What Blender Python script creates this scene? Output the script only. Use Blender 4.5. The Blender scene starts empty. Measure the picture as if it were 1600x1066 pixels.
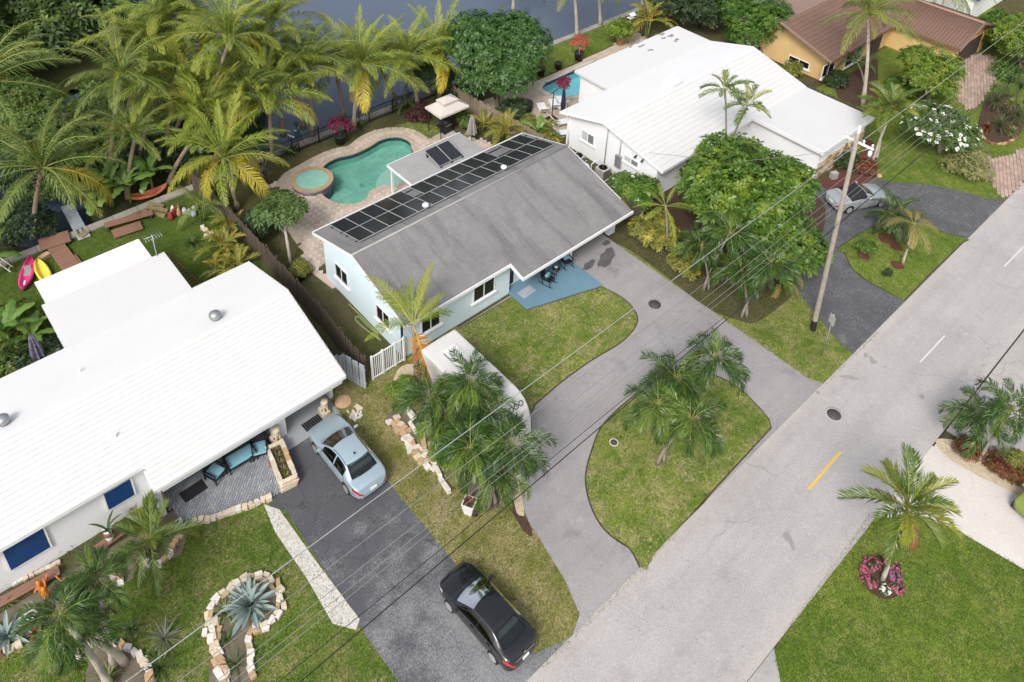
import bpy, bmesh, math, random
import numpy as np
from mathutils import Vector, Matrix, Euler
random.seed(11); NR = np.random.default_rng(5)
C = bpy.context.scene.collection
SC = bpy.context.scene
pi = math.pi

# ---------------------------------------------------------------- camera
CAM_M = ((0.7451920506904794, -0.6658251298390512, 0.03695543346421941),
         (-0.3126243217028756, -0.3977655079275912, -0.8625825376060672),
         (0.5890287268610376, 0.6312364827684755, -0.5045648241351643))
F, PPX, PPY, CH = 1299.4521, 800.0, 128.08, 35.0
cam = bpy.data.cameras.new('camera'); co = bpy.data.objects.new('camera', cam); C.objects.link(co)
R3 = Matrix(CAM_M)
rot = Matrix((R3[0], -R3[1], -R3[2])).transposed()
co.matrix_world = Matrix.Translation((0, 0, CH)) @ rot.to_4x4()
cam.sensor_width = 36; cam.lens = F / 1600 * 36
cam.shift_y = -(533 - PPY) / 1600
cam.clip_start = 0.5; cam.clip_end = 2000
SC.camera = co

# ---------------------------------------------------------------- sky, sun, exposure
SUN_EL, SUN_AZ = math.radians(46), math.radians(-118)       # azimuth from +Y towards +X
w = bpy.data.worlds.new('World'); SC.world = w; w.use_nodes = True
nt = w.node_tree; bg = nt.nodes['Background']
sky = nt.nodes.new('ShaderNodeTexSky'); sky.sky_type = 'NISHITA'; sky.sun_disc = False
sky.sun_elevation = SUN_EL; sky.sun_rotation = SUN_AZ
sky.dust_density = 4.0; sky.ozone_density = 0.6; sky.air_density = 1.0
hs = nt.nodes.new('ShaderNodeHueSaturation'); hs.inputs['Saturation'].default_value = 0.42
nt.links.new(sky.outputs[0], hs.inputs['Color']); nt.links.new(hs.outputs[0], bg.inputs[0])
bg.inputs[1].default_value = 0.15
sl = bpy.data.lights.new('sun', 'SUN'); sl.energy = 1.5; sl.angle = math.radians(15); sl.color = (1, 0.98, 0.945)
so = bpy.data.objects.new('sun', sl); C.objects.link(so)
d = Vector((math.sin(SUN_AZ) * math.cos(SUN_EL), math.cos(SUN_AZ) * math.cos(SUN_EL), math.sin(SUN_EL)))
so.rotation_euler = d.to_track_quat('Z', 'Y').to_euler(); so.location = (0, 0, 80)
vs = SC.view_settings; vs.view_transform = 'Standard'; vs.look = 'None'; vs.gamma = 1
vs.use_curve_mapping = False; vs.exposure = 0.48
SC.cycles.max_bounces = 8; SC.cycles.transparent_max_bounces = 8
SC.cycles.caustics_reflective = False; SC.cycles.caustics_refractive = False

def P(u, v, z=0.0):
    """world point at height z seen at pixel (u, v) of the photograph"""
    a, b = (u - PPX) / F, (v - PPY) / F
    dx, dy, dz = (CAM_M[0][k] * a + CAM_M[1][k] * b + CAM_M[2][k] for k in range(3))
    t = (z - CH) / dz
    return Vector((dx * t, dy * t, z))
def P2(u, v, z=0.0): return P(u, v, z).xy.to_tuple()
def above(base, u, v, zmax=20):
    """point on the sight line of (u, v) closest over the ground point base"""
    return min((P(u, v, z * .05) for z in range(4, int(zmax * 20))), key=lambda p: (p.xy - base.xy).length)

# ---------------------------------------------------------------- materials
MATS = {}
def newmat(name):
    m = bpy.data.materials.new(name); m.use_nodes = True; MATS[name] = m
    t = m.node_tree; return m, t, t.nodes['Principled BSDF'], t.nodes, t.links
def rgb(c): return (c[0], c[1], c[2], 1)
def noise(t, scale, detail=4, rough=.6, vec=None, dist=0):
    n = t.nodes.new('ShaderNodeTexNoise'); n.inputs['Scale'].default_value = scale
    n.inputs['Detail'].default_value = detail; n.inputs['Roughness'].default_value = rough
    n.inputs['Distortion'].default_value = dist
    if vec: t.links.new(vec, n.inputs['Vector'])
    return n.outputs['Fac']
def ramp(t, fac, stops):
    r = t.nodes.new('ShaderNodeValToRGB'); e = r.color_ramp.elements
    while len(e) < len(stops): e.new(.5)
    for el, (p, c) in zip(e, stops):
        el.position = p; el.color = rgb(c) if not isinstance(c, (int, float)) else (c, c, c, 1)
    t.links.new(fac, r.inputs[0]); return r.outputs[0]
def mix(t, fac, a, b, mode='MIX'):
    n = t.nodes.new('ShaderNodeMix'); n.data_type = 'RGBA'; n.blend_type = mode
    for k, x in ((0, fac), (6, a), (7, b)):
        if isinstance(x, (int, float)): n.inputs[k].default_value = x if k == 0 else (x, x, x, 1)
        elif isinstance(x, tuple): n.inputs[k].default_value = rgb(x)
        else: t.links.new(x, n.inputs[k])
    return n.outputs[2]
def math_(t, op, a, b=None):
    n = t.nodes.new('ShaderNodeMath'); n.operation = op
    for k, x in ((0, a), (1, b)):
        if x is None: continue
        if isinstance(x, (int, float)): n.inputs[k].default_value = x
        else: t.links.new(x, n.inputs[k])
    return n.outputs[0]
def coord(t, kind='Object'):
    n = t.nodes.new('ShaderNodeTexCoord'); return n.outputs[kind]
def geo(t, out): return t.nodes.new('ShaderNodeNewGeometry').outputs[out]
def bump(t, b, h, s, dist=.02):
    n = t.nodes.new('ShaderNodeBump'); n.inputs['Strength'].default_value = s; n.inputs['Distance'].default_value = dist
    t.links.new(h, n.inputs['Height']); t.links.new(n.outputs[0], b.inputs['Normal'])
def mat(name, c, c2=None, scale=2.0, rough=.7, metal=0, bmp=0, fine=30, spec=.4, world=False, isl=0):
    """plain surface with two-colour mottling, fine grain and optional bump"""
    m, t, b, N, L = newmat(name)
    b.inputs['Roughness'].default_value = rough; b.inputs['Metallic'].default_value = metal
    b.inputs['Specular IOR Level'].default_value = spec
    v = geo(t, 'Position') if world else coord(t)
    if c2 is None: c2 = tuple(x * .8 for x in c)
    f = ramp(t, noise(t, scale, 5, .65, v), [(.3, 0.), (.7, 1.)])
    col = mix(t, f, c, c2)
    g = noise(t, fine, 3, .6, v)
    col = mix(t, .35, col, ramp(t, g, [(.25, .25), (.75, .85)]), 'OVERLAY')
    if isl:
        r = ramp(t, geo(t, 'Random Per Island'), [(0, 1 - isl), (1, 1.)])
        col = mix(t, 1., col, r, 'MULTIPLY')
    L.new(col, b.inputs['Base Color'])
    if bmp: bump(t, b, g, bmp)
    return m
def paint(name, c, rough=.35, metal=0, coat=0, spec=.5):
    m, t, b, N, L = newmat(name)
    f = noise(t, 6, 3, .5, coord(t))
    L.new(mix(t, f, c, tuple(x * .92 for x in c)), b.inputs['Base Color'])
    b.inputs['Roughness'].default_value = rough; b.inputs['Metallic'].default_value = metal
    b.inputs['Coat Weight'].default_value = coat; b.inputs['Coat Roughness'].default_value = .05
    b.inputs['Specular IOR Level'].default_value = spec
    return m
def leafmat(name, a, b2, c3=None, trans=.25, rough=.5, objvar=.5, patch=None, grad=None):
    """leaf: hue varies leaf by leaf, plant by plant and clump by clump; some light comes through"""
    m, t, b, N, L = newmat(name)
    ri = geo(t, 'Random Per Island')
    col = mix(t, ri, a, b2)
    if c3:
        oi = N.new('ShaderNodeObjectInfo').outputs['Random']
        k = ramp(t, oi, [(1 - objvar, 0.), (1., 1.)])
        col = mix(t, k, col, c3)
    if patch:
        f = ramp(t, noise(t, patch[1], 2, .5, coord(t)), [(.52, 0.), (.66, 1.)])
        col = mix(t, math_(t, 'MULTIPLY', f, patch[2] if len(patch) > 2 else .8), col, patch[0])
    if grad:   # towards the frond tip
        s = N.new('ShaderNodeSeparateXYZ'); L.new(coord(t), s.inputs[0])
        f = ramp(t, math_(t, 'MULTIPLY', s.outputs[0], 1 / grad[1]), [(.35, 0.), (1., 1.)])
        col = mix(t, math_(t, 'MULTIPLY', f, grad[2]), col, grad[0])
    L.new(col, b.inputs['Base Color']); b.inputs['Roughness'].default_value = rough
    b.inputs['Specular IOR Level'].default_value = .45
    tr = N.new('ShaderNodeBsdfTranslucent'); L.new(col, tr.inputs[0])
    ms = N.new('ShaderNodeMixShader'); ms.inputs[0].default_value = trans
    out = N['Material Output']
    L.new(b.outputs[0], ms.inputs[1]); L.new(tr.outputs[0], ms.inputs[2]); L.new(ms.outputs[0], out.inputs[0])
    return m
def lawnmat(name, g1, g2, dry, dryamt, lushscale=.25, specks=0.):
    m, t, b, N, L = newmat(name)
    v = geo(t, 'Position')
    f1 = ramp(t, noise(t, lushscale, 4, .6, v), [(.35, 0.), (.65, 1.)])
    col = mix(t, f1, g1, g2)
    fw = ramp(t, noise(t, .7, 3, .6, v, .8), [(.42, 0.), (.6, 1.)])
    col = mix(t, math_(t, 'MULTIPLY', fw, .4), col, (g1[0] * .62, g1[1] * .8, g1[2] * .6))
    f2 = ramp(t, noise(t, 1.1, 6, .72, v, .4), [(.62 - dryamt, 0.), (.8 - dryamt * .6, 1.)])
    col = mix(t, math_(t, 'MULTIPLY', f2, .75), col, dry)
    f5 = noise(t, 3.2, 5, .7, v, .5)
    col = mix(t, math_(t, 'MULTIPLY', ramp(t, f5, [(.52, 0.), (.7, 1.)]), .55), col, tuple(x * .42 for x in g1))
    col = mix(t, math_(t, 'MULTIPLY', ramp(t, f5, [(.30, 1.), (.46, 0.)]), .5), col, (g2[0] * 1.25, g2[1] * 1.3, g2[2] * .9))
    if specks:
        gate = ramp(t, noise(t, .55, 3, .6, v, .6), [(.38, 0.), (.62, 1.)])
        s1 = ramp(t, noise(t, 6.5, 4, .75, v, .4), [(.50, 0.), (.62, 1.)]); col = mix(t, math_(t, 'MULTIPLY', math_(t, 'MULTIPLY', s1, gate), specks), col, (.36, .30, .16))
        s2 = ramp(t, noise(t, 7.5, 3, .7, v), [(.60, 0.), (.70, 1.)]); col = mix(t, math_(t, 'MULTIPLY', s2, .7), col, (.05, .05, .018))
    f3 = noise(t, 14, 5, .75, v)
    col = mix(t, .85, col, ramp(t, f3, [(.28, .08), (.72, .92)]), 'OVERLAY')
    f4 = noise(t, 60, 2, .6, v)
    col = mix(t, .45, col, ramp(t, f4, [(.3, .2), (.7, .8)]), 'OVERLAY')
    L.new(col, b.inputs['Base Color']); b.inputs['Roughness'].default_value = .95
    b.inputs['Specular IOR Level'].default_value = .1
    bump(t, b, f3, .6, .05)
    return m
def asphalt(name, c, c2, worn, wornamt, crack=0, crackscale=.4, stain=.5, grain=45, blotch=None, wear_y=None, tracks=False, sand=False):
    m, t, b, N, L = newmat(name)
    v = geo(t, 'Position')
    f = ramp(t, noise(t, .35, 6, .62, v, .3), [(.35, 0.), (.65, 1.)])
    col = mix(t, f, c, c2)
    f2 = ramp(t, noise(t, 1.4, 8, .75, v, .6), [(.62 - wornamt, 0.), (.72 - wornamt * .5, 1.)])
    col = mix(t, math_(t, 'MULTIPLY', f2, .8), col, worn)
    if blotch:      # fine worn speckle
        fb = ramp(t, noise(t, blotch[1], 5, .7, v), [(.44, 0.), (.68, 1.)])
        big = noise(t, .5, 3, .6, v)
        if wear_y:
            sx = N.new('ShaderNodeSeparateXYZ'); L.new(v, sx.inputs[0]); mr = N.new('ShaderNodeMapRange')
            mr.inputs[1].default_value, mr.inputs[2].default_value = wear_y; mr.inputs[3].default_value, mr.inputs[4].default_value = -.14, .22
            L.new(sx.outputs[1], mr.inputs[0]); big = math_(t, 'ADD', big, mr.outputs[0])
        fb = math_(t, 'MULTIPLY', fb, ramp(t, big, [(.4, .1), (.65, .95)]))
        if wear_y: col = mix(t, math_(t, 'MULTIPLY', ramp(t, big, [(.48, 0.), (.8, 1.)]), .75), col, (.23, .23, .235))
        col = mix(t, fb, col, blotch[0])
    st = ramp(t, noise(t, .8, 3, .5, v), [(.6, 0.), (.75, 1.)])
    col = mix(t, math_(t, 'MULTIPLY', st, stain), col, mix(t, 1., col, (.72, .72, .73), 'MULTIPLY'))
    if crack:
        va = N.new('ShaderNodeVectorMath'); va.operation = 'ADD'
        nz = N.new('ShaderNodeTexNoise'); nz.inputs['Scale'].default_value = 1.3; nz.inputs['Detail'].default_value = 6
        L.new(v, nz.inputs['Vector']); L.new(v, va.inputs[0]); L.new(nz.outputs['Color'], va.inputs[1])
        vo = N.new('ShaderNodeTexVoronoi'); vo.feature = 'DISTANCE_TO_EDGE'; vo.inputs['Scale'].default_value = crackscale
        L.new(va.outputs[0], vo.inputs['Vector'])
        k = ramp(t, vo.outputs['Distance'], [(0., 1.), (.012 * crackscale / .4, 0.)])
        gate = ramp(t, noise(t, .25, 2, .5, v), [(.45, 0.), (.6, 1.)])
        col = mix(t, math_(t, 'MULTIPLY', math_(t, 'MULTIPLY', k, gate), crack), col, (.045, .045, .047))
    if sand:
        sx = N.new('ShaderNodeSeparateXYZ'); L.new(v, sx.inputs[0]); nb = math_(t, 'MULTIPLY', math_(t, 'SUBTRACT', noise(t, .6, 4, .6, v), .5), 2.2)
        dd = math_(t, 'ABSOLUTE', math_(t, 'SUBTRACT', math_(t, 'ADD', sx.outputs[1], nb), 7.6)); fs = ramp(t, math_(t, 'MULTIPLY', dd, .25), [(.5, 0.), (.80, 1.)]); col = mix(t, math_(t, 'MULTIPLY', fs, .6), col, (.50, .455, .40))
    if tracks:
        mp = N.new('ShaderNodeMapping'); mp.inputs['Scale'].default_value = (.05, 1.15, 1); L.new(v, mp.inputs[0])
        tk = ramp(t, noise(t, 1.0, 3, .5, mp.outputs[0]), [(.42, 0.), (.62, 1.)]); col = mix(t, math_(t, 'MULTIPLY', tk, .35), col, mix(t, 1., col, (.80, .79, .785), 'MULTIPLY'))
        sp = ramp(t, noise(t, 5, 2, .5, v), [(.70, 0.), (.76, 1.)]); col = mix(t, math_(t, 'MULTIPLY', sp, .5), col, mix(t, 1., col, (.62, .6, .6), 'MULTIPLY'))
    g = noise(t, grain, 3, .7, v)
    col = mix(t, .5, col, ramp(t, g, [(.3, .25), (.7, .75)]), 'OVERLAY')
    L.new(col, b.inputs['Base Color']); b.inputs['Roughness'].default_value = .85
    b.inputs['Specular IOR Level'].default_value = .25
    bump(t, b, g, .25)
    return m

# ---------------------------------------------------------------- mesh building
class MB:
    """collects faces in world (or local) coordinates and links them as one mesh object"""
    def __init__(s, o=(0, 0, 0)): s.v = []; s.f = []; s.m = []; s.o = Vector(o); s.mi = 0; s.sm = []; s.smooth = False
    def vert(s, p): s.v.append((p[0] - s.o.x, p[1] - s.o.y, p[2] - s.o.z)); return len(s.v) - 1
    def face(s, pts):
        s.f.append([s.vert(p) for p in pts]); s.m.append(s.mi); s.sm.append(s.smooth); return s
    def fidx(s, idx): s.f.append(idx); s.m.append(s.mi); s.sm.append(s.smooth)
    def box(s, x0, x1, y0, y1, z0, z1, M=None, faces='xXyYzZ'):
        c = [Vector((x, y, z)) for z in (z0, z1) for y in (y0, y1) for x in (x0, x1)]
        if M is not None: c = [M @ p for p in c]
        i = [s.vert(p) for p in c]
        q = {'z': (0, 2, 3, 1), 'Z': (4, 5, 7, 6), 'y': (0, 1, 5, 4), 'Y': (2, 6, 7, 3), 'x': (0, 4, 6, 2), 'X': (1, 3, 7, 5)}
        for k in faces: s.fidx([i[j] for j in q[k]])
        return s
    def cbox(s, c, size, rz=0, M=None):
        T = Matrix.Translation(c) @ Matrix.Rotation(rz, 4, 'Z')
        if M is not None: T = T @ M
        a, b, h = (k / 2 for k in size)
        return s.box(-a, a, -b, b, -h, h, T)
    def prism(s, poly, z0, z1, bottom=False):
        a = [s.vert((p[0], p[1], z0)) for p in poly]; b = [s.vert((p[0], p[1], z1)) for p in poly]
        n = len(poly); area = sum(poly[i][0] * poly[(i + 1) % n][1] - poly[(i + 1) % n][0] * poly[i][1] for i in range(n))
        if area < 0: a.reverse(); b.reverse()
        s.fidx(b[:])
        for i in range(n): s.fidx([a[i], a[(i + 1) % n], b[(i + 1) % n], b[i]])
        if bottom: s.fidx(a[::-1])
        return s
    def sheet(s, poly, z):
        n = len(poly); area = sum(poly[i][0] * poly[(i + 1) % n][1] - poly[(i + 1) % n][0] * poly[i][1] for i in range(n))
        if area < 0: poly = poly[::-1]
        return s.face([(p[0], p[1], z) for p in poly])
    def tube(s, pts, rad, n=8, cap=True):
        pts = [Vector(p) for p in pts]; rings = []
        if not isinstance(rad, (list, tuple)): rad = [rad] * len(pts)
        for i, p in enumerate(pts):
            t = (pts[min(i + 1, len(pts) - 1)] - pts[max(i - 1, 0)]).normalized()
            a = t.cross(Vector((0, 0, 1)))
            if a.length < .05: a = t.cross(Vector((0, 1, 0)))
            a.normalize(); b = t.cross(a)
            rings.append([s.vert(p + (a * math.cos(k * 2 * pi / n) + b * math.sin(k * 2 * pi / n)) * rad[i]) for k in range(n)])
        sm = s.smooth; s.smooth = True
        for r, q in zip(rings, rings[1:]):
            for k in range(n): s.fidx([r[k], q[k], q[(k + 1) % n], r[(k + 1) % n]])
        s.smooth = sm
        if cap: s.fidx(rings[0][:]); s.fidx(rings[-1][::-1])
        return s
    def lathe(s, prof, c=(0, 0, 0), n=20, M=None):
        rings = []
        for r, z in prof:
            ring = []
            for k in range(n):
                p = Vector((r * math.cos(2 * pi * k / n), r * math.sin(2 * pi * k / n), z))
                if M is not None: p = M @ p
                ring.append(s.vert(p + Vector(c)))
            rings.append(ring)
        sm = s.smooth; s.smooth = True
        for r, q in zip(rings, rings[1:]):
            for k in range(n): s.fidx([r[k], r[(k + 1) % n], q[(k + 1) % n], q[k]])
        s.smooth = sm
        if prof[0][0] > 1e-4: s.fidx(rings[0][::-1])
        if prof[-1][0] > 1e-4: s.fidx(rings[-1][:])
        return s
    def mesh(s, name, m):
        me = bpy.data.meshes.new(name); me.from_pydata(s.v, [], s.f)
        for x in (m if isinstance(m, (list, tuple)) else [m]): me.materials.append(MATS[x] if isinstance(x, str) else x)
        me.polygons.foreach_set('material_index', s.m); me.polygons.foreach_set('use_smooth', s.sm)
        me.update(); return me
    def build(s, name, m, parent=None, label=None, bevel=0):
        o = bpy.data.objects.new(name, s.mesh(name, m)); C.objects.link(o)
        if parent is not None: o.parent = parent
        else: o.location = s.o
        if label: o['label'] = label
        if bevel:
            b = o.modifiers.new('bevel', 'BEVEL'); b.width = bevel; b.segments = 2; b.limit_method = 'ANGLE'; b.harden_normals = False
        return o
def npmesh(name, V, Fq, m):
    """fast mesh from numpy: V (n,3), Fq (k,c) with c corners per face"""
    me = bpy.data.meshes.new(name); k, c = Fq.shape
    me.vertices.add(len(V)); me.vertices.foreach_set('co', V.astype(np.float32).ravel())
    me.loops.add(k * c); me.loops.foreach_set('vertex_index', Fq.astype(np.int32).ravel())
    me.polygons.add(k); me.polygons.foreach_set('loop_start', np.arange(0, k * c, c, dtype=np.int32))
    me.materials.append(MATS[m] if isinstance(m, str) else m)
    me.update(calc_edges=True); me.validate(); return me
def tag(o, label=None, cat=None, group=None, kind=None):
    for k, x in (('label', label), ('category', cat), ('group', group), ('kind', kind)):
        if x: o[k] = x
    return o
def thing(name, label, cat, loc=(0, 0, 0), rz=0, group=None):
    o = bpy.data.objects.new(name, None); C.objects.link(o); o.empty_display_size = .2
    o.location = loc; o.rotation_euler = (0, 0, rz); return tag(o, label, cat, group)
def put(name, me, parent, loc=(0, 0, 0), rotn=(0, 0, 0), sc=1):
    o = bpy.data.objects.new(name, me); C.objects.link(o); o.parent = parent; o.location = loc; o.rotation_euler = rotn
    o.scale = (sc, sc, sc) if isinstance(sc, (int, float)) else sc; return o
def copy_tree(o, parent=None):
    c = o.copy(); C.objects.link(c); c.parent = parent
    for ch in list(o.children): copy_tree(ch, c)
    return c
def inpoly(x, y, poly):
    r = np.zeros(x.shape, bool); n = len(poly)
    for i in range(n):
        (x0, y0), (x1, y1) = poly[i], poly[(i + 1) % n]
        if y0 == y1: continue
        r ^= ((y0 > y) != (y1 > y)) & (x < (x1 - x0) * (y - y0) / (y1 - y0) + x0)
    return r
def smooth_poly(pts, n=6):
    """closed Catmull-Rom outline"""
    out = []; k = len(pts)
    for i in range(k):
        a, b, c, d_ = (Vector(pts[(i + j) % k]) for j in (-1, 0, 1, 2))
        for j in range(n):
            t = j / n
            out.append(tuple(.5 * ((2 * b) + (c - a) * t + (2 * a - 5 * b + 4 * c - d_) * t * t + (3 * b - a - 3 * c + d_) * t ** 3)))
    return out
def smooth_open(pts, n=6):
    pts = [Vector(p) for p in pts]; q = [pts[0] * 2 - pts[1]] + pts + [pts[-1] * 2 - pts[-2]]; out = []
    for i in range(1, len(q) - 2):
        a, b, c, d_ = q[i - 1:i + 3]
        for j in range(n):
            t = j / n
            out.append(.5 * ((2 * b) + (c - a) * t + (2 * a - 5 * b + 4 * c - d_) * t * t + (3 * b - a - 3 * c + d_) * t ** 3))
    out.append(pts[-1]); return out

# ---------------------------------------------------------------- palette
lawnmat('lawn_patchy', (.092, .148, .022), (.170, .210, .038), (.34, .285, .14), .17, .45, .95)
lawnmat('lawn_dry', (.115, .140, .026), (.20, .19, .055), (.34, .275, .15), .22, .4, .9)
lawnmat('lawn_lush', (.085, .140, .020), (.155, .205, .032), (.24, .24, .07), .13, .35, .35)
lawnmat('lawn_back', (.065, .105, .020), (.105, .145, .028), (.19, .17, .06), .05)
lawnmat('lawn_garden', (.070, .125, .018), (.130, .180, .030), (.30, .235, .12), .14, .4, .6)
lawnmat('soil_grass', (.080, .085, .028), (.095, .080, .045), (.14, .11, .075), .14, .4)
lawnmat('bank_scrub', (.03, .045, .012), (.05, .05, .02), (.07, .055, .03), .1)
asphalt('road_asphalt', (.410, .386, .378), (.362, .341, .335), (.45, .421, .402), .06, .3, .16, .4, 26, tracks=True, sand=True)
asphalt('drive_asphalt', (.325, .306, .306), (.275, .26, .26), (.37, .35, .345), .06, .25, .3, .8, 30, tracks=True)
asphalt('drive_old', (.085, .087, .097), (.072, .073, .081), (.20, .20, .205), -.02, .75, .55, .6, 38, ((.30, .30, .305), 13), (21, 11.5))
asphalt('drive_black', (.075, .077, .082), (.098, .098, .103), (.16, .16, .165), .08, .2, .5, .4, 34, ((.2, .2, .205), 7))
asphalt('shoulder', (.34, .325, .31), (.42, .40, .375), (.27, .26, .25), .10, .4, .3, .6)
asphalt('concrete_drive', (.60, .56, .52), (.55, .51, .475), (.64, .61, .57), .06, .15, .5, .25)
mat('stain_dark', (.24, .225, .218), (.30, .283, .276), 4, .7, world=True)
mat('patch_pale', (.425, .40, .39), (.40, .377, .368), 2, .85, world=True)
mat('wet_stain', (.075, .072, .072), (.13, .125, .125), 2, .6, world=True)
mat('tile_line', (.045, .085, .115), (.03, .06, .09), 6, .35)
mat('concrete', (.42, .40, .37), (.33, .31, .28), 1.2, .85, bmp=.2, world=True)
mat('seawall', (.36, .34, .30), (.25, .23, .2), .8, .9, bmp=.3, world=True)
mat('mulch', (.085, .045, .03), (.05, .03, .02), 4, .95, bmp=.8, fine=22, world=True)
mat('mulch_red', (.13, .045, .03), (.08, .03, .022), 4, .95, bmp=.8, fine=22, world=True)
mat('dirt', (.17, .14, .105), (.12, .10, .07), 2, .95, bmp=.5, fine=18, world=True)
mat('gravel_white', (.62, .59, .54), (.48, .45, .40), 6, .9, bmp=.9, fine=16, world=True)
mat('gravel_tan', (.55, .46, .33), (.42, .34, .24), 5, .9, bmp=.9, fine=14, world=True)
mat('white_paint', (.80, .80, .79), (.76, .76, .755), 1.2, .6)
mat('white_trim', (.80, .80, .80), (.74, .74, .74), 2, .45)
mat('roof_white', (.72, .715, .71), (.69, .685, .68), .5, .7)
mat('wall_white', (.80, .805, .81), (.76, .77, .775), .7, .75)
mat('wall_grey', (.74, .745, .75), (.70, .705, .715), .7, .8)
mat('wall_blue', (.63, .755, .80), (.60, .725, .77), .7, .75)
mat('wall_ochre', (.66, .45, .20), (.60, .40, .18), .9, .8)
mat('porch_blue', (.14, .245, .32), (.12, .215, .285), .7, .6)
mat('shutter_blue', (.012, .055, .17), (.010, .048, .15), 1, .35)
mat('door_blue', (.012, .05, .16), None, 1, .4)
mat('wood_fence', (.115, .085, .062), (.065, .05, .04), 3, .9, bmp=.4)
mat('wood_fence_light', (.30, .24, .17), (.20, .155, .11), 3, .9, bmp=.4)
mat('wood_grey', (.36, .40, .43), (.27, .30, .33), 3, .85, bmp=.4)
mat('wood_brown', (.20, .095, .06), (.15, .07, .045), 3, .75, bmp=.3)
mat('deck_board', (.27, .145, .10), (.21, .11, .075), 2.5, .75, bmp=.3)
mat('wood_dark', (.07, .05, .04), (.05, .035, .03), 3, .8, bmp=.3)
mat('timber', (.28, .21, .11), (.2, .15, .08), 3, .85, bmp=.3)
mat('pole_wood', (.34, .30, .255), (.22, .19, .16), 1.5, .85, bmp=.3, fine=14)
mat('tar', (.02, .018, .016), None, 3, .7)
mat('galv', (.45, .46, .47), (.38, .39, .40), 3, .4, metal=.7)
mat('steel_light', (.62, .63, .64), (.55, .56, .57), 3, .35, metal=.5)
mat('black_metal', (.016, .016, .018), None, 3, .45)
mat('black_plastic', (.02, .02, .022), None, 4, .5)
mat('dark_hole', (.008, .008, .009), None, 4, .6)
mat('terracotta', (.42, .26, .13), (.36, .21, .10), 3, .8)
mat('pot_black', (.025, .02, .02), None, 3, .5)
mat('canvas_cream', (.54, .485, .44), (.49, .44, .40), 2, .9)
mat('canvas_grey', (.33, .31, .31), (.27, .25, .25), 2, .9)
mat('navy_cloth', (.016, .02, .05), None, 2, .85)
mat('purple_cloth', (.06, .045, .13), (.28, .26, .30), 7, .85)
mat('cushion_aqua', (.20, .40, .47), (.17, .35, .42), 2, .8)
mat('plastic_white', (.78, .78, .78), None, 2, .4)
mat('plastic_pink', (.80, .055, .24), None, 2, .35)
mat('plastic_yellow', (.80, .62, .08), None, 2, .35)
mat('plastic_orange', (.55, .16, .075), None, 2, .45)
mat('stone_cream', (.62, .54, .42), (.50, .40, .28), 3, .85, bmp=.4, fine=14)
mat('stone_white', (.70, .66, .60), (.56, .51, .45), 3, .85, bmp=.4, fine=14)
mat('stone_tan', (.50, .34, .19), (.38, .25, .14), 3, .85, bmp=.4, fine=14)
mat('brick_red', (.26, .11, .075), (.19, .08, .055), 4, .85, bmp=.3)
mat('paver_grey', (.37, .38, .40), (.31, .325, .35), 1.5, .8, isl=.3)
mat('paver_gap', (.09, .09, .095), None, 3, .9)
mat('paver_pink', (.58, .48, .40), (.48, .38, .31), .9, .8, isl=.25, world=True)
mat('paver_pale', (.62, .55, .48), (.52, .45, .39), 2, .8, isl=.15)
mat('paver_tan', (.52, .44, .34), (.43, .36, .28), .8, .85, isl=.2, world=True)
mat('coping', (.56, .45, .35), (.44, .34, .26), 3, .75, bmp=.2, isl=.2)
mat('spa_cap', (.48, .34, .21), (.38, .27, .165), 3, .75, isl=.2)
mat('spa_tile', (.045, .07, .16), (.16, .10, .09), 12, .3)
mat('brick_paver', (.50, .37, .30), (.40, .28, .22), 1.4, .85, bmp=.2, isl=.3)
mat('yellow_line', (.72, .46, .07), (.60, .40, .10), 5, .7)
mat('white_line', (.60, .585, .57), (.50, .485, .47), 5, .7)
mat('blue_mark', (.25, .40, .50), (.33, .36, .38), 9, .8)
mat('iron', (.085, .075, .075), (.06, .055, .055), 8, .6, bmp=.6, fine=12)
mat('trunk_palm', (.30, .26, .21), (.20, .17, .135), 4, .9, bmp=.5, fine=9)
mat('trunk_coco', (.22, .165, .115), (.30, .24, .175), 3, .9, bmp=.5, fine=9)
mat('trunk_boot', (.34, .22, .11), (.10, .07, .045), 5, .9, bmp=.6, fine=8)
mat('trunk_pale', (.48, .43, .35), (.36, .31, .25), 3, .85, bmp=.4, fine=9)
mat('bark', (.16, .125, .09), (.10, .08, .06), 4, .9, bmp=.5, fine=10)
mat('bark_white', (.42, .38, .32), (.30, .27, .22), 4, .85, bmp=.4)
mat('crownshaft', (.20, .26, .07), (.14, .20, .05), 3, .5)
mat('rachis', (.26, .28, .07), None, 3, .6)
mat('rachis_yellow', (.50, .36, .08), None, 3, .6)
leafmat('leaf_coco', (.050, .12, .012), (.31, .41, .038), (.36, .38, .040), objvar=.35, grad=((.34, .33, .045), 4.4, .6))
leafmat('leaf_coco_dark', (.038, .095, .014), (.20, .30, .046), (.24, .27, .045), objvar=.4, grad=((.24, .22, .06), 4.2, .35))
leafmat('leaf_coco_yellow', (.55, .46, .05), (.40, .38, .05), (.62, .46, .05), objvar=.5)
leafmat('leaf_coco_orange', (.58, .27, .03), (.34, .12, .035), None)
leafmat('leaf_brownfrond', (.24, .12, .05), (.16, .08, .04), None)
leafmat('leaf_adonidia', (.012, .042, .006), (.075, .155, .022), (.14, .22, .03), objvar=.35, rough=.36, trans=.18)
leafmat('leaf_bottle', (.055, .11, .018), (.16, .23, .035), (.28, .29, .035), objvar=.5, rough=.42)
leafmat('leaf_date', (.045, .085, .028), (.085, .125, .042), None, rough=.42)
leafmat('leaf_areca', (.16, .19, .035), (.26, .25, .04), (.34, .28, .035), objvar=.5)
leafmat('leaf_triangle', (.17, .17, .05), (.25, .21, .06), (.32, .24, .08), objvar=.6)
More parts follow.
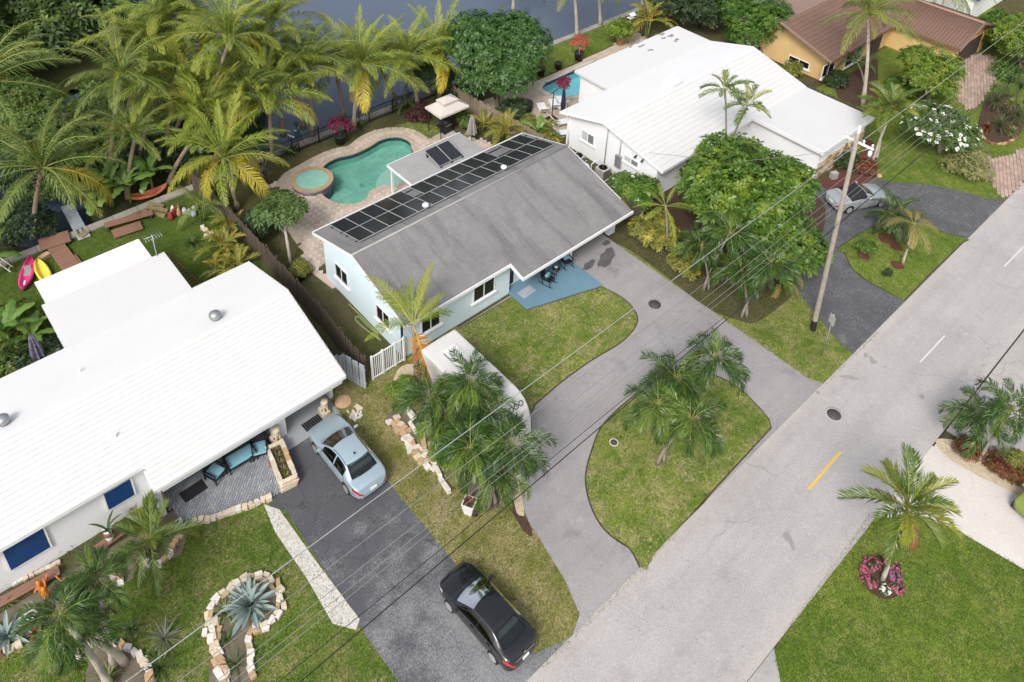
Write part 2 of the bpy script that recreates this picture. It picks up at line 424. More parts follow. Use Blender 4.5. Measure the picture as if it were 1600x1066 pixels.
leafmat('leaf_banana', (.085, .18, .03), (.14, .24, .045), (.19, .28, .06), objvar=.5, rough=.4)
leafmat('leaf_tree', (.045, .115, .014), (.135, .23, .028), None, patch=((.22, .30, .035), .8), rough=.42)
leafmat('leaf_mango', (.030, .085, .018), (.085, .175, .038), None, patch=((.11, .20, .04), .8, .6), rough=.42)
leafmat('leaf_hedge', (.035, .10, .012), (.10, .20, .024), None, patch=((.16, .26, .028), .9), rough=.4)
leafmat('leaf_lime', (.085, .165, .018), (.20, .29, .030), None, patch=((.24, .26, .04), .8))
leafmat('leaf_mangrove', (.025, .055, .012), (.085, .14, .028), None, patch=((.17, .23, .035), .7, .8))
leafmat('leaf_dark', (.022, .048, .016), (.045, .078, .025), None, patch=((.07, .10, .03), .8, .5))
leafmat('leaf_scrub', (.06, .11, .018), (.13, .20, .030), None, patch=((.16, .15, .05), 1.0, .6))
leafmat('leaf_croton', (.30, .28, .045), (.10, .14, .03), None, patch=((.52, .42, .06), 1.5, .9))
leafmat('leaf_variegated', (.34, .32, .13), (.14, .17, .05), None, patch=((.40, .36, .18), 1.5, .7))
leafmat('leaf_frangipani', (.07, .13, .03), (.11, .17, .045), None)
leafmat('leaf_red', (.085, .022, .020), (.045, .016, .016), None)
leafmat('leaf_redbed', (.22, .045, .028), (.13, .07, .025), None, patch=((.14, .16, .03), 2.5, .8))
leafmat('leaf_agave', (.20, .27, .25), (.26, .33, .30), None, trans=.05)
leafmat('leaf_grey', (.14, .16, .10), (.22, .23, .16), None)
leafmat('leaf_strap', (.045, .085, .02), (.08, .12, .03), None)
leafmat('leaf_strap_light', (.24, .27, .08), (.14, .18, .05), None)
leafmat('flower_pink', (.62, .14, .24), (.52, .08, .22), None)
leafmat('flower_mauve', (.40, .12, .34), (.48, .16, .34), None)
leafmat('flower_white', (.80, .80, .74), (.74, .72, .62), None, trans=.1)
leafmat('flower_red', (.55, .07, .05), (.40, .05, .06), None)
leafmat('flower_orange', (.72, .30, .05), (.66, .22, .04), None)
leafmat('bougainvillea', (.26, .018, .07), (.16, .02, .05), None)
# ================================================================ SETTING
def struct(name, mb, m, z=None): return tag(mb.build(name, m), kind='structure')
BZ = [0]
def flat(name, poly, z, m):
    if z > .015 and name not in ('lawn', 'entry_slab'): BZ[0] += .0007; z += BZ[0]
    return struct(name, MB().sheet(poly, z), m)
def PP(*px): return [P2(*p) for p in px]

pool_pts = smooth_poly(PP((508, 258), (528, 247), (553, 241), (577, 230), (598, 218), (622, 214.5), (640, 222), (644, 234), (652, 248), (655, 275), (625, 289), (600, 293), (586, 296), (577, 303), (572, 313), (555, 320), (530, 320), (508, 310), (500, 298), (500, 275)), 4)
pool2_pts = [(42.0, 40.4), (41.95, 41.2), (42.3, 41.65), (42.95, 41.9), (46.4, 41.95), (49, 41.95), (49, 38.7), (44, 38.65), (42.7, 39.2), (42.15, 39.8)]
def holed(name, outer, holes, z, m):
    from mathutils.geometry import delaunay_2d_cdt
    vv = []; ed = []
    for loop in [outer] + holes:
        k = len(vv); n = len(loop); vv += [Vector((p[0], p[1])) for p in loop]; ed += [(k + i, k + (i + 1) % n) for i in range(n)]
    V, _, Fc, *_r = delaunay_2d_cdt(vv, ed, [], 0, 1e-5)
    ok = []
    for f in Fc:
        c = sum((V[i] for i in f), Vector((0, 0))) / len(f); X, Y = np.array([c.x]), np.array([c.y])
        if inpoly(X, Y, outer)[0] and not any(inpoly(X, Y, h)[0] for h in holes): ok.append(list(f))
    me = bpy.data.meshes.new(name); me.from_pydata([(p.x, p.y, z) for p in V], [], ok); me.materials.append(MATS[m])
    o = bpy.data.objects.new(name, me); C.objects.link(o); return tag(o, kind='structure')
WALL_Y = 46.55
holed('ground', [(-90, -70), (190, -70), (190, WALL_Y), (-90, WALL_Y)], [pool_pts, pool2_pts], 0, 'soil_grass')
flat('far_bank', [(-90, 65), (22, 65), (24, 72), (20, 90), (12, 140), (-90, 140)], -.3, 'bank_scrub')
struct('canal_bank', MB().prism(smooth_poly([(9.2, 46.4), (8.6, 48.5), (9.5, 51), (12.5, 53), (16.5, 52.5), (18.5, 50), (18.8, 46.4), (14, 46.3)], 5), -1.4, -.08), 'bank_scrub')
struct('canal_bank', MB().prism(smooth_poly([(-20, 46.4), (-20, 55), (0, 57), (4.2, 54), (4.6, 50.5), (3.6, 48.4), (3.2, 46.4)], 5), -1.4, -.08), 'bank_scrub')
# seawall: coping slabs along the canal
sw = MB()
sw.box(-90, 190, WALL_Y, WALL_Y + .12, -1.6, -.02); struct('seawall', sw, 'seawall')
cp = MB()
for i in range(70): cp.box(-10 + i * 1.5, -10 + i * 1.5 + 1.47, WALL_Y - .3, WALL_Y + .28, .0 + .003 * (i % 3), .11 + .004 * (i % 4))
struct('seawall_coping', cp, 'seawall')
# water
def watermat(name, c, rough, bs, strength):
    m, t, b, N, L = newmat(name)
    b.inputs['Base Color'].default_value = rgb(c); b.inputs['Roughness'].default_value = rough
    b.inputs['IOR'].default_value = 1.33; b.inputs['Specular IOR Level'].default_value = .6
    mp = N.new('ShaderNodeMapping'); mp.inputs['Scale'].default_value = (1, 2.2, 1); mp.inputs['Rotation'].default_value = (0, 0, .4)
    L.new(geo(t, 'Position'), mp.inputs[0])
    bump(t, b, noise(t, bs, 4, .6, mp.outputs[0]), strength, .06)
watermat('canal_water', (.080, .105, .15), .10, 2.6, .6)
flat('canal_water', [(-90, WALL_Y - 1), (190, WALL_Y - 1), (190, 220), (-90, 220)], -.95, 'canal_water')
def clearwater(name, tint, bs):
    m, t, b, N, L = newmat(name); N.remove(b)
    tr = N.new('ShaderNodeBsdfTransparent'); tr.inputs[0].default_value = rgb(tint)
    gl = N.new('ShaderNodeBsdfGlossy'); gl.inputs['Roughness'].default_value = .03
    fr = N.new('ShaderNodeFresnel'); fr.inputs[0].default_value = 1.33
    bp = N.new('ShaderNodeBump'); bp.inputs['Strength'].default_value = .25; bp.inputs['Distance'].default_value = .05
    L.new(noise(t, bs, 3, .5, geo(t, 'Position')), bp.inputs['Height'])
    L.new(bp.outputs[0], gl.inputs['Normal']); L.new(bp.outputs[0], fr.inputs['Normal'])
    ms = N.new('ShaderNodeMixShader'); L.new(fr.outputs[0], ms.inputs[0]); L.new(tr.outputs[0], ms.inputs[1]); L.new(gl.outputs[0], ms.inputs[2])
    L.new(ms.outputs[0], N['Material Output'].inputs[0])
clearwater('pool_water', (.72, .93, .87), 2.5)
clearwater('pool_water_blue', (.76, .95, .97), 2.5)
def plaster(name, a, b_, stain, amt):
    m, t, b, N, L = newmat(name); v = geo(t, 'Position')
    col = mix(t, ramp(t, noise(t, .8, 4, .6, v, .8), [(.35, 0.), (.65, 1.)]), a, b_)
    col = mix(t, math_(t, 'MULTIPLY', ramp(t, noise(t, 1.3, 5, .7, v, 1.5), [(.58, 0.), (.68, 1.)]), amt), col, stain)
    L.new(col, b.inputs['Base Color']); b.inputs['Roughness'].default_value = .8
plaster('pool_plaster', (.30, .51, .45), (.44, .64, .58), (.13, .33, .27), .8)
plaster('pool_plaster_blue', (.42, .76, .80), (.36, .70, .76), (.3, .66, .7), .2)
plaster('shelf_plaster', (.66, .72, .70), (.60, .68, .66), (.5, .6, .58), .4)
plaster('spa_plaster', (.24, .46, .39), (.16, .36, .30), (.10, .26, .20), .6)
def offset(poly, d):
    n = len(poly); out = []
    area = sum(poly[i][0] * poly[(i + 1) % n][1] - poly[(i + 1) % n][0] * poly[i][1] for i in range(n)); sg = 1 if area > 0 else -1
    for i in range(n):
        a, b, c = Vector(poly[i - 1]), Vector(poly[i]), Vector(poly[(i + 1) % n])
        t = (c - a).normalized(); out.append((b.x + sg * t.y * d, b.y - sg * t.x * d))
    return out
def basin(name, poly, depth, m, wm, top=-.01, label=None, cat='pool'):
    T = thing(name, label, cat, (poly[0][0], poly[0][1], 0)); o = T.location
    b = MB(o); n = len(poly); area = sum(poly[i][0] * poly[(i + 1) % n][1] - poly[(i + 1) % n][0] * poly[i][1] for i in range(n))
    if area < 0: poly = poly[::-1]
    for i in range(n):
        p, q = poly[i], poly[(i + 1) % n]
        b.face([(p[0], p[1], top), (q[0], q[1], top), (q[0], q[1], -depth), (p[0], p[1], -depth)])
    b.sheet(poly, -depth); b.build('basin', m, T); ti = MB(o); ins = offset(poly, -.012)
    for i in range(n): p, q = ins[i], ins[(i + 1) % n]; ti.face([(p[0], p[1], 0), (q[0], q[1], 0), (q[0], q[1], -.30), (p[0], p[1], -.30)])
    ti.build('waterline_tile', 'tile_line', T)
    MB(o).sheet(poly, -.10).build('water', wm, T)
    return T
pool = basin('swimming_pool', pool_pts, .75, 'pool_plaster', 'pool_water', label='freeform swimming pool with green water behind the grey roofed house')
shelf = smooth_poly(PP((590, 291), (589, 280), (597, 268), (612, 260), (632, 256), (648, 258), (648, 274), (622, 286)), 4)
MB(pool.location).sheet(shelf, -.135).build('sun_shelf', 'shelf_plaster', pool)
# coping stones round the pool, each a stone
DECK = .07
def coping(T, poly, wd, z0, z1, m, skip=lambda p: False):
    inner = offset(poly, -.03); outer = offset(poly, wd); n = len(poly)
    for i in range(n):
        if skip(poly[i]): continue
        j = (i + 1) % n; g = .06
        def L(a, b, t): return (a[0] + (b[0] - a[0]) * t, a[1] + (b[1] - a[1]) * t)
        MB(T.location).prism([L(inner[i], inner[j], g), L(inner[i], inner[j], 1 - g), L(outer[i], outer[j], 1 - g), L(outer[i], outer[j], g)], z0, z1 + .004 * random.random()).build('coping_stone', m, T)
coping(pool, pool_pts, .32, 0, DECK + .02, 'coping')
pool2 = basin('swimming_pool', pool2_pts, .9, 'pool_plaster_blue', 'pool_water_blue', label='small turquoise swimming pool behind the white house')
coping(pool2, [(a, b) for a, b in pool2_pts], .3, 0, .05, 'paver_pale')
# deck pavers
deck = smooth_poly(PP((443, 292), (446, 276), (470, 262), (497, 247), (525, 236), (548, 231), (566, 217), (590, 207), (622, 203), (648, 208), (668, 220), (690, 216), (715, 214), (760, 235)), 4) + [(30.6, 35.0), (17.05, 34.6), (17.05, 32.2), (16.9, 33.2), (16.75, 35.2)] 
deck += smooth_open(PP((470, 380), (455, 350)), 3)
deck = [tuple(p)[:2] for p in deck]
SPA = (21.0, 41.9)
def pavers(name, poly, pitch, z0, z1, m, holes=(), rz=0., gap=.025, pale=None):
    """pavers laid one by one where their centres fall in the outline (far too small to pick apart: joined)"""
    xs = [p[0] for p in poly]; ys = [p[1] for p in poly]; cx, cy = sum(xs) / len(xs), sum(ys) / len(ys)
    R = max(max(xs) - min(xs), max(ys) - min(ys)); px, py = pitch; n = int(R / px) + 2; k = int(R / py) + 2
    b = MB((cx, cy, 0)); c = MB((cx, cy, 0)); ca, sa = math.cos(rz), math.sin(rz)
    for i in range(-n, n):
        for j in range(-k, k):
            lx, ly = i * px + (px / 2 if j % 2 and px != py else 0), j * py
            x, y = cx + lx * ca - ly * sa, cy + lx * sa + ly * ca
            X, Y = np.array([x]), np.array([y])
            if not inpoly(X, Y, poly)[0] or any(inpoly(X, Y, h)[0] for h in holes): continue
            b.cbox((x, y, (z0 + z1) / 2), (px - gap, py - gap, z1 - z0 + random.uniform(-.002, .003)), rz)
            if pale:
                for ax, ay in ((.5, .5),):
                    c.cbox((x + ax * px, y + ay * py, z1 + .004), (pale, pale, .006), rz + pi / 4)
    return b, c
def pave(name, poly, pitch, z1, m, holes=(), rz=0., pale=None, parent=None):
    o = tag(MB().sheet(poly, .02).build(name, 'paver_gap' if m != 'paver_pink' else 'paver_tan'), kind='structure') if parent is None else parent
    b, c = pavers(name, poly, pitch, .022, z1, m, holes, rz, pale=pale)
    k = b.build('paver', m, o); k['kind'] = 'stuff'; k.location = b.o - o.location
    if pale: k = c.build('paver', 'paver_pale', o); k['kind'] = 'stuff'; k.location = c.o - o.location
    return o
spa_ring = [(SPA[0] + 1.42 * math.cos(a * pi / 16), SPA[1] + 1.42 * math.sin(a * pi / 16)) for a in range(32)]
holed('pool_deck', deck, [offset(pool_pts, .05)], .018, 'paver_tan')
b, c = pavers('d', deck, (.40, .40), .0, DECK, 'paver_pink', [offset(pool_pts, .2), spa_ring], .12, .012, .2)
for q, m in ((b, 'paver_pink'), (c, 'paver_pale')):
    o = q.build('deck_paver', m); tag(o, kind='stuff')
# edging round the deck
edge = smooth_open(PP((470, 380), (447, 345), (443, 318), (443, 292), (446, 276), (470, 262), (497, 247), (525, 236), (548, 231), (566, 217), (590, 207), (622, 203), (648, 208), (668, 220), (690, 216)), 3)
eb = MB()
for a, b in zip(edge, edge[1:]):
    t = (b - a).normalized(); nrm = Vector((-t.y, t.x)) * .24
    eb.prism([a + t * .02 + nrm, b - t * .01 + nrm, b - t * .01 - nrm, a + t * .02 - nrm], 0, DECK + .02)
tag(eb.build('deck_edging', 'paver_tan'), kind='structure')
# spa
T = thing('spa', 'round raised spa with tan stone rim spilling into the green pool', 'hot tub', (*SPA, 0))
MB().lathe([(1.36, -.7), (1.36, .36)], n=40).build('tile_wall', 'spa_tile', T)
MB().lathe([(1.13, .40), (1.13, -.3), (.75, -.3), (.75, -.55), (0, -.55)], n=40).build('basin', 'spa_plaster', T)
MB().lathe([(1.14, .30), (0, .30)], n=40).build('water', 'pool_water', T)
for k in range(24):
    a0, a1 = (k + .03) * 2 * pi / 24, (k + .97) * 2 * pi / 24; am = (a0 + a1) / 2
    z = .36 if abs(am - 5.75) < .12 else .45
    MB().prism([(r * math.cos(a), r * math.sin(a)) for r, a in ((1.10, a0), (1.42, a0), (1.42, am), (1.42, a1), (1.10, a1), (1.10, am))], .34, z).build('rim_stone', 'spa_cap', T)

# ---- lawns
LAWN = {}
def lawn(key, poly, m, z=.004): LAWN[key] = poly; return flat('lawn', poly, z, m)
lawn('front_left', [(12.3, 10.2), (20.6, 10.2), (20.6, 25.7), (14.75, 25.7), (14.75, 28), (12.3, 28)], 'lawn_dry')
lawn('verge', [(32.5, 10.2), (38.5, 10.2), (38.5, 18.5), (36.5, 24.5), (32.5, 24.5)], 'lawn_patchy')
lawn('garden', [(-30, 10.2), (8.2, 10.2), (8.2, 24.6), (-30, 24.6)], 'lawn_garden')
lawn('right_neighbour', [(51, 10.2), (90, 10.2), (90, 27), (60, 27), (55.4, 27), (51.0, 19.5)], 'lawn_lush')
lawn('right_front', [(-40, 4.95), (27.9, 5.12), (29.6, 3.6), (30.2, 2.2), (30.9, -2), (31, -40), (-40, -40)][1:5] + [(31, -12), (14, -12), (16, 0), (18.96, 4.05), (19.76, 4.85)], 'lawn_lush')
lawn('back_left', [(-12, 36), (14.7, 36), (14.7, 46.2), (-12, 46.2)], 'lawn_back')
LAWN['side'] = [(0, 0), (.1, 0), (0, .1)]; 0 and lawn('side', [(14.95, 25.75), (17, 25.75), (17, 34), (16.6, 36), (15.0, 40)], 'lawn_back')
lawn('pool_side', PP((618, 196), (640, 190), (680, 196), (700, 205), (668, 216), (650, 206)), 'lawn_patchy')
lawn('white_house_back', [(42.6, 42.9), (43.6, 46.3), (56, 46.3), (56, 44.2), (52.4, 43.1), (47.9, 42.85)], 'lawn_lush')
# ---- road, shoulders, driveways
rd = flat('road', [(-60, 4.9), (150, 4.9), (150, 10.35), (-60, 10.35)], .014, 'road_asphalt')
flat('shoulder', [(-60, -30), (17.5, -30), (19.0, 4.0), (19.8, 4.88), (-60, 4.88)], .002, 'shoulder')
flat('shoulder', [(35.0, 4.88), (150, 4.88), (150, -30), (36.5, -30)], .006, 'shoulder')
flat('white_driveway', [(27.95, 4.895), (29.6, 3.6), (30.2, 2.2), (30.9, -2), (31, -12), (36.0, -12), (35.2, 1.5), (34.1, 4.6), (34.0, 4.895)], .010, 'concrete_drive')
cd = [(14.15, 10.345)] + PP((906, 960), (882, 905), (848, 850), (826, 815), (812, 780), (801, 735)) + [(16.3, 17.5), (16.3, 24.9), (20, 25.55), (29.2, 25.55), (29.2, 29.0), (32.57, 29.0), (32.57, 13.9), (32.54, 11.15), (32.85, 10.345)]
flat('driveway', cd, .010, 'drive_asphalt')
drv = bpy.data.objects['driveway']
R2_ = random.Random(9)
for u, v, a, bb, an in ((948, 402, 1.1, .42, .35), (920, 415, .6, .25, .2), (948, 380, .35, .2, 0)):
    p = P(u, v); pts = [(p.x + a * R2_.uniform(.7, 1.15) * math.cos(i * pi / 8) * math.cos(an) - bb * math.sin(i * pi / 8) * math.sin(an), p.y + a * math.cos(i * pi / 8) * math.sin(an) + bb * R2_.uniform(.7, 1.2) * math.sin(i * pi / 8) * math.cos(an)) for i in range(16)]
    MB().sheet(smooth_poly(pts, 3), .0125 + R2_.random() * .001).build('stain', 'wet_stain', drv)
isl = smooth_poly(PP((1055, 584), (995, 617), (945, 662), (927, 700), (916, 745), (924, 790), (946, 828), (983, 855), (1020, 869)), 4)[:-3] + PP((1020, 869), (1110, 770), (1204, 668)) + smooth_open(PP((1200, 655), (1180, 632), (1150, 604), (1110, 585), (1080, 580)), 4)
isl = [tuple(p)[:2] for p in isl]
flat('lawn_edge', offset(isl, .07), .013, 'mulch')
lawn('island', isl, 'lawn_patchy', .026)
cl = PP((722, 512), (800, 465), (823, 486), (941, 449)) + [tuple(p)[:2] for p in smooth_open(PP((941, 449), (975, 468), (994, 492), (991, 512), (968, 536), (925, 562), (880, 594), (835, 632)), 4)] + [(18.95, 18.4), (18.95, 25.6)]
flat('lawn_edge', offset(cl, .07), .0145, 'mulch')
lawn('centre', cl, 'lawn_patchy', .026)
flat('left_driveway', PP((420, 790), (446, 798), (500, 880), (562, 980), (623, 1066), (700, 1160)) + [(9, 10.345), (13.4, 10.345)] + PP((909, 988), (835, 1022)) + [(12.5, 11.8), (12.42, 14), (12.4, 19), (12.38, 24.2), (11.6, 24.7), (8.8, 24.7), (8.1, 23.2)], .0125, 'drive_old')
flat('gravel_strip', PP((412, 788), (437, 797), (490, 872), (562, 968), (556, 985), (520, 975), (480, 905), (430, 832)), .018, 'gravel_white')
bd = [(35.9, 10.345), (36.1, 11.2), (37.0, 13.2), (38.1, 15.5), (39.5, 18), (42, 19.6), (50.6, 19.6), (52.8, 16.5), (54.6, 14.6), (55.6, 12.9), (56.1, 11.4), (57.2, 10.345)]
flat('black_driveway', bd, .012, 'drive_black')
il = [tuple(p)[:2] for p in smooth_poly(PP((1320, 395), (1330, 375), (1360, 358), (1392, 349), (1440, 352), (1480, 366), (1505, 378)), 4)[:-4]] + PP((1505, 378), (1455, 425), (1412, 470)) + [tuple(p)[:2] for p in smooth_open(PP((1390, 458), (1350, 435), (1330, 418)), 4)]
flat('lawn_edge', offset(il, .07), .0145, 'mulch')
lawn('right_island', il, 'lawn_lush', .026)
def brickdrive(poly):
    pave('brick_driveway', poly, (.5, .25), .045, 'brick_paver', rz=.4)
brickdrive(PP((1497, 104), (1520, 84), (1556, 88), (1562, 104), (1550, 135), (1530, 165), (1512, 174), (1495, 155), (1490, 130)))
brickdrive(PP((1640, 190), (1600, 232), (1572, 246), (1540, 246), (1530, 262), (1548, 283), (1563, 306)) + [(57.4, 10.36), (66, 10.36)])
pave('white_house_patio', [(38.2, 43), (38.0, 36.2), (42.7, 36.2), (42.7, 38.55), (56, 38.55), (56, 43.5), (52.4, 42.95), (47.9, 42.6), (42.6, 42.6)], (.6, .4), .042, 'paver_tan', [offset(pool2_pts, .28)]) if 0 else None
holed('white_house_patio', [(36.9, 43), (36.9, 36.0), (37.5, 35.2), (42.7, 35.2), (42.7, 38.05), (56, 38.05), (56, 43.5), (52.4, 42.95), (47.9, 42.6), (42.6, 42.6)], [pool2_pts], .02, 'paver_tan')
b, c = pavers('d', [(36.9, 43), (36.9, 36.0), (37.5, 35.2), (42.7, 35.2), (42.7, 38.55), (56, 38.55), (56, 43.5), (52.4, 42.95), (47.9, 42.6), (42.6, 42.6)], (.6, .4), .021, .045, 'paver_tan', [offset(pool2_pts, .28)])
tag(b.build('patio_paver', 'paver_tan'), kind='stuff')
# beds
flat('planting_bed', smooth_poly(PP((1090, 400), (1000, 355), (960, 345), (950, 370), (985, 392), (1040, 432), (1100, 478), (1150, 500), (1190, 500), (1240, 440))), .03, 'soil_grass')
flat('planting_bed', smooth_poly(PP((1000, 290), (1050, 250), (1130, 250), (1240, 290), (1290, 330), (1240, 440), (1100, 420), (1010, 350))), .028, 'mulch')
flat('planting_bed', [(48.3, 18.0), (52.6, 17.5), (56.5, 19.8), (56.5, 26), (55.4, 26), (55.4, 19.8), (48.3, 19.8)], .03, 'mulch_red')
flat('planting_bed', smooth_poly(PP((1545, 150), (1580, 150), (1600, 180), (1592, 212), (1565, 224), (1540, 218), (1528, 195))), .03, 'mulch')
flat('planting_bed', [(60.5, 22.5), (63, 22.8), (70, 26.5), (62.3, 26.5), (60.4, 25)], .03, 'mulch')
for u, v, r in ((1386, 374, .55), (1400, 386, .42), (1349, 400, .40), (1402, 415, .40)):
    flat('mulch_ring', smooth_poly([(P(u, v).x + r * (1 + .12 * math.sin(k * 2.3)) * math.cos(k * pi / 4), P(u, v).y + r * (1 + .12 * math.cos(k * 3.1)) * math.sin(k * pi / 4)) for k in range(8)]), .030, 'mulch_red')
flat('planting_bed', smooth_poly(PP((1346, 880), (1362, 874), (1400, 876), (1408, 900), (1408, 925), (1388, 937), (1362, 928), (1344, 905))), .03, 'mulch')
flat('planting_bed', smooth_poly(PP((1462, 688), (1500, 690), (1545, 705), (1600, 740), (1640, 770), (1630, 810), (1590, 775), (1530, 745), (1480, 715))), .028, 'gravel_tan')
flat('gravel_strip', smooth_poly(PP((792, 742), (806, 742), (815, 775), (819, 810), (809, 811), (800, 780))), .03, 'gravel_tan')
flat('planting_bed', smooth_poly(PP((797, 770), (808, 803), (822, 810), (832, 838), (818, 830), (795, 795), (770, 770))), .03, 'mulch')
flat('planting_bed', smooth_poly(PP((605, 650), (640, 640), (720, 660), (790, 720), (800, 770), (760, 800), (725, 770), (690, 735), (650, 710), (620, 680))), .022, 'dirt')
flat('dry_patch', smooth_poly(PP((625, 575), (650, 570), (655, 590), (635, 605), (615, 600))), .024, 'gravel_tan')
flat('planting_bed', smooth_poly(PP((335, 940), (370, 905), (415, 905), (435, 930), (425, 970), (392, 985), (395, 1040), (390, 1075), (330, 1075), (333, 1000))), .022, 'dirt')
flat('planting_bed', smooth_poly(PP((150, 1010), (185, 1000), (215, 1015), (235, 1040), (240, 1080), (140, 1080))), .022, 'dirt')
flat('planting_bed', [(-6, 24.6), (-6, 25.6), (4.5, 25.3), (4.8, 24.2), (4.0, 23.2), (2.5, 23.5), (0, 23.6)], .022, 'dirt')
# ---- markings and covers, lying on the road
def dash(u0, v0, u1, v1, wd, m, lab):
    a, b = P(u0, v0).xy, P(u1, v1).xy; t = (b - a).normalized(); n = Vector((-t.y, t.x)) * wd / 2
    k = MB(); k.sheet([a + n, b + n, b - n, a - n], .022 + .0); k.build('painted_dash', m, rd, lab)
dash(1263, 765, 1313, 707, .13, 'yellow_line', 'yellow centre dash')
dash(1437, 567, 1476, 525, .09, 'white_line', 'nearer white dash'); dash(1569, 417, 1599, 386, .09, 'white_line', 'farther white dash')
k = MB()
for p in (((1509, 598), (1527, 612)), ((1514, 611), (1527, 611.5)), ((1509, 598), (1514, 606)), ((1514, 606), (1518, 600))):
    a, b = P(*p[0]).xy, P(*p[1]).xy; t = (b - a).normalized(); n = Vector((-t.y, t.x)) * .035; k.sheet([a + n, b + n, b - n, a - n], .022 + .001 * len(k.f))
k.build('painted_mark', 'blue_mark', rd, 'faded blue survey mark')
R_ = random.Random(4)
def stain(u, v, a, bb, ang, m='stain_dark', par=None, z=.0165):
    p = P(u, v); pts = []
    for i in range(14):
        t = i * 2 * pi / 14; r = R_.uniform(.75, 1.15); x, y = a * r * math.cos(t), bb * r * math.sin(t); pts.append((p.x + x * math.cos(ang) - y * math.sin(ang), p.y + x * math.sin(ang) + y * math.cos(ang)))
    MB().sheet(smooth_poly(pts, 3), z + R_.random() * .0015).build('stain', m, par or rd)
for q in ((1353, 555, .20, .14, .3), (1362, 563, .26, .12, .6), (1368, 566, .12, .1, 0), (1383, 573, .08, .07, 0), (1267, 606, .13, .11, 0), (1278, 614, .12, .1, 0), (1327, 590, .55, .13, -.9), (1035, 949, .07, .07, 0), (1006, 968, .05, .05, 0), (965, 970, .04, .04, 0), (1075, 877, .05, .05, 0), (1160, 1010, .05, .05, 0), (1235, 845, .5, .1, .9), (1228, 838, .25, .12, .6), (1440, 620, .18, .14, .4), (1527, 405, .06, .06, 0), (1440, 504, .06, .05, 0)): stain(*q)
b = MB().box(33.6, 60, 4.83, 4.90, .0, .019); b.build('road_joint', 'tar', rd)
def cover(u, v, r, lab, m='iron', ring=None, z=.014):
    p = P(u, v); T = thing('manhole_cover', lab, 'manhole cover', (p.x, p.y, z))
    MB().lathe([(r, 0), (r, .012), (0, .012)], n=24).build('lid', m, T)
    k = MB()
    for i in range(-2, 3): k.cbox((0, i * r * .32, .015), (2 * math.sqrt(max(0, 1 - (i * .32) ** 2)) * r * .86, r * .1, .006))
    k.build('tread', m, T)
    MB().lathe([(r * 1.02, .0), (r * 1.02, .009), (r * 1.3, .009), (r * 1.3, 0)], n=24).build('frame', ring or m, T)
cover(1303, 648, .34, 'round iron manhole cover in the pale road', ring='concrete')
cover(1023, 476, .28, 'round dark manhole cover in the driveway of the grey roofed house')
cover(959, 692, .17, 'small cleanout cap with pale ring in the palm island lawn', 'iron', 'stone_white', .03)
cover(1543, 623, .14, 'small blue grey valve cover beside the road joint', 'galv')
# ================================================================ HOUSES
def ray(u, v):
    a, b = (u - PPX) / F, (v - PPY) / F
    return Vector([CAM_M[0][k] * a + CAM_M[1][k] * b + CAM_M[2][k] for k in range(3)])
def PX(u, v, x): d = ray(u, v); t = x / d.x; return (d.y * t, CH + d.z * t)     # (y, z) on the wall x
def PY(u, v, y): d = ray(u, v); t = y / d.y; return (d.x * t, CH + d.z * t)     # (x, z) on the wall y
def slab(mb, q, th, lip=None):
    """sloping slab under the quad q; lip = index of the edge that is the exposed tile butt"""
    b = [(p[0], p[1], p[2] - th) for p in q]; n = len(q)
    mb.face(q); mb.face(b[::-1])
    for i in range(n): mb.mi = 1 if lip == i else 0; mb.face([q[i], b[i], b[(i + 1) % n], q[(i + 1) % n]])
    mb.mi = 0
    return mb
leafmat  # palette above
m_, t_, b_, N_, L_ = newmat('glass_dark')
b_.inputs['Base Color'].default_value = (.010, .012, .015, 1); b_.inputs['Roughness'].default_value = .06
m_, t_, b_, N_, L_ = newmat('glass_grey')
b_.inputs['Base Color'].default_value = (.19, .20, .205, 1); b_.inputs['Roughness'].default_value = .12
m_, t_, b_, N_, L_ = newmat('glass_pale')
b_.inputs['Base Color'].default_value = (.50, .52, .53, 1); b_.inputs['Roughness'].default_value = .15
def window(T, axis, at, sgn, a0, a1, z0, z1, panes=2, glass=('glass_dark', 'glass_dark'), sill=True, label=None, fm='white_trim', depth=.05):
    """window in a wall: frame proud of the wall, panes inside it. axis 'x': wall x=at, runs along y"""
    o = T.location; fw = .075
    def bx(mb, p0, p1, h0, h1, d0, d1):
        d0, d1 = sorted((at + sgn * d0, at + sgn * d1))
        if axis == 'x': mb.box(d0, d1, p0, p1, h0, h1)
        else: mb.box(p0, p1, d0, d1, h0, h1)
    f = MB(o)
    bx(f, a0, a1, z1 - fw, z1, -.02, depth); bx(f, a0, a1, z0, z0 + fw, -.02, depth)
    bx(f, a0, a0 + fw, z0 + fw, z1 - fw, -.02, depth); bx(f, a1 - fw, a1, z0 + fw, z1 - fw, -.02, depth)
    wd = (a1 - a0) / panes
    for i in range(1, panes): bx(f, a0 + i * wd - .03, a0 + i * wd + .03, z0 + fw, z1 - fw, -.02, depth - .008)
    fo = f.build('window', fm, T, label)
    if sill:
        s = MB(o); bx(s, a0 - .12, a1 + .12, z0 - .10, z0 - .002, -.02, depth + .07); s.build('sill', fm, fo)
    for i in range(panes):
        p = MB(o); lo = a0 + (fw if i == 0 else i * wd + .03); hi = a1 - fw if i == panes - 1 else a0 + (i + 1) * wd - .03
        lo = a0 + fw if i == 0 else a0 + i * wd + .03
        bx(p, lo + .003, hi - .003, z0 + fw + .003, z1 - fw - .003, -.02, .016); p.build('pane', glass[i % len(glass)], fo)
    return fo
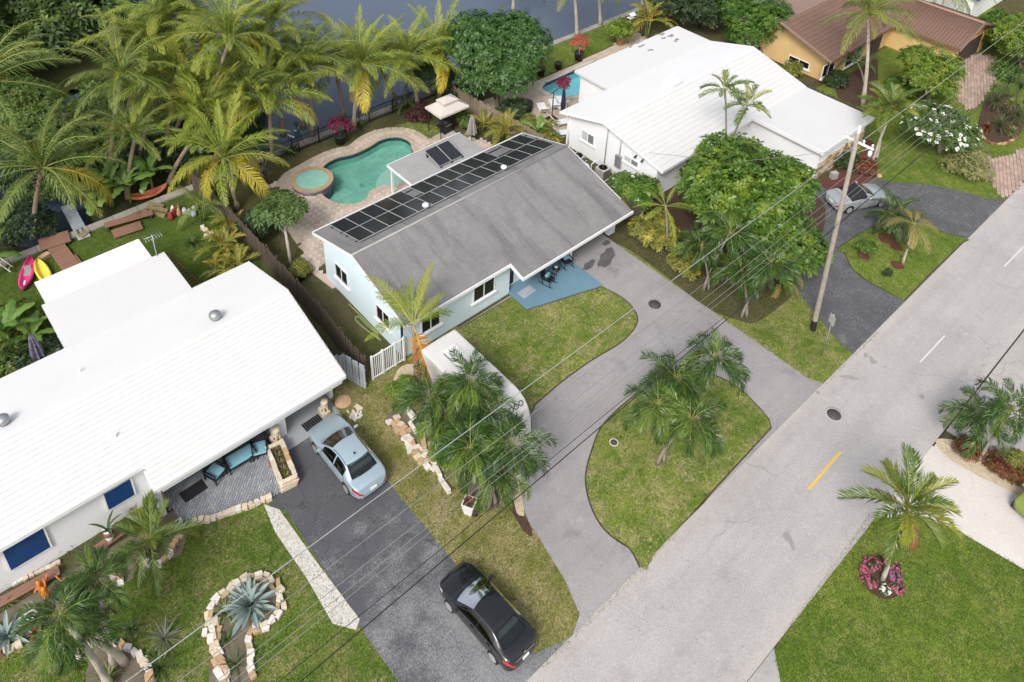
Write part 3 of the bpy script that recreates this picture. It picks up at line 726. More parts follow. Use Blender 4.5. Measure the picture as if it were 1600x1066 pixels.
def gable_wall(mb, x0, x1, y0, y1, yr, z0f, z0r, zr):
    """closed shell with gable ends facing -x and +x"""
    for x, flip in ((x0, 1), (x1, 0)):
        q = [(x, y0, 0), (x, y0, z0f), (x, yr, zr), (x, y1, z0r), (x, y1, 0)]
        mb.face(q if flip else q[::-1])
    mb.face([(x0, y0, 0), (x1, y0, 0), (x1, y0, z0f), (x0, y0, z0f)])
    mb.face([(x0, y1, 0), (x0, y1, z0r), (x1, y1, z0r), (x1, y1, 0)])
    mb.face([(x0, y0, z0f), (x1, y0, z0f), (x1, yr, zr), (x0, yr, zr)]); mb.face([(x0, yr, zr), (x1, yr, zr), (x1, y1, z0r), (x0, y1, z0r)])
def courses(T, x0, x1, ya, za, yb, zb, n, m, lift=.03, th=.04, jit=0, lipm='tile_butt_shade'):
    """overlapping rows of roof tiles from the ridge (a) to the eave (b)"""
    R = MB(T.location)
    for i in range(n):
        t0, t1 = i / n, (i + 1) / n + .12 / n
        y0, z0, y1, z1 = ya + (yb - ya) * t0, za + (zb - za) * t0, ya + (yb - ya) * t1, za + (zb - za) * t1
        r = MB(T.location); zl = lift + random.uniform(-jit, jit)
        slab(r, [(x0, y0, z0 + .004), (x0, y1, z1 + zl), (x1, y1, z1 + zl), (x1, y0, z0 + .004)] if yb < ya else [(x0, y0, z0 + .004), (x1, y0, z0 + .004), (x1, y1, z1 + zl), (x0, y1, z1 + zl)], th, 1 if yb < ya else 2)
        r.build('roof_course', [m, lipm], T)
def shingle(name, c, c2, streak):
    m, t, b, N, L = newmat(name); v = geo(t, 'Position')
    col = mix(t, ramp(t, noise(t, .35, 5, .6, v, .5), [(.35, 0.), (.65, 1.)]), c, c2)
    mp = N.new('ShaderNodeMapping'); mp.inputs['Scale'].default_value = (1.6, .22, .22); L.new(v, mp.inputs[0])
    col = mix(t, math_(t, 'MULTIPLY', ramp(t, noise(t, .8, 4, .65, mp.outputs[0], .4), [(.48, 0.), (.7, 1.)]), .75), col, streak)
    br = N.new('ShaderNodeTexBrick'); br.inputs['Scale'].default_value = 1; br.inputs['Brick Width'].default_value = .3; br.inputs['Row Height'].default_value = .145
    br.inputs['Mortar Size'].default_value = .012; br.inputs['Color1'].default_value = (.42, .42, .42, 1); br.inputs['Color2'].default_value = (.58, .58, .58, 1); br.inputs['Mortar'].default_value = (.25, .25, .25, 1)
    L.new(v, br.inputs['Vector'])
    col = mix(t, .38, col, br.outputs['Color'], 'OVERLAY')
    col = mix(t, .22, col, ramp(t, noise(t, 40, 2, .6, v), [(.3, .25), (.7, .75)]), 'OVERLAY')
    L.new(col, b.inputs['Base Color']); b.inputs['Roughness'].default_value = .9
    bump(t, b, br.outputs['Color'], .15)
shingle('shingle_grey', (.19, .185, .183), (.225, .22, .217), (.118, .115, .114))
mat('roof_flat_grey', (.34, .335, .33), (.26, .255, .25), .6, .85, world=True)
def stained(name, c, c2, st, amt=.1, sc=.7):
    m, t, b, N, L = newmat(name); v = geo(t, 'Position')
    col = mix(t, noise(t, .6, 4, .6, v), c, c2)
    mp = N.new('ShaderNodeMapping'); mp.inputs['Rotation'].default_value = (0, 0, .1); mp.inputs['Scale'].default_value = (1, 2.6, 1); L.new(v, mp.inputs[0])
    f = ramp(t, noise(t, sc, 7, .72, mp.outputs[0], .3), [(.66 - amt, 0.), (.8 - amt, 1.)])
    col = mix(t, math_(t, 'MULTIPLY', f, .55), col, st)
    L.new(col, b.inputs['Base Color']); b.inputs['Roughness'].default_value = .75
stained('roof_white_stained', (.61, .605, .60), (.57, .565, .56), (.42, .40, .37), .04)
stained('roof_tile_white', (.62, .615, .605), (.585, .58, .57), (.50, .485, .465), .04, .4)

mat('tile_butt_shade', (.42, .41, .40), (.52, .51, .50), 2, .85, world=True)  # greyer butt faces: the groove shadow under each course painted into the colour
# ---------------- the grey roofed house in the middle
HC = thing('house', 'pale blue house with grey shingle roof and solar panels, in the middle', 'house', (17.05, 25.75, 0))
o = HC.location
X0, X1, YR, ZR, SL = 17.02, 33.45, 30.3, 4.05, .29
zs = lambda y: ZR - SL * abs(y - YR)
wl = MB(o)
wl.face([(17.08, 25.75, 0), (17.08, 25.75, zs(25.75) - .1), (17.08, YR, ZR - .1), (17.08, 33.5, zs(33.5) - .1), (17.08, 33.5, 0)])
wl.box(17.08, 24.5, 25.75, 25.95, 0, zs(25.75) - .14, faces='xXyY')
wl.box(24.5, 29.2, 26.15, 26.35, 0, zs(26.15) - .14, faces='xXyY')
wl.box(24.3, 24.5, 25.95, 26.2, 0, zs(26) - .14, faces='X')
wl.box(29.0, 29.2, 26.35, 29, 0, zs(26.4) - .14); wl.box(29.2, 33.2, 29.0, 29.2, 0, 3.5)
wl.box(33.2, 33.4, 29.0, 33.5, 0, 3.0); wl.box(17.1, 33.3, 33.4, 33.5, 0, 2.9); wl.box(26.0, 26.6, 25.9, 26.13, 0, zs(25.9) - .14)
wl.box(33.2, 33.4, 25.6, 29.0, 2.0, 2.5)
wl.face([(33.38, 25.6, 2.45), (33.38, 33.5, 2.9), (33.38, YR, ZR - .1)])
wl.build('wall', 'wall_blue', HC)
for x0, x1 in ((28.95, 29.4), (32.75, 33.3)):
    MB(o).box(x0, x1, 25.45, 25.8, 0, 2.5).build('column', 'wall_blue', HC, bevel=.01)
MB(o).box(29.4, 32.75, 25.5, 25.75, 2.02, 2.5).build('beam', 'white_paint', HC)
r = MB(o)
slab(r, [(X0, YR, ZR), (X0, 25.45, zs(25.45)), (24.25, 25.45, zs(25.45)), (24.25, 24.4, zs(24.4)), (X1, 24.4, zs(24.4)), (X1, YR, ZR)], .09); r.build('front_roof_slope', 'shingle_grey', HC)
r = MB(o); slab(r, [(X0, YR, ZR), (X1, YR, ZR), (X1, 34.55, zs(34.55)), (X0, 34.55, zs(34.55))], .09); r.build('rear_roof_slope', 'shingle_grey', HC)
k = MB(o).tube([(X0, YR, ZR + .0), (X1, YR, ZR + .0)], .07, 6); k.build('ridge_cap', 'roof_flat_grey', HC)
fa = MB(o)
fa.box(X0 - .03, 24.25, 25.38, 25.447, zs(25.45) - .19, zs(25.45) + .015); fa.box(24.21, X1 + .03, 24.33, 24.397, zs(24.4) - .19, zs(24.4) + .015)
fa.face([(24.18, 25.45, zs(25.45) + .02), (24.18, 25.45, zs(25.45) - .19), (24.18, 24.35, zs(24.4) - .19), (24.18, 24.35, zs(24.4) + .02)])
fa.face([(24.18, 25.45, zs(25.45) + .02), (24.18, 24.35, zs(24.4) + .02), (24.247, 24.35, zs(24.4) + .02), (24.247, 25.45, zs(25.45) + .02)])
for x in (X0 - .03, X1 + .003):
    for y1 in (25.4, 34.6):
        e = [(x, YR, ZR + .02), (x, y1, zs(y1) + .02), (x + .03, y1, zs(y1) + .02), (x + .03, YR, ZR + .02)]
        slab(fa, e if y1 < YR else e[::-1], .2)
fa.box(X0, X1, 34.555, 34.62, zs(34.55) - .18, zs(34.55) + .01); fa.build('fascia', 'white_trim', HC)
def wx(T, x, sgn, u0, v0, u1, v1, **k):
    (ya, za), (yb, zb) = PX(u0, v0, x), PX(u1, v1, x); return window(T, 'x', x, sgn, min(ya, yb), max(ya, yb), min(za, zb), max(za, zb), **k)
def wy(T, y, sgn, u0, v0, u1, v1, **k):
    (xa, za), (xb, zb) = PY(u0, v0, y), PY(u1, v1, y); return window(T, 'y', y, sgn, min(xa, xb), max(xa, xb), min(za, zb), max(za, zb), **k)
window(HC, 'x', 17.08, -1, 31.0, 32.35, 1.05, 2.15); window(HC, 'x', 17.08, -1, 26.9, 28.2, 1.05, 2.15)
window(HC, 'y', 25.75, -1, 21.75, 23.35, .95, 2.15); window(HC, 'y', 25.75, -1, 18.2, 19.5, .95, 2.15)
window(HC, 'y', 26.15, -1, 24.62, 25.25, .08, 2.05, panes=1, sill=False, label='tall dark front door with white frame'); window(HC, 'y', 26.15, -1, 25.4, 25.95, 1.0, 1.9, panes=1)
MB(o).prism([(24.45, 26.1), (24.4, 24.15), (24.43, 24.1)] + PP((941, 447)) + [(29.2, 25.3), (29.15, 26.1)], 0, .09).build('porch_floor', 'porch_blue', HC)
k = MB(o)
for x, y in ((23.9, 25.42), (28.9, 24.36)): k.cbox((x, y - .08, 2.32), (.2, .14, .16))
MB(o).lathe([(.10, 0), (.10, .12), (.05, .16), (0, .16)], (23.95, 25.6, 2.15), 10).build('porch_lamp', 'white_trim', HC)
for u, v in ((665, 327), (787, 268)):
    y = YR + (.9); p = P(u, v, zs(y)); z = zs(p.y)
    k = MB(o); k.lathe([(.07, z - .1), (.07, z + .22), (.19, z + .24), (.20, z + .34), (.10, z + .42), (0, z + .43)], (p.x, p.y, 0), 16); k.build('roof_vent', 'white_trim', HC)
# rear patio roof
MB(o).box(24.3, 30.35, 34.63, 37.65, 2.42, 2.54).build('patio_roof', 'roof_flat_grey', HC)
k = MB(o)
for x in (24.5, 27.3, 30.1): k.box(x - .06, x + .06, 37.4, 37.52, 0, 2.42)
k.box(24.27, 30.38, 37.653, 37.69, 2.36, 2.55); k.box(24.26, 24.297, 34.63, 37.65, 2.36, 2.55); k.build('patio_post', 'white_trim', HC)
# solar panels
m_, t_, b_, N_, L_ = newmat('solar_cell')
uvw = coord(t_); br = N_.new('ShaderNodeTexBrick'); br.offset = 0
for kx, x in (('Scale', 1), ('Brick Width', .157), ('Row Height', .157), ('Mortar Size', .007), ('Mortar Smooth', .1)): br.inputs[kx].default_value = x
br.inputs['Color1'].default_value = (.008, .009, .013, 1); br.inputs['Color2'].default_value = (.011, .012, .017, 1); br.inputs['Mortar'].default_value = (.10, .10, .11, 1)
L_.new(uvw, br.inputs['Vector']); L_.new(br.outputs[0], b_.inputs['Base Color']); b_.inputs['Roughness'].default_value = .12
PWX, PLY = 1.0, 1.68
fr = MB(); fr.box(0, PWX, 0, .022, 0, .04); fr.box(0, PWX, PLY - .022, PLY, 0, .04); fr.box(0, .022, .022, PLY - .022, 0, .04); fr.box(PWX - .022, PWX, .022, PLY - .022, 0, .04)
FRM = fr.mesh('panel_frame', 'steel_light'); CEL = MB().box(.02, PWX - .02, .02, PLY - .02, .005, .030).mesh('cell_sheet', 'solar_cell')
def panel(T, x, y, z, tilt):
    p = put('solar_panel', FRM, T, Vector((x, y, z)) - T.location, (tilt, 0, 0)); put('cell_sheet', CEL, p)
SA = thing('solar_array', 'long double row of black solar panels on the grey rear roof slope', 'solar panels', (18.0, 31.05, zs(31.05) + .1))
tl = -math.atan(SL); cs = math.cos(tl)
for row, cells in ((0, range(15)), (1, list(range(5)) + [x + .62 for x in range(5, 11)] + [12.9, 13.9])):
    for i in cells:
        y = 31.05 + row * 1.69 * cs; panel(SA, 18.0 + i * 1.005, y, zs(y) + .1, tl)
k = MB(SA.location)
for row in (0, 1):
    for f in (.3, 1.35):
        y = 31.05 + (row * 1.69 + f) * cs; k.box(17.9, 33.3, y - .02, y + .02, zs(y) + .02, zs(y) + .07)
k.build('mounting_rail', 'black_metal', SA)
SB = thing('solar_array', 'pair of solar panels tilted on the flat patio roof by the pool', 'solar panels', (26.6, 35.15, 2.62))
for i in range(2): panel(SB, 26.7 + i * 1.01, 35.2, 2.66, math.radians(12))
k = MB(SB.location)
for x in (26.8, 27.7, 28.6): k.box(x - .02, x + .02, 35.1, 35.25, 2.545, 2.68); k.box(x - .02, x + .02, 36.6, 36.75, 2.545, 2.95)
k.build('mounting_leg', 'black_metal', SB)

# ---------------- the white roofed house on the left
HL = thing('house', 'long white roofed house with blue shutters and grey patio on the left', 'house', (-12, 24.9, 0))
o = HL.location; YL, ZL, SLL = 30.1, 4.1, .295
zl = lambda y: ZL - SLL * abs(y - YL)
w_ = MB(o); w_.box(-12, 4.2, 26.35, 26.5, 0, zl(26.4) - .1, faces='xXyY'); w_.box(4.05, 9.6, 26.75, 26.9, 0, zl(26.8) - .1, faces='xXyY')
w_.box(4.05, 4.25, 25.3, 26.75, 0, zl(25.6) - .16); w_.box(10.25, 13.0, 27.0, 27.15, 0, zl(27) - .1, faces='yY')
w_.box(9.45, 10.15, 25.55, 27.0, 0, zl(25.6) - .14); w_.box(12.75, 12.95, 26.0, 27, 0, zl(26) - .1)
w_.face([(12.98, 27, 0), (12.98, 34.3, 0), (12.98, 34.3, zl(34.3) - .1), (12.98, YL, ZL - .1), (12.98, 27, zl(27) - .1)])
w_.box(-12, 12.98, 34.2, 34.3, 0, zl(34.3) - .1); w_.box(3.75, 9.75, 34.3, 38.1, 0, 2.55); w_.box(3.95, 9.2, 38.1, 40.5, 0, 2.25)
w_.build('wall', 'wall_grey', HL)
MB(o).box(4.25, 12.95, 24.92, 25.12, 2.02, 2.5).build('porch_beam', 'wall_grey', HL)
MB(o).box(4.25, 12.9, 25.2, 26.95, 2.52, 2.56).build('porch_ceiling', 'white_paint', HL)
MB(o).box(5.9, 9.45, 26.70, 26.75, 0.0, .75).build('wood_cladding', 'wood_brown', HL)
for i in range(10): pass
RX0, RX1 = -12.2, 13.1
r = MB(o); slab(r, [(RX0, YL, ZL - .06), (RX0, 26.0, zl(26.0) - .06), (4.0, 26.0, zl(26.0) - .06), (4.0, 24.85, zl(24.85) - .06), (RX1, 24.85, zl(24.85) - .06), (RX1, YL, ZL - .06)], .12); r.build('front_roof_slope', 'white_paint', HL)
n1 = 17; yb = 26.0
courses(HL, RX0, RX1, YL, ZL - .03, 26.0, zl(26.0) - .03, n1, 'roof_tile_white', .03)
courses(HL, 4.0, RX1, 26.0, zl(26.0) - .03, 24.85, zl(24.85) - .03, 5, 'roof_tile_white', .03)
r = MB(o); slab(r, [(RX0, YL, ZL), (RX1, YL, ZL), (RX1, 34.75, zl(34.75)), (RX0, 34.75, zl(34.75))], .16); r.build('rear_roof_slope', 'roof_white', HL)
MB(o).box(3.55, 9.87, 34.4, 38.35, 2.58, 2.78).build('flat_roof', 'roof_white_stained', HL)
MB(o).box(3.8, 9.3, 38.0, 40.75, 2.3, 2.42).build('shed_roof', 'roof_white', HL)
k = MB(o); k.box(RX0, 4.0, 25.94, 25.997, zl(26) - .2, zl(26) - .0); k.box(3.97, RX1, 24.79, 24.847, zl(24.85) - .2, zl(24.85)); k.box(3.94, 3.997, 24.79, 26.0, zl(24.85) - .2, zl(24.85) - .02)
k.face([(RX1 + .03, YL, ZL + .02), (RX1 + .03, 24.8, zl(24.8) + .02), (RX1 + .03, 24.8, zl(24.8) - .2), (RX1 + .03, YL, ZL - .2)]); k.face([(RX1 + .03, 34.8, zl(34.8) + .02), (RX1 + .03, YL, ZL + .02), (RX1 + .03, YL, ZL - .2), (RX1 + .03, 34.8, zl(34.8) - .2)])
k.build('fascia', 'white_trim', HL)
def shutter(x0, x1, z0, z1, lab):
    k = MB(o); k.box(x0, x1, 26.27, 26.32, z0, z1); n = 9
    for i in range(n): k.box(x0 + .02, x1 - .02, 26.245, 26.27, z0 + (i + .12) * (z1 - z0) / n, z0 + (i + .8) * (z1 - z0) / n)
    s_ = k.build('shutter', 'shutter_blue', HL, lab)
    f = MB(o); f.box(x0 - .07, x0 - .003, 26.26, 26.345, z0 - .06, z1 + .05); f.box(x1 + .003, x1 + .07, 26.26, 26.345, z0 - .06, z1 + .05); f.box(x0 - .003, x1 + .003, 26.26, 26.345, z0 - .06, z0 - .003); f.build('shutter_frame', 'white_trim', s_)
shutter(-1.42, .02, 1.0, 2.3, 'large blue shutter'); shutter(2.35, 3.42, 1.12, 2.1, 'smaller blue shutter')
MB(o).box(10.5, 11.45, 26.94, 27.0, .1, 2.1).build('front_door', 'door_blue', HL, 'blue front door')
MB(o).lathe([(.035, 0), (.035, .05), (0, .06)], (10.62, 26.90, 1.05), 8).build('door_handle', 'galv', HL)
MB(o).box(4.6, 5.7, 26.69, 26.75, .1, 2.1).build('side_door', 'wall_white', HL)
sp = thing  # stone cladding right of the door: separate stones
zc = .05
while zc < 2.3:
    xs_ = 11.6; hh = random.uniform(.18, .26)
    while xs_ < 12.7:
        wd = min(random.uniform(.2, .42), 12.74 - xs_)
        MB(o).box(xs_ + .01, xs_ + wd - .01, 26.93 - random.random() * .03, 27.0, zc + .01, zc + hh - .01).build('cladding_stone', random.choice(('stone_cream', 'stone_tan', 'stone_cream')), HL)
        xs_ += wd
    zc += hh
def on_roof(u, v, fz):
    z = 3.0
    for _ in range(30): z = .5 * z + .5 * fz(P(u, v, z).y)
    return P(u, v, z)
def turbine(u, v, z, T):
    p = on_roof(u, v + 8, zl); z = p.z; k = MB(T.location); k.lathe([(.17, z - .2), (.17, z + .12), (.26, z + .16), (.28, z + .3), (.22, z + .42), (.06, z + .48), (0, z + .48)], (p.x, p.y, 0), 18)
    for a in range(18):
        q = a * pi / 9; k.cbox((p.x + .27 * math.cos(q), p.y + .27 * math.sin(q), z + .29), (.02, .035, .2), q)
    k.build('turbine_vent', 'galv', T)
turbine(337, 491, zl(33.5), HL); turbine(6, 655, zl(32), HL)
for u, v in ((125, 577), (181, 678)):
    p = on_roof(u, v + 4, zl); z = p.z; MB(o).lathe([(.045, z - .1), (.045, z + .22), (.03, z + .22), (.03, z + .05), (0, z + .05)], (p.x, p.y, 0), 10).build('vent_pipe', 'white_trim', HL)
# patio of grey pavers with a stone edge
pp = [(4.3, 26.7), (4.55, 24.55)] + PP((318, 812), (428, 776), (450, 758), (415, 682)) + [(9.4, 25.6), (9.4, 26.7)]
pave('patio', pp, (.22, .11), .10, 'paver_grey', rz=.785)
flat('entry_slab', [(9.7, 24.72), (12.7, 24.75), (12.7, 26.95), (9.4, 26.95), (9.4, 25.3)], .02, 'paver_grey')

# ---------------- the white house on the right
HW = thing('house', 'white house with white tile roof and flat roofed garage on the right', 'house', (37.9, 25.9, 0))
o = HW.location; YW, ZW = 30.75, 4.1
zf = lambda y: ZW - (ZW - 2.72) * (YW - y) / (YW - 25.6); zr_ = lambda y: ZW - (ZW - 2.95) * (y - YW) / (34.8 - YW)
w_ = MB(o); gable_wall(w_, 37.9, 55.1, 26.1, 34.5, YW, zf(26.1) - .12, zr_(34.5) - .12, ZW - .12)
w_.box(42.85, 55.2, 34.4, 38.0, 0, 2.7, faces='xXyY'); w_.box(48.5, 55.0, 20.25, 26.1, 0, 2.5, faces='xXyY'); w_.build('wall', 'wall_white', HW)
r = MB(o); slab(r, [(37.45, YW, ZW - .05), (37.75, 25.6, zf(25.6) - .05), (55.35, 25.6, zf(25.6) - .05), (55.35, YW, ZW - .05)], .12); r.build('front_roof_slope', 'white_paint', HW)
n = 13
for i in range(n):
    t0, t1 = i / n, (i + 1.1) / n; y0, y1 = YW - (YW - 25.6) * t0, YW - (YW - 25.6) * t1
    r = MB(o); x0, x1 = 37.45 + .3 * t0, 37.45 + .3 * t1
    slab(r, [(x0, y0, zf(y0)), (x1, y1, zf(y1) + .03), (55.35, y1, zf(y1) + .03), (55.35, y0, zf(y0))], .05, 1); r.build('roof_course', ['roof_tile_white', 'tile_butt_shade'], HW)
r = MB(o); slab(r, [(37.45, YW, ZW + .01), (55.35, YW, ZW + .01), (55.35, 34.8, zr_(34.8)), (37.4, 34.8, zr_(34.8))], .18); r.build('rear_roof_slope', 'roof_white', HW)
MB(o).box(42.5, 55.4, 34.6, 38.4, 2.72, 2.92).build('flat_roof', 'roof_white_stained', HW)
MB(o).box(48.2, 55.25, 19.95, 26.45, 2.5, 2.74).build('garage_roof', 'roof_white_stained', HW)
stained('roof_moss', (.13, .115, .09), (.22, .20, .16), (.5, .48, .45), .22, 3.0)
def tilted_patch(u0, v0, du, dv, name):
    pass
k = MB(o); k.box(37.72, 48.2, 25.53, 25.597, zf(25.6) - .2, zf(25.6) + .02); k.box(48.15, 55.3, 19.89, 19.947, 2.46, 2.76); k.box(48.14, 48.197, 19.95, 25.6, 2.46, 2.76)
slab(k, [(37.41, YW, ZW + .03), (37.36, 34.85, zr_(34.85) + .02), (37.33, 34.85, zr_(34.85) + .02), (37.38, YW, ZW + .03)], .22); slab(k, [(37.41, YW, ZW + .03), (37.38, YW, ZW + .03), (37.70, 25.55, zf(25.55) + .03), (37.73, 25.55, zf(25.55) + .03)], .22); k.build('fascia', 'white_trim', HW)
wx(HW, 37.9, -1, 909.5, 201, 928, 229, glass=('glass_grey', 'glass_pale'), label='rear side window'); wx(HW, 37.9, -1, 975.5, 240, 997, 264, glass=('glass_grey', 'glass_pale'), label='front side window')
p = P(1050, 133, 3.9); z = zr_(p.y) if p.y > YW else zf(p.y)
k = MB(o); k.cbox((p.x, p.y, z + .1), (.9, .9, .3)); k.cbox((p.x, p.y, z + .29), (1.06, 1.06, .08)); k.build('roof_hatch', 'white_trim', HW)
MB(o).lathe([(.03, z + .3), (.03, z + .95), (0, z + .95)], (p.x, p.y, 0), 8).build('vent_pipe', 'white_trim', HW)
k = MB(o)
for y, z0, z1 in ((29.35, 1.0, 3.5), (30.6, .1, 3.7)): k.tube([(37.84, y, z0), (37.84, y, z1)], .035, 6)
k.build('conduit', 'galv', HW); MB(o).box(37.7, 37.88, 29.1, 29.6, .9, 1.85).build('meter_box', 'galv', HW)
MB(o).tube([(37.84, 34.2, 0), (37.84, 34.2, 2.8)], .045, 8).build('downpipe', 'white_trim', HW)
k = MB(o)
for y in (27.9, 27.3): k.tube([(37.86, y, 2.65), (37.7, y, 2.62), (37.62, y, 2.52)], [.05, .06, .09], 8)
k.build('security_lamp', 'black_plastic', HW)

# low stone faced wall along the garage front
zc = 0.02
while zc < 1.5:
    xs_ = 48.5; hh = random.uniform(.2, .3)
    while xs_ < 54.98:
        wd = min(random.uniform(.3, .7), 55.0 - xs_); MB(o).box(xs_ + .008, xs_ + wd - .008, 20.17 - random.random() * .03, 20.25, zc + .008, zc + hh - .008).build('cladding_stone', random.choice(('stone_tan', 'stone_cream', 'timber')), HW); xs_ += wd
    zc += hh
# mossy roof tiles at the rear corner: dark dirty tiles lying on the flat roof
for i, (u, v, a, bb) in enumerate(((1032, 55, 1.0, .45), (1043, 58, 1.2, .45), (1055, 64, .8, .4), (1027, 54, .5, .35), (996, 65, 1.0, .5), (1004, 72, .9, .4), (1016, 79, .6, .35), (985, 73, .7, .25))):
    p = P(u, v, 2.93); R_ = random.Random(i)
    for j in range(3): q = (p.x + R_.uniform(-.5, .5) * a, p.y + R_.uniform(-.3, .3) * bb); MB(o).prism(smooth_poly([(q[0] + a * .3 * R_.uniform(.5, 1.2) * math.cos(t * pi / 4), q[1] + bb * .34 * R_.uniform(.4, 1.2) * math.sin(t * pi / 4)) for t in range(8)], 2), 2.919, 2.924 + .002 * j).build('moss_patch', 'roof_moss', HW)

# ---------------- the ochre house at upper right
HY = thing('house', 'ochre house with brown tile roof and garage wing at upper right', 'house', (61.9, 27.1, 0))
o = HY.location; YY, ZY = 31.75, 4.2; yf = lambda y: ZY - (ZY - 2.55) * abs(YY - y) / (YY - 26.6)
w_ = MB(o); gable_wall(w_, 61.9, 76, 27.2, 36.2, YY, yf(27.2) - .12, yf(36.2) - .12, ZY - .12)
w_.box(72.8, 73.4, 21.1, 27.2, 0, 2.5); w_.box(78.6, 79.5, 21.1, 33, 0, 2.5); w_.face([(72.8, 21.1, 2.4), (79.5, 21.1, 2.4), (76.2, 21.1, 3.6)]); w_.box(73.4, 78.6, 21.1, 21.3, 2.12, 2.5, faces='yYzZ')
w_.build('wall', 'wall_ochre', HY)
stained('roof_tile_brown', (.155, .085, .060), (.205, .122, .088), (.085, .05, .04), .1, 1.2)
stained('roof_tile_pink', (.30, .195, .155), (.26, .165, .13), (.22, .14, .11), .1, 1.0)
courses(HY, 60.9, 76.5, YY, ZY, 26.6, yf(26.6), 13, 'roof_tile_brown', .05, .06, lipm='roof_tile_brown')
courses(HY, 60.9, 80, YY, ZY, 36.6, yf(36.6), 13, 'roof_tile_pink', .02, .06, lipm='roof_tile_pink')
# garage wing: barrel tiles run down the slopes in columns
zg = lambda x: 3.8 - (3.8 - 2.5) * abs(x - 76.2) / 4.0
r = MB(o); slab(r, [(76.2, 20.7, 3.74), (76.2, 30, 3.74), (72.2, 30, 2.44), (72.2, 20.7, 2.44)], .12); slab(r, [(76.2, 20.7, 3.74), (80.2, 20.7, 2.44), (80.2, 31, 2.44), (76.2, 31, 3.74)], .12); r.build('garage_roof', 'roof_tile_brown', HY)
bt = MB()
bt.tube([(0, 0, 0), (-4.0, 0, -1.3)], .10, 7); BT = bt.mesh('barrel_tile_row', 'roof_tile_brown')
for i in range(26):
    y = 20.85 + i * .3
    put('barrel_tile_row', BT, HY, Vector((76.2, y, 3.77)) - o); 
bt = MB(); bt.tube([(0, 0, 0), (4.0, 0, -1.3)], .10, 7); BT2 = bt.mesh('barrel_tile_row', 'roof_tile_brown')
for i in range(20): put('barrel_tile_row', BT2, HY, Vector((76.2, 20.85 + i * .3, 3.77)) - o)
MB(o).tube([(76.2, 20.7, 3.86), (76.2, 30, 3.86)], .13, 8).build('ridge_tile', 'roof_tile_pink', HY)
k = MB(o); slab(k, [(76.2, 20.62, 3.92), (76.2, 20.69, 3.92), (72.15, 20.69, 2.58), (72.15, 20.62, 2.58)], .22); slab(k, [(76.2, 20.62, 3.92), (80.25, 20.62, 2.58), (80.25, 20.69, 2.58), (76.2, 20.69, 3.92)], .22); k.build('rake_board', 'roof_tile_pink', HY)
g = MB(o)
for i in range(4): g.box(73.42, 78.58, 21.16, 21.2, .03 + i * .52, .03 + i * .52 + .505)
g.build('garage_door', 'wood_dark', HY)
wx(HY, 61.9, -1, 1233.5, 85, 1263.5, 110); wy(HY, 27.2, -1, 1287, 103, 1301, 112, sill=True); wy(HY, 27.2, -1, 1325, 80, 1343, 92); wy(HY, 27.2, -1, 1360, 63, 1372, 80)
k = MB(o); k.tube([(61.2, 26.75, 2.45), (61.75, 27.15, 2.3), (61.8, 27.15, 0)], .06, 6); k.build('downpipe', 'wood_brown', HY); k = MB(o); slab(k, [(60.85, YY, ZY + .08), (60.95, YY, ZY + .08), (60.95, 26.55, yf(26.6) + .07), (60.85, 26.55, yf(26.6) + .07)][::-1], .2); k.build('rake_board', 'roof_tile_pink', HY)
MB(o).box(60.9, 72.2, 26.52, 26.6, yf(26.6) - .18, yf(26.6) - .03).build('fascia', 'wood_brown', HY)
MB(o).box(69, 71.5, 27.14, 27.2, .05, 2.1).build('front_door', 'wood_dark', HY)
# houses beyond
def farhouse(name, lab, x0, x1, y0, y1, z, m, wm):
    T = thing(name, lab, 'house', (x0, y0, 0)); b = MB(T.location); b.box(x0 + .4, x1 - .4, y0 + .4, y1 - .4, 0, z); b.build('wall', wm, T)
    ym = (y0 + y1) / 2; r = MB(T.location); slab(r, [(x0, ym, z + 1.3), (x0, y0, z), (x1, y0, z), (x1, ym, z + 1.3)], .15); r.build('front_roof_slope', m, T)
    r = MB(T.location); slab(r, [(x0, ym, z + 1.3), (x1, ym, z + 1.3), (x1, y1, z), (x0, y1, z)], .15); r.build('rear_roof_slope', m, T)
mat('roof_dark', (.10, .105, .115), (.08, .085, .095), 1, .9, world=True)
farhouse('house', 'dark grey roofed house beyond the ochre garage', 84, 101, 24, 35, 2.7, 'roof_dark', 'wall_white')
farhouse('house', 'pale roofed house just behind the ochre house', 66, 84, 39.5, 50, 2.6, 'roof_white', 'wall_white')
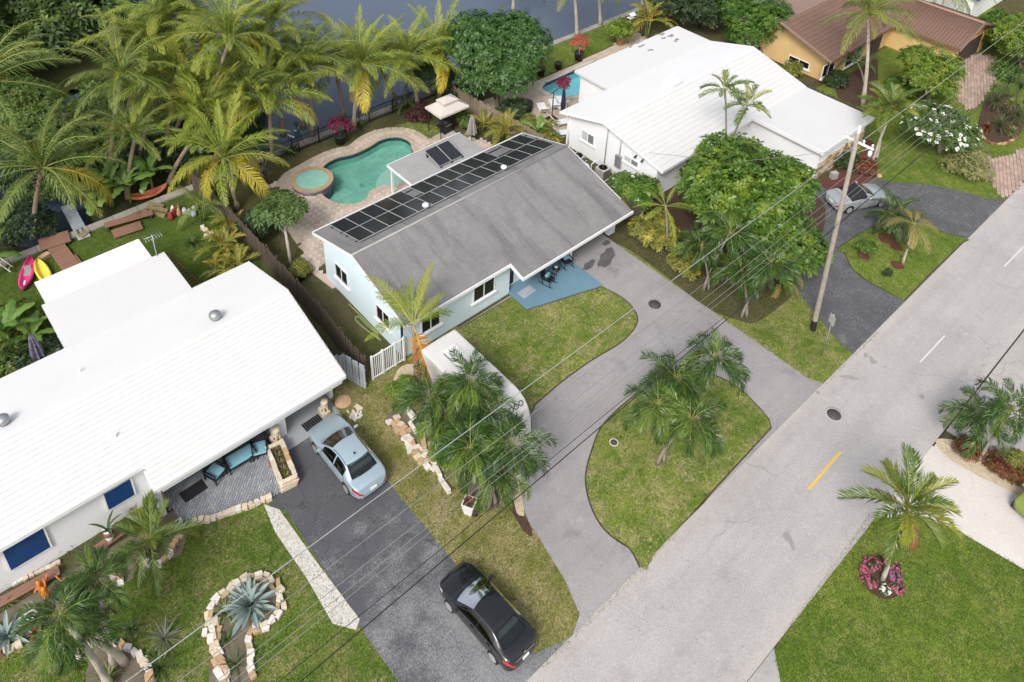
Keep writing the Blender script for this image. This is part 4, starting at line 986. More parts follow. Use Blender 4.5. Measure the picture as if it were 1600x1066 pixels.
# ================================================================ VEGETATION
def frond_mesh(name, L, n, ll, wd, arch, vee, droop, sweep, m, rm, start=.16, seed=0, twist=0., tip=.25, plume=0.):
    """pinnate palm frond along +x: an arching midrib with leaflets on both sides"""
    R = random.Random(seed); b = MB(); pts = []; x = z = 0.; K = 14; th = 0.
    for i in range(K + 1):
        t = i / K; th = -arch * t ** 1.25; pts.append(Vector((x, 0, z))); x += math.cos(th) * L / K; z += math.sin(th) * L / K
    def at(t):
        f = min(t * K, K - 1e-4); i = int(f); return pts[i].lerp(pts[i + 1], f - i), (pts[i + 1] - pts[i]).normalized()
    b.mi = 1; b.tube(pts[::2], [.035 * L / 3 * (1 - .85 * i / 7) + .004 for i in range(8)], 4, cap=False); b.mi = 0
    for i in range(n):
        t = start + (1 - start) * (i + .5) / n
        p, T = at(t); up = Vector((-T.z, 0, T.x))
        prof = (math.sin(pi * min(1, (t - start) / (1 - start) * .80 + .17)) ** .7)
        for s in (-1, 1):
            l = ll * prof * R.uniform(.85, 1.1); sw = sweep + .5 * t + R.uniform(-.22, .22); ve = vee + R.uniform(-.2, .2) + (R.choice((-1, 1)) * plume)
            d = (Vector((0, s, 0)) * math.cos(ve) + up * math.sin(ve)) * math.cos(sw) + T * math.sin(sw); d.normalize()
            q = p + d * l * .5; dr = droop * R.uniform(.7, 1.2)
            d2 = (d * math.cos(dr) + Vector((0, 0, -1)) * math.sin(dr)).normalized(); e = q + d2 * l * .5
            w = wd * (.6 + .4 * prof) / 2
            a = T.cross(d).cross(d).normalized() * w
            i0 = [b.vert(p - a * .7), b.vert(p + a * .7), b.vert(q + a), b.vert(q - a), b.vert(e)]
            b.fidx([i0[0], i0[1], i0[2], i0[3]]); b.fidx([i0[3], i0[2], i0[4]])
    return b.mesh(name, [m, rm])
FR = {}
def fronds(kind, k, **kw):
    FR[kind] = [frond_mesh('frond', seed=sum(map(ord, kind)) % 97 + i, **{a: (v * (1 + .14 * math.sin(i * 2.1 + len(a))) if a in ('L', 'arch', 'droop') else v) for a, v in kw.items()}) for i in range(k)]
fronds('coco', 5, L=4.3, n=48, ll=.88, wd=.040, arch=1.35, vee=.1, droop=1.5, sweep=.45, m='leaf_coco', rm='rachis')
fronds('coco_up', 3, L=4.3, n=46, ll=.82, wd=.040, arch=.9, vee=.3, droop=1.0, sweep=.6, m='leaf_coco', rm='rachis')
fronds('coco_dark', 4, L=4.3, n=47, ll=.88, wd=.040, arch=1.3, vee=.05, droop=1.4, sweep=.45, m='leaf_coco_dark', rm='rachis')
fronds('coco_yellow', 3, L=3.9, n=50, ll=1.05, wd=.055, arch=1.9, vee=-.1, droop=1.25, sweep=.4, m='leaf_coco_yellow', rm='rachis_yellow')
fronds('adonidia', 5, L=1.9, n=44, ll=.64, wd=.036, arch=2.25, vee=.32, droop=.85, sweep=.55, m='leaf_adonidia', rm='rachis', plume=.5)
fronds('bottle', 4, L=2.05, n=32, ll=.72, wd=.048, arch=1.0, vee=.55, droop=.35, sweep=.65, m='leaf_bottle', rm='rachis')
fronds('date', 4, L=1.5, n=34, ll=.34, wd=.035, arch=1.5, vee=.3, droop=.5, sweep=.55, m='leaf_date', rm='rachis')
fronds('areca', 4, L=1.7, n=22, ll=.5, wd=.05, arch=1.15, vee=.45, droop=.4, sweep=.6, m='leaf_areca', rm='rachis_yellow')
fronds('triangle', 4, L=2.0, n=42, ll=.62, wd=.036, arch=1.6, vee=.3, droop=1.2, sweep=.5, m='leaf_triangle', rm='rachis')
fronds('brown', 2, L=1.7, n=26, ll=.5, wd=.05, arch=1.7, vee=.0, droop=.9, sweep=.6, m='leaf_brownfrond', rm='rachis_yellow')
fronds('orange', 2, L=2.4, n=36, ll=.72, wd=.07, arch=.25, vee=.0, droop=.2, sweep=.25, m='leaf_coco_orange', rm='rachis_yellow')
def trunk(T, base, top, r0, r1, m, rings=9, bend=.0, swell=1.0, name='trunk', n=10):
    pts = []; rad = []
    for i in range(rings):
        t = i / (rings - 1); p = base.lerp(top, t); p = p + (top - base).cross(Vector((0, 0, 1))).normalized() * 0 if False else p
        dxy = (top - base); p = Vector((base.x + dxy.x * t ** (1 + bend), base.y + dxy.y * t ** (1 + bend), p.z))
        pts.append(p - T.location); rad.append((r0 + (r1 - r0) * t) * (1 + .05 * (i % 2)) * (1 + (swell - 1) * max(0, 1 - t * 5)))
    b = MB(); b.tube(pts, rad, n); return b.build(name, m, T)
def crown(T, top, kind, n, hi=75, lo=-25, sc=1., seed=0, lowkind=None, nlow=0, az0=0., pw=1.0):
    R = random.Random(seed)
    for i in range(n):
        t = i / max(1, n - 1); el = hi + (lo - hi) * t ** pw + R.uniform(-8, 8); az = az0 + i * 2.39996 + R.uniform(-.25, .25)
        kd = lowkind if lowkind and i >= n - nlow else kind
        me = R.choice(FR['coco_up'] if kd == 'coco' and t < .3 else FR[kd])
        s_ = sc * R.uniform(.88, 1.1) * (.8 + .2 * min(1, t * 4))
        put('frond', me, T, top - T.location + Vector((math.cos(az), math.sin(az), 0)) * .06, (R.uniform(-.35, .35), -math.radians(el), az), s_)
def palm(lab, base, top, kind, n=16, sc=1., seed=0, group=None, tm='trunk_palm', r=(.13, .09), name='palm_tree', shaft=False, bend=.4, boots=False, **kw):
    T = thing(name, lab, 'palm tree', base, group=group)
    trunk(T, base, top, r[0], r[1], tm, bend=bend, swell=1.5)
    if shaft: b = MB(); d_ = (top - base).normalized(); b.tube([top - T.location - d_ * .75, top - T.location - d_ * .35, top - T.location + d_ * .1], [r[1] * .95, r[1] * 1.25, r[1] * .6], 9); b.build('crownshaft', 'crownshaft', T)
    if boots:
        b = MB(); R = random.Random(seed); d_ = (top - base)
        for i in range(26):
            t = 1 - .32 * i / 26; a = i * 2.4; dxy = t ** (1 + bend); p = Vector((base.x + d_.x * dxy, base.y + d_.y * dxy, base.z + d_.z * t)) - T.location
            e = Vector((math.cos(a), math.sin(a), 0)); b.tube([p + e * r[1] * .6, p + e * (r[1] + .12) + Vector((0, 0, .22))], [.055, .02], 4)
        b.build('leaf_base', 'trunk_boot', T)
    crown(T, top, kind, n, sc=sc, seed=seed, **kw); return T
def coco(lab, bu, bv, cu, cv, n=17, seed=0, kind='coco', sc=1., group=None, zmax=12, lowkind='coco_yellow', nlow=3, base=None, tm='trunk_coco', **kw):
    base = base or P(bu, bv); top = above(base, cu, cv, zmax)
    return palm(lab, base, top, kind, n + 12, sc * 1.05, seed, group, tm, (.16, .11), 'coconut_palm', boots=kw.pop('boots', True), lowkind=lowkind, nlow=nlow, hi=82, lo=kw.pop('lo', -10), pw=1.25, **kw)
GC = 'coconut palms along the canal bank'
_coco = coco
def coco(*a, **k):
    if k.get('group') == GC: k.setdefault('lo', 14); k['sc'] = .97; k['nlow'] = min(k.get('nlow', 1), 1) if 'pool yard' not in a[0] and 'bright yellow' not in a[0] else 4
    if 'bright yellow' in a[0]: k['lo'] = -8; k['nlow'] = 6; k['sc'] = .95
    return _coco(*a, **k)
# along the canal fence
coco('coconut palm leaning left of the chair by the canal fence', 443, 212, 425, 120, 15, 1, group=GC)
coco('tall coconut palm at the canal fence left of the pink bougainvillea', 489, 214, 483, 104, 16, 2, kind='coco_dark', group=GC, nlow=1)
coco('slender coconut palm beside the blue green garden chair', 474, 201, 458, 118, 14, 3, group=GC, nlow=2)
coco('coconut palm with trunk leaning left behind the pink bougainvillea', 537, 182, 524, 108, 15, 4, kind='coco_dark', group=GC, nlow=1)
coco('coconut palm with curved trunk growing beside the pink bougainvillea', 553, 203, 563, 104, 17, 5, group=GC, nlow=3)
coco('coconut palm leaning strongly left over the canal fence', 616, 164, 595, 106, 14, 6, kind='coco_dark', group=GC, nlow=2)
coco('coconut palm left of the cream gazebo by the tall torch', 653, 168, 638, 94, 16, 7, group=GC, nlow=2)
coco('coconut palm standing right behind the cream gazebo', 687, 153, 686, 86, 17, 8, group=GC, nlow=2)
coco('yellowish coconut palm at the corner of the pool yard fence', 426, 253, 421, 158, 16, 9, group=GC, nlow=5)
coco('short coconut palm with bright yellow fronds at the fence top', 371, 328, 350, 247, 16, 10, group=GC, nlow=8, sc=.95)
# left cluster on the bank
for i, (x, y, cu, cv, k, lab, nl) in enumerate((
        (14.2, 49.5, 272, 120, 'coco', 'golden coconut palm at the front middle of the left bank clump', 5),
        (16.6, 50.5, 318, 70, 'coco', 'golden coconut palm rising at the back of the left bank clump', 4),
        (17.6, 48.6, 372, 122, 'coco', 'coconut palm at the right end of the left bank clump', 4),
        (12.0, 52.0, 232, 62, 'coco', 'coconut palm at the far left back of the bank clump', 4),
        (13.4, 47.6, 330, 182, 'coco', 'low golden coconut palm above the banana plants', 6),
        (11.0, 48.2, 212, 212, 'coco_dark', 'small dark coconut palm behind the banana plants', 0),
        (18.4, 49.8, 408, 72, 'coco', 'coconut palm between the bank clump and the canal fence', 3),
        (15.4, 52.4, 290, 30, 'coco_dark', 'upright coconut palm at the back of the bank clump near the canal', 1),
        (12.6, 50.6, 248, 150, 'coco', 'coconut palm low at the left front of the bank clump', 2), (15.9, 48.2, 360, 60, 'coco', 'coconut palm rising in the right middle of the bank clump', 2), (10.6, 50.0, 190, 120, 'coco_dark', 'dark coconut palm behind the mangrove bushes', 0),
        (14.9, 51.0, 300, 150, 'coco_dark', 'coconut palm in the dark heart of the bank clump', 1), (17.2, 51.4, 430, 30, 'coco_dark', 'coconut palm at the upper right of the bank clump', 0), (13.4, 52.6, 265, 20, 'coco', 'coconut palm at the top of the bank clump', 2), (16.4, 47.4, 385, 150, 'coco_dark', 'coconut palm by the pool yard fence corner', 1))):
    b = Vector((x, y, -.1)); coco(lab, 0, 0, cu, cv, 16, 20 + i, kind=k, base=b, group='coconut palms in the left bank clump', nlow=min(nl, 2), lo=8, sc=.86 if i != 5 else .7, zmax=14, boots=False)
coco('large dark coconut palm over the wooden deck at left', 0, 0, 66, 262, 15, 31, kind='coco_dark', base=Vector((5.3, 48.0, -.1)), nlow=1, sc=1.05)
coco('coconut palm cut by the left edge near the mangroves', 0, 0, -22, 128, 16, 32, kind='coco_dark', base=Vector((.5, 51.0, -.1)), nlow=0, sc=1.1)
coco('tall coconut palm in front of the ochre house', 1347, 164, 1357, 22, 17, 33, kind='coco_dark', tm='trunk_pale', nlow=3, lowkind='triangle', sc=.98, zmax=11)
for i, (bu, bv, cu, cv) in enumerate(((802, 18, 803, -55), (901, 62, 893, -45), (938, 40, 928, -50), (1003, 12, 1010, -40), (1470, 20, 1480, -25))):
    coco(('bare trunked palm at the canal bank right of the round mango tree', 'palm trunk leaning by the red flower pot on the far lawn', 'palm at the right end of the canal lawn', 'palm behind the potted fern near the canal', 'palm behind the ochre house roof')[i], bu, bv, cu, cv, 12, 40 + i, kind='coco_dark', nlow=0, tm='trunk_pale', zmax=12, boots=False)
# front palm with the dead orange frond
base = P(652, 592); top = above(base, 646, 508)
T = thing('coconut_palm', 'young coconut palm with one dead orange frond beside the white gate', 'palm tree', base)
trunk(T, base, top, .14, .10, 'trunk_palm', bend=.2, swell=1.5)
for i, (u, v, k) in enumerate(((575, 455, 'coco'), (682, 425, 'coco_up'), (722, 492, 'coco'), (575, 548, 'coco'), (612, 462, 'coco'), (690, 505, 'coco'), (605, 490, 'coco'), (640, 440, 'coco_up'), (600, 520, 'coco'), (665, 450, 'coco'), (705, 470, 'coco'), (660, 505, 'coco'), (590, 475, 'coco'), (628, 455, 'coco'))):
    e = P(u, v, top.z + (.5 if k == 'coco_up' else -.3)) - top; az = math.atan2(e.y, e.x); l = e.length
    put('frond', FR[k][i % 3], T, top - base, (0, -math.radians(38 if k == 'coco' else 50), az), max(.55, l / 4.3))
e = P(664, 575, top.z - 2.0) - top
q = put('frond', FR['orange'][0], T, top - base, (0, math.radians(50), math.atan2(e.y, e.x)), 1.15); q['label'] = 'dead orange frond'
# adonidia (dark feathery) palms
def adonidia(lab, bu, bv, crowns, seed=0, base=None, n=16, sc=1., kind='adonidia', name='palm_tree', brown=0, group=None, zmax=6, tm='trunk_palm', shaft=True, r=(.075, .055), hi=72, lo=-5):
    base = base or P(bu, bv); T = thing(name, lab, 'palm tree', base, group=group)
    for i, (cu, cv) in enumerate(crowns):
        b = base + Vector((.18 * math.cos(i * 2.2), .18 * math.sin(i * 2.2), 0)) * (1 if len(crowns) > 1 else 0); top = above(b, cu, cv, zmax)
        trunk(T, b, top, r[0], r[1], tm, bend=.5, swell=1.4)
        if shaft: k = MB(); d_ = (top - b).normalized(); k.tube([top - base - d_ * .7, top - base - d_ * .3, top - base + d_ * .1], [r[1] * .95, r[1] * 1.3, r[1] * .6], 9); k.build('crownshaft', 'crownshaft', T)
        crown(T, top, kind, n, hi, lo, sc, seed * 7 + i, az0=i * .8, lowkind='brown', nlow=brown if i == 0 else 0)
    return T
GA = 'dark feathery palms in front yards'
adonidia('double trunked dark palm clump at the left of the driveway island', 1033, 727, ((1028, 632), (1080, 655)), 1, group=GA, n=17)
adonidia('taller dark palm clump at the back of the driveway island', 1060, 700, ((1056, 590), (1118, 560)), 2, base=P(1090, 668), group=GA, n=17, zmax=7)
adonidia('dark palm pair leaning over the white trailer nearest the gate', 690, 690, ((672, 622), (735, 598)), 3, base=P(690, 688), group=GA, n=17)
adonidia('dark palm pair by the trailer nose with a brown hanging frond', 0, 0, ((700, 655), (752, 640)), 4, base=P(735, 715), group=GA, n=17, brown=1)
adonidia('low dark palm pair nearest the driveway by the tan gravel strip', 772, 800, ((735, 700), (800, 695)), 5, base=P(770, 795), group=GA, n=17)
adonidia('dark palm behind the white flower pot', 0, 0, ((770, 735),), 6, base=P(760, 790), group=GA, n=17)
adonidia('left dark palm clump beside the grey driveway edge right', 1104, 455, ((1095, 385), (1140, 365)), 7, group=GA, n=17)
adonidia('dark palm clump nearest the street under the large green tree', 1163, 498, ((1160, 425), (1205, 415)), 8, group=GA, n=17)
adonidia('thin double palm rising over the white tile roof', 1138, 245, ((1133, 140), (1168, 165)), 9, base=Vector((43.6, 24.6, 0)), n=11, kind='bottle', zmax=9, sc=.85)
adonidia('dark double palm in the red leaved bed at the right edge', 1535, 722, ((1535, 655), (1580, 640)), 10, group=GA, n=17)
adonidia('dark double palm at the bottom left corner', 0, 0, ((112, 990), (150, 905)), 11, base=P(187, 1042), group=GA, n=17, sc=.82, tm='trunk_pale', r=(.13, .09))
adonidia('leaning dark palm at the bottom left with pale trunk', 0, 0, ((95, 960), ), 12, base=P(172, 1075), group=GA, n=17, sc=.82, tm='trunk_pale', r=(.13, .09))
adonidia('bright green palm in the flower ring on the right lawn', 1378, 908, ((1418, 792),), 13, n=21, kind='bottle', shaft=False, tm='trunk_pale', r=(.08, .06), sc=1.02, brown=2, hi=78, lo=-8, zmax=6)
adonidia('small yellowish palm with fat green neck on the round island', 1410, 412, ((1428, 350),), 14, n=9, kind='triangle', tm='trunk_pale', sc=1.0, hi=50, lo=-5)
adonidia('double trunked spiky palm beside the white garage', 1366, 256, ((1382, 170), (1395, 168)), 15, n=14, kind='bottle', tm='trunk_pale', r=(.09, .07), zmax=7)
adonidia('green palm with a hanging yellow frond among crotons', 1041, 398, ((1040, 322),), 16, n=8, kind='coco_up', sc=.5, tm='trunk_palm', lo=-20)
adonidia('feathery palm at the front of the ochre house', 0, 0, ((1338, 95), ), 17, base=Vector((64.6, 25.0, 0)), n=12, kind='date', sc=1.3, shaft=False)
def clump(lab, base, kind, n, sc, seed, hi=80, lo=5, name='palm_shrub', cat='palm', stems=4, h=.5, spread=.25, group=None):
    T = thing(name, lab, cat, base, group=group); R = random.Random(seed)
    for s_ in range(stems):
        a = s_ * 2.4; tp = base + Vector((spread * math.cos(a), spread * math.sin(a), h * R.uniform(.7, 1.3)))
        trunk(T, base + Vector((spread * .4 * math.cos(a), spread * .4 * math.sin(a), 0)), tp, .035, .03, 'crownshaft', rings=4, name='stem', n=6)
        crown(T, tp, kind, max(4, n // stems), hi, lo, sc, seed + s_ * 3, az0=a)
    return T
clump('dense dark pygmy palm on the round island by the silver car', P(1391, 366), 'date', 32, 1.2, 3, 80, -10, stems=4, h=1.5, spread=.4)
clump('bushy green palm in front of the patio steps', P(238, 862), 'bottle', 22, .82, 5, 75, -10, stems=3, h=.8)
clump('yellow areca palm clump with orange fronds behind the patio roof', P(790, 218), 'areca', 20, 1.05, 6, 80, 0, h=.7)
clump('green areca palm against the wooden fence by the gazebo', P(752, 205), 'areca', 16, .9, 7)
clump('large yellow green areca clump on the fence line of the left yard', P(352, 395), 'areca', 22, .9, 8)
clump('second yellow green areca clump beside the fence of the left yard', P(362, 365), 'areca', 18, .9, 9)
clump('areca palm with long stems behind the white flat roof', P(372, 425), 'areca', 14, .8, 10)
clump('small yellow areca palm right behind the white roof edge', P(345, 432), 'areca', 10, .65, 11, stems=2)
clump('slim green palm clump leaning over the fence near the stone ornaments', P(318, 345), 'coco_dark', 14, .5, 12, stems=3, h=1.2)
clump('bushy palm at the canal fence right of the gate of palms', P(632, 168), 'date', 16, .9, 13, 70, 0)
clump('palm shrub by the white house patio umbrella', P(846, 214), 'areca', 12, .9, 14)
clump('feathery palm in the bed below the big green tree', P(1222, 452), 'triangle', 9, .8, 15, 60, -10, stems=2, h=1.0)
clump('palms at the hedge end behind the white house', P(1010, 60), 'areca', 18, 1.4, 16, stems=4, h=2.0)
clump('wild palm clump beyond the ochre house roof', Vector((80, 33, 0)), 'coco_dark', 16, .8, 17, stems=3, h=4.0, spread=.8)
clump('palm clump left of the grey far roof', Vector((76.0, 33.5, 0)), 'coco_dark', 16, .8, 18, stems=3, h=4.5, spread=1.0)

# strap leaved plants, agaves, bromeliads, bananas: each long leaf is a part
def strap_mesh(L, w, curve, m, n=5, vee=.25, tipw=.05):
    b = MB(); prev = None; x = z = 0; th = 0
    for i in range(n + 1):
        t = i / n; th = -curve * t; ww = w / 2 * (math.sin(pi * min(.98, .22 + .72 * t)) ** .8 if i < n else tipw)
        r = [b.vert((x, -ww, z + vee * ww)), b.vert((x, 0, z)), b.vert((x, ww, z + vee * ww))]
        if prev: b.fidx([prev[0], r[0], r[1], prev[1]]); b.fidx([prev[1], r[1], r[2], prev[2]])
        prev = r; x += L / n * math.cos(th); z += L / n * math.sin(th)
    return b.mesh('leaf', m)
SM = {'agave': strap_mesh(1.25, .24, .55, 'leaf_agave', vee=.5), 'strap': strap_mesh(.8, .09, 1.5, 'leaf_strap'), 'strap_light': strap_mesh(.6, .07, 1.1, 'leaf_strap_light'),
      'grey': strap_mesh(.8, .05, 1.2, 'leaf_grey'), 'cycad': strap_mesh(.9, .06, .9, 'leaf_strap'), 'brom': strap_mesh(.5, .10, .8, 'leaf_redbed'), 'dracaena': strap_mesh(.55, .07, .8, 'leaf_strap_light')}
def rosette(lab, base, kind, n, sc=1., hi=85, lo=10, seed=0, name='plant', cat='plant', group=None, z=0., stem=None):
    T = thing(name, lab, cat, base, group=group); R = random.Random(seed)
    if stem: k = MB(); k.tube([(0, 0, 0), (0, 0, z)], stem, 6); k.build('stem', 'bark', T)
    for i in range(n):
        t = i / n; put('leaf', SM[kind], T, (0, 0, z), (0, -math.radians(hi + (lo - hi) * t + R.uniform(-6, 6)), i * 2.39996 + R.uniform(-.2, .2)), sc * R.uniform(.85, 1.1))
    return T
rosette('large blue grey agave inside the stone ring', P(391, 950), 'agave', 38, .94, 82, 4, 1, 'agave', 'agave')
rosette('variegated yellow green agave at the edge of the stone ring', P(352, 958), 'strap_light', 22, 1.1, 80, 15, 2, 'agave', 'agave')
rosette('blue grey agave cut by the left edge of the garden', P(12, 998), 'agave', 22, .75, 80, 5, 3, 'agave', 'agave')
k_ = 0
for u, v, kd, n, sc, lab in ((452, 242, 'strap', 30, 1.1, 'strap leaved clump under the blue green garden chair'), (563, 200, 'strap', 26, 1.1, 'dark strap leaved clump right of the pink bougainvillea'), (460, 235, 'strap', 24, .9, 'strap leaved clump by the black metal fence'),
        (414, 262, 'grey', 22, 1.0, 'silvery spiky plant beside the tall black urn'), (418, 320, 'strap', 26, 1.1, 'dark leafy plant below the tall black urn'), (300, 382, 'strap', 20, 1.0, 'strap leaved plant on the left back lawn'),
        (258, 1000, 'grey', 30, 1.1, 'straggly grey leaved plant on the garden lawn'), (250, 1045, 'cycad', 26, 1.0, 'dark spiky plant by the bottom stone border'), (205, 985, 'strap', 20, .7, 'small dark grassy clump on the garden lawn'), (370, 1040, 'cycad', 18, .8, 'green strap plant inside the long stone bed'), (355, 1000, 'strap', 16, .6, 'low dark plant in the stone bed below the agave'),
        (192, 870, 'strap_light', 24, 1.1, 'pale striped plant beside the bushy palm'), (135, 795, 'strap', 14, .8, 'potted spiky plant standing by the white wall'), (115, 830, 'dracaena', 24, .9, 'yellow striped plant by the white wall with seed heads'), (100, 850, 'cycad', 18, .9, 'dark spiky plant beside the blue shutter'),
        (10, 945, 'dracaena', 16, .9, 'small spiky plant at the end of the brown plank'), (170, 1060, 'strap_light', 20, 1.2, 'yellow green plant at the bottom edge under the palms'), (60, 990, 'brom', 16, .9, 'dark red bromeliad beside the low garden wall'), (38, 985, 'agave', 12, .4, 'small grey succulent in the left flower bed'), (645, 600, 'strap_light', 12, .7, 'small plant on the dry patch by the gate'),
        (905, 80, 'strap', 4, .3, 'tiny plant on the canal lawn'), (1033, 400, 'grey', 16, .7, 'dry grass clump at the foot of the croton palm')):
    rosette(lab, P(u, v), kd, n, sc, 80, 8, 50 + k_, 'strap_plant', 'plant'); k_ += 1
# cycad and dracaena bed at the right edge
for i, (u, v, kd, z) in enumerate(((1550, 175, 'cycad', 1.0), (1572, 182, 'dracaena', 1.2), (1558, 205, 'cycad', .5), (1585, 195, 'cycad', .8), (1545, 160, 'dracaena', 1.5), (1585, 160, 'cycad', 1.4), (1595, 175, 'dracaena', .8), (1566, 155, 'cycad', 1.7), (1540, 205, 'brom', .3), (1580, 212, 'dracaena', .3))):
    rosette(('tall cycad', 'striped dracaena', 'dark cycad', 'green cycad', 'slender dracaena', 'leafy cycad', 'pale dracaena', 'back cycad', 'reddish bromeliad', 'low dracaena')[i] + ' in the round bed at the right edge', P(u, v), kd, 34, 1.35 if kd == 'cycad' else 1.2, 85, -15, 90 + i, 'bed_plant', 'plant', 'plants in the round bed at the right edge', z=z, stem=.05)
# bananas
BM = []
for s_ in range(3):
    b = MB(); prev = None; x = z = 0
    for i in range(9):
        t = i / 8; th = .3 - 1.5 * t - s_ * .15; ww = .30 * math.sin(pi * (.08 + .88 * t)) ** .6; j = .05 * (-1) ** i
        r = [b.vert((x, -ww + j, z - ww * .35)), b.vert((x, 0, z)), b.vert((x, ww + j, z - ww * .35))]
        if prev: b.fidx([prev[0], r[0], r[1], prev[1]]); b.fidx([prev[1], r[1], r[2], prev[2]])
        prev = r; x += .26 * math.cos(th); z += .26 * math.sin(th)
    BM.append(b.mesh('leaf', 'leaf_banana'))
def banana(lab, base, n=9, sc=1., seed=0, h=1.5, group='banana plants'):
    T = thing('banana_plant', lab, 'banana plant', base, group=group); k = MB(); k.tube([(0, 0, 0), (0, 0, h)], [.10, .06], 8); k.build('stem', 'crownshaft', T); R = random.Random(seed)
    for i in range(n): put('leaf', R.choice(BM), T, (0, 0, h - .1), (R.uniform(-.3, .3), -math.radians(75 - 55 * i / n), i * 2.4 + R.uniform(-.3, .3)), sc * R.uniform(.85, 1.15))
banana('banana plant with hanging leaves above the brown planks', P(178, 322), 10, 1.0, 1, 1.6); banana('banana plant at the left of the orange kayak', P(205, 318), 9, .95, 2, 1.5); banana('lower banana plant left of the brown planks', P(150, 330), 9, .95, 3, 1.2)
banana('banana plant right behind the orange kayak', P(240, 300), 8, .9, 4, 1.5); banana('banana plant with broad leaves beside the left wall of the white roof', P(20, 545), 9, 1.0, 5, 1.4); banana('banana plant under the purple umbrella', P(55, 540), 7, .7, 6, .8)
banana('banana plant at the white house patio fence', P(840, 222), 8, .7, 7, 1.0); banana('banana plant at the left edge above the ladder', P(-12, 440), 7, 1.0, 8, 1.6)

# broad leaved crowns: rosettes of leaf faces on twig tips through the outer shell of every lobe
def foliage(blobs, n, ls, m, seed=0, k=6, up=.45, inner=.62, aspect=.42, spread=.75):
    G = np.random.default_rng(seed); B = np.array(blobs, float); vol = (B[:, 3] * B[:, 4] + B[:, 4] * B[:, 5] + B[:, 3] * B[:, 5]); pr = vol / vol.sum()
    idx = G.choice(len(B), n, p=pr); d = G.normal(size=(n, 3)); d /= np.linalg.norm(d, axis=1)[:, None]
    low = d[:, 2] < -.35; d[low, 2] *= -.6
    rr = (inner + (1.06 - inner) * G.random(n) ** .55) * (1 + .10 * np.sin(d[:, 0] * 7 + idx) * np.cos(d[:, 1] * 6 + idx * 2))
    c = B[idx, :3] + d * B[idx, 3:6] * rr[:, None]
    keep = np.ones(n, bool)
    for j, b in enumerate(B):
        q = ((c - b[:3]) / b[3:6]); keep &= ~((np.sum(q * q, 1) < (inner * .92) ** 2) & (idx != j))
    keep &= c[:, 2] > .05
    c, d = c[keep], d[keep]; n = len(c)
    nrm = d * (1 - up) + np.array([0, 0, up]); nrm /= np.linalg.norm(nrm, axis=1)[:, None]
    a = np.cross(nrm, G.normal(size=(n, 3))); a /= np.linalg.norm(a, axis=1)[:, None]; b2 = np.cross(nrm, a)
    V = []
    for i in range(k):
        ph = i * 2 * pi / k + G.uniform(-.4, .4, n); t = G.uniform(.15, spread, n)
        dr = (a * np.cos(ph)[:, None] + b2 * np.sin(ph)[:, None]) * np.cos(t)[:, None] + nrm * np.sin(t)[:, None]
        sd = np.cross(dr, nrm); sd /= np.linalg.norm(sd, axis=1)[:, None] + 1e-9
        l = (ls * G.uniform(.7, 1.25, n))[:, None]; p0 = c + dr * l * .12
        V.append(np.stack([p0, p0 + dr * l * .5 + sd * l * aspect / 2, p0 + dr * l - np.array([0, 0, 1]) * l * .18, p0 + dr * l * .5 - sd * l * aspect / 2], 1))
    V = np.concatenate(V).reshape(-1, 3)
    return V, np.arange(len(V)).reshape(-1, 4)
def leafobj(name, T, blobs, n, ls, m, seed=0, **kw):
    V, Fq = foliage(blobs, n, ls, m, seed, **kw); V = V - np.array(T.location)
    o = bpy.data.objects.new(name, npmesh(name, V, Fq, m)); C.objects.link(o); o.parent = T; return o
def lobes(c, r, h, k, seed, sub=.55):
    """k overlapping lobes that make one uneven crown about c, radius r, height h"""
    R = random.Random(seed); out = [(c[0], c[1], c[2], r * .72, r * .72, h * .5)]
    for i in range(k):
        a = i * 2.4 + R.uniform(-.3, .3); q = r * R.uniform(.45, .68); z = c[2] + h * R.uniform(-.22, .30)
        s_ = r * sub * R.uniform(.75, 1.15); out.append((c[0] + q * math.cos(a), c[1] + q * math.sin(a), z, s_, s_, min(s_ * .85, h * .45)))
    return out
def tree(lab, base, r, h, z0, n, ls, m, seed=0, k=9, name='tree', cat='tree', tr=.16, bark='bark', group=None, flowers=None, limbs=5, sub=.55, centre=None, **kw):
    T = thing(name, lab, cat, base, group=group); c = centre or (base.x, base.y, z0 + h / 2); B = lobes(c, r, h, k, seed, sub)
    b = MB(); ct = Vector(c) - base
    b.tube([(0, 0, 0), (ct.x * .3, ct.y * .3, z0 * .6 + .1), (ct.x * .7, ct.y * .7, z0 + h * .15)], [tr * 1.3, tr, tr * .75], 8)
    for i in range(1, min(limbs + 1, len(B))):
        e = Vector(B[i][:3]) - base; st = Vector((ct.x * .5, ct.y * .5, z0 * .8)); b.tube([st, st.lerp(e, .55) + Vector((0, 0, .1)), e], [tr * .6, tr * .4, tr * .12], 6)
    b.build('trunk', bark, T); leafobj('crown', T, B, n, ls, m, seed, **kw)
    if flowers: leafobj('blossom', T, B, flowers[1], flowers[2], flowers[0], seed + 5, inner=.97, k=5, up=.5, aspect=.9)['kind'] = 'stuff'
    return T
def bush(lab, base, r, h, n, ls, m, seed=0, k=4, name='shrub', cat='shrub', **kw):
    return tree(lab, base, r, h, .0, n, ls, m, seed, k, name, cat, tr=.05, centre=(base.x, base.y, h * .5), limbs=3, **kw)
tree('large spreading green tree in front of the white house', P(1185, 440), 4.0, 6.8, 1.0, 5400, .36, 'leaf_tree', 1, 30, centre=(P(1158, 312, 4.0).x, P(1158, 312, 4.0).y, 4.1), tr=.22, sub=.34)
tree('second crown of the green tree reaching over the black driveway', P(1205, 450), 2.7, 5.0, .6, 2900, .34, 'leaf_tree', 2, 14, centre=(P(1213, 385, 2.6).x, P(1213, 385, 2.6).y, 2.7), sub=.42)
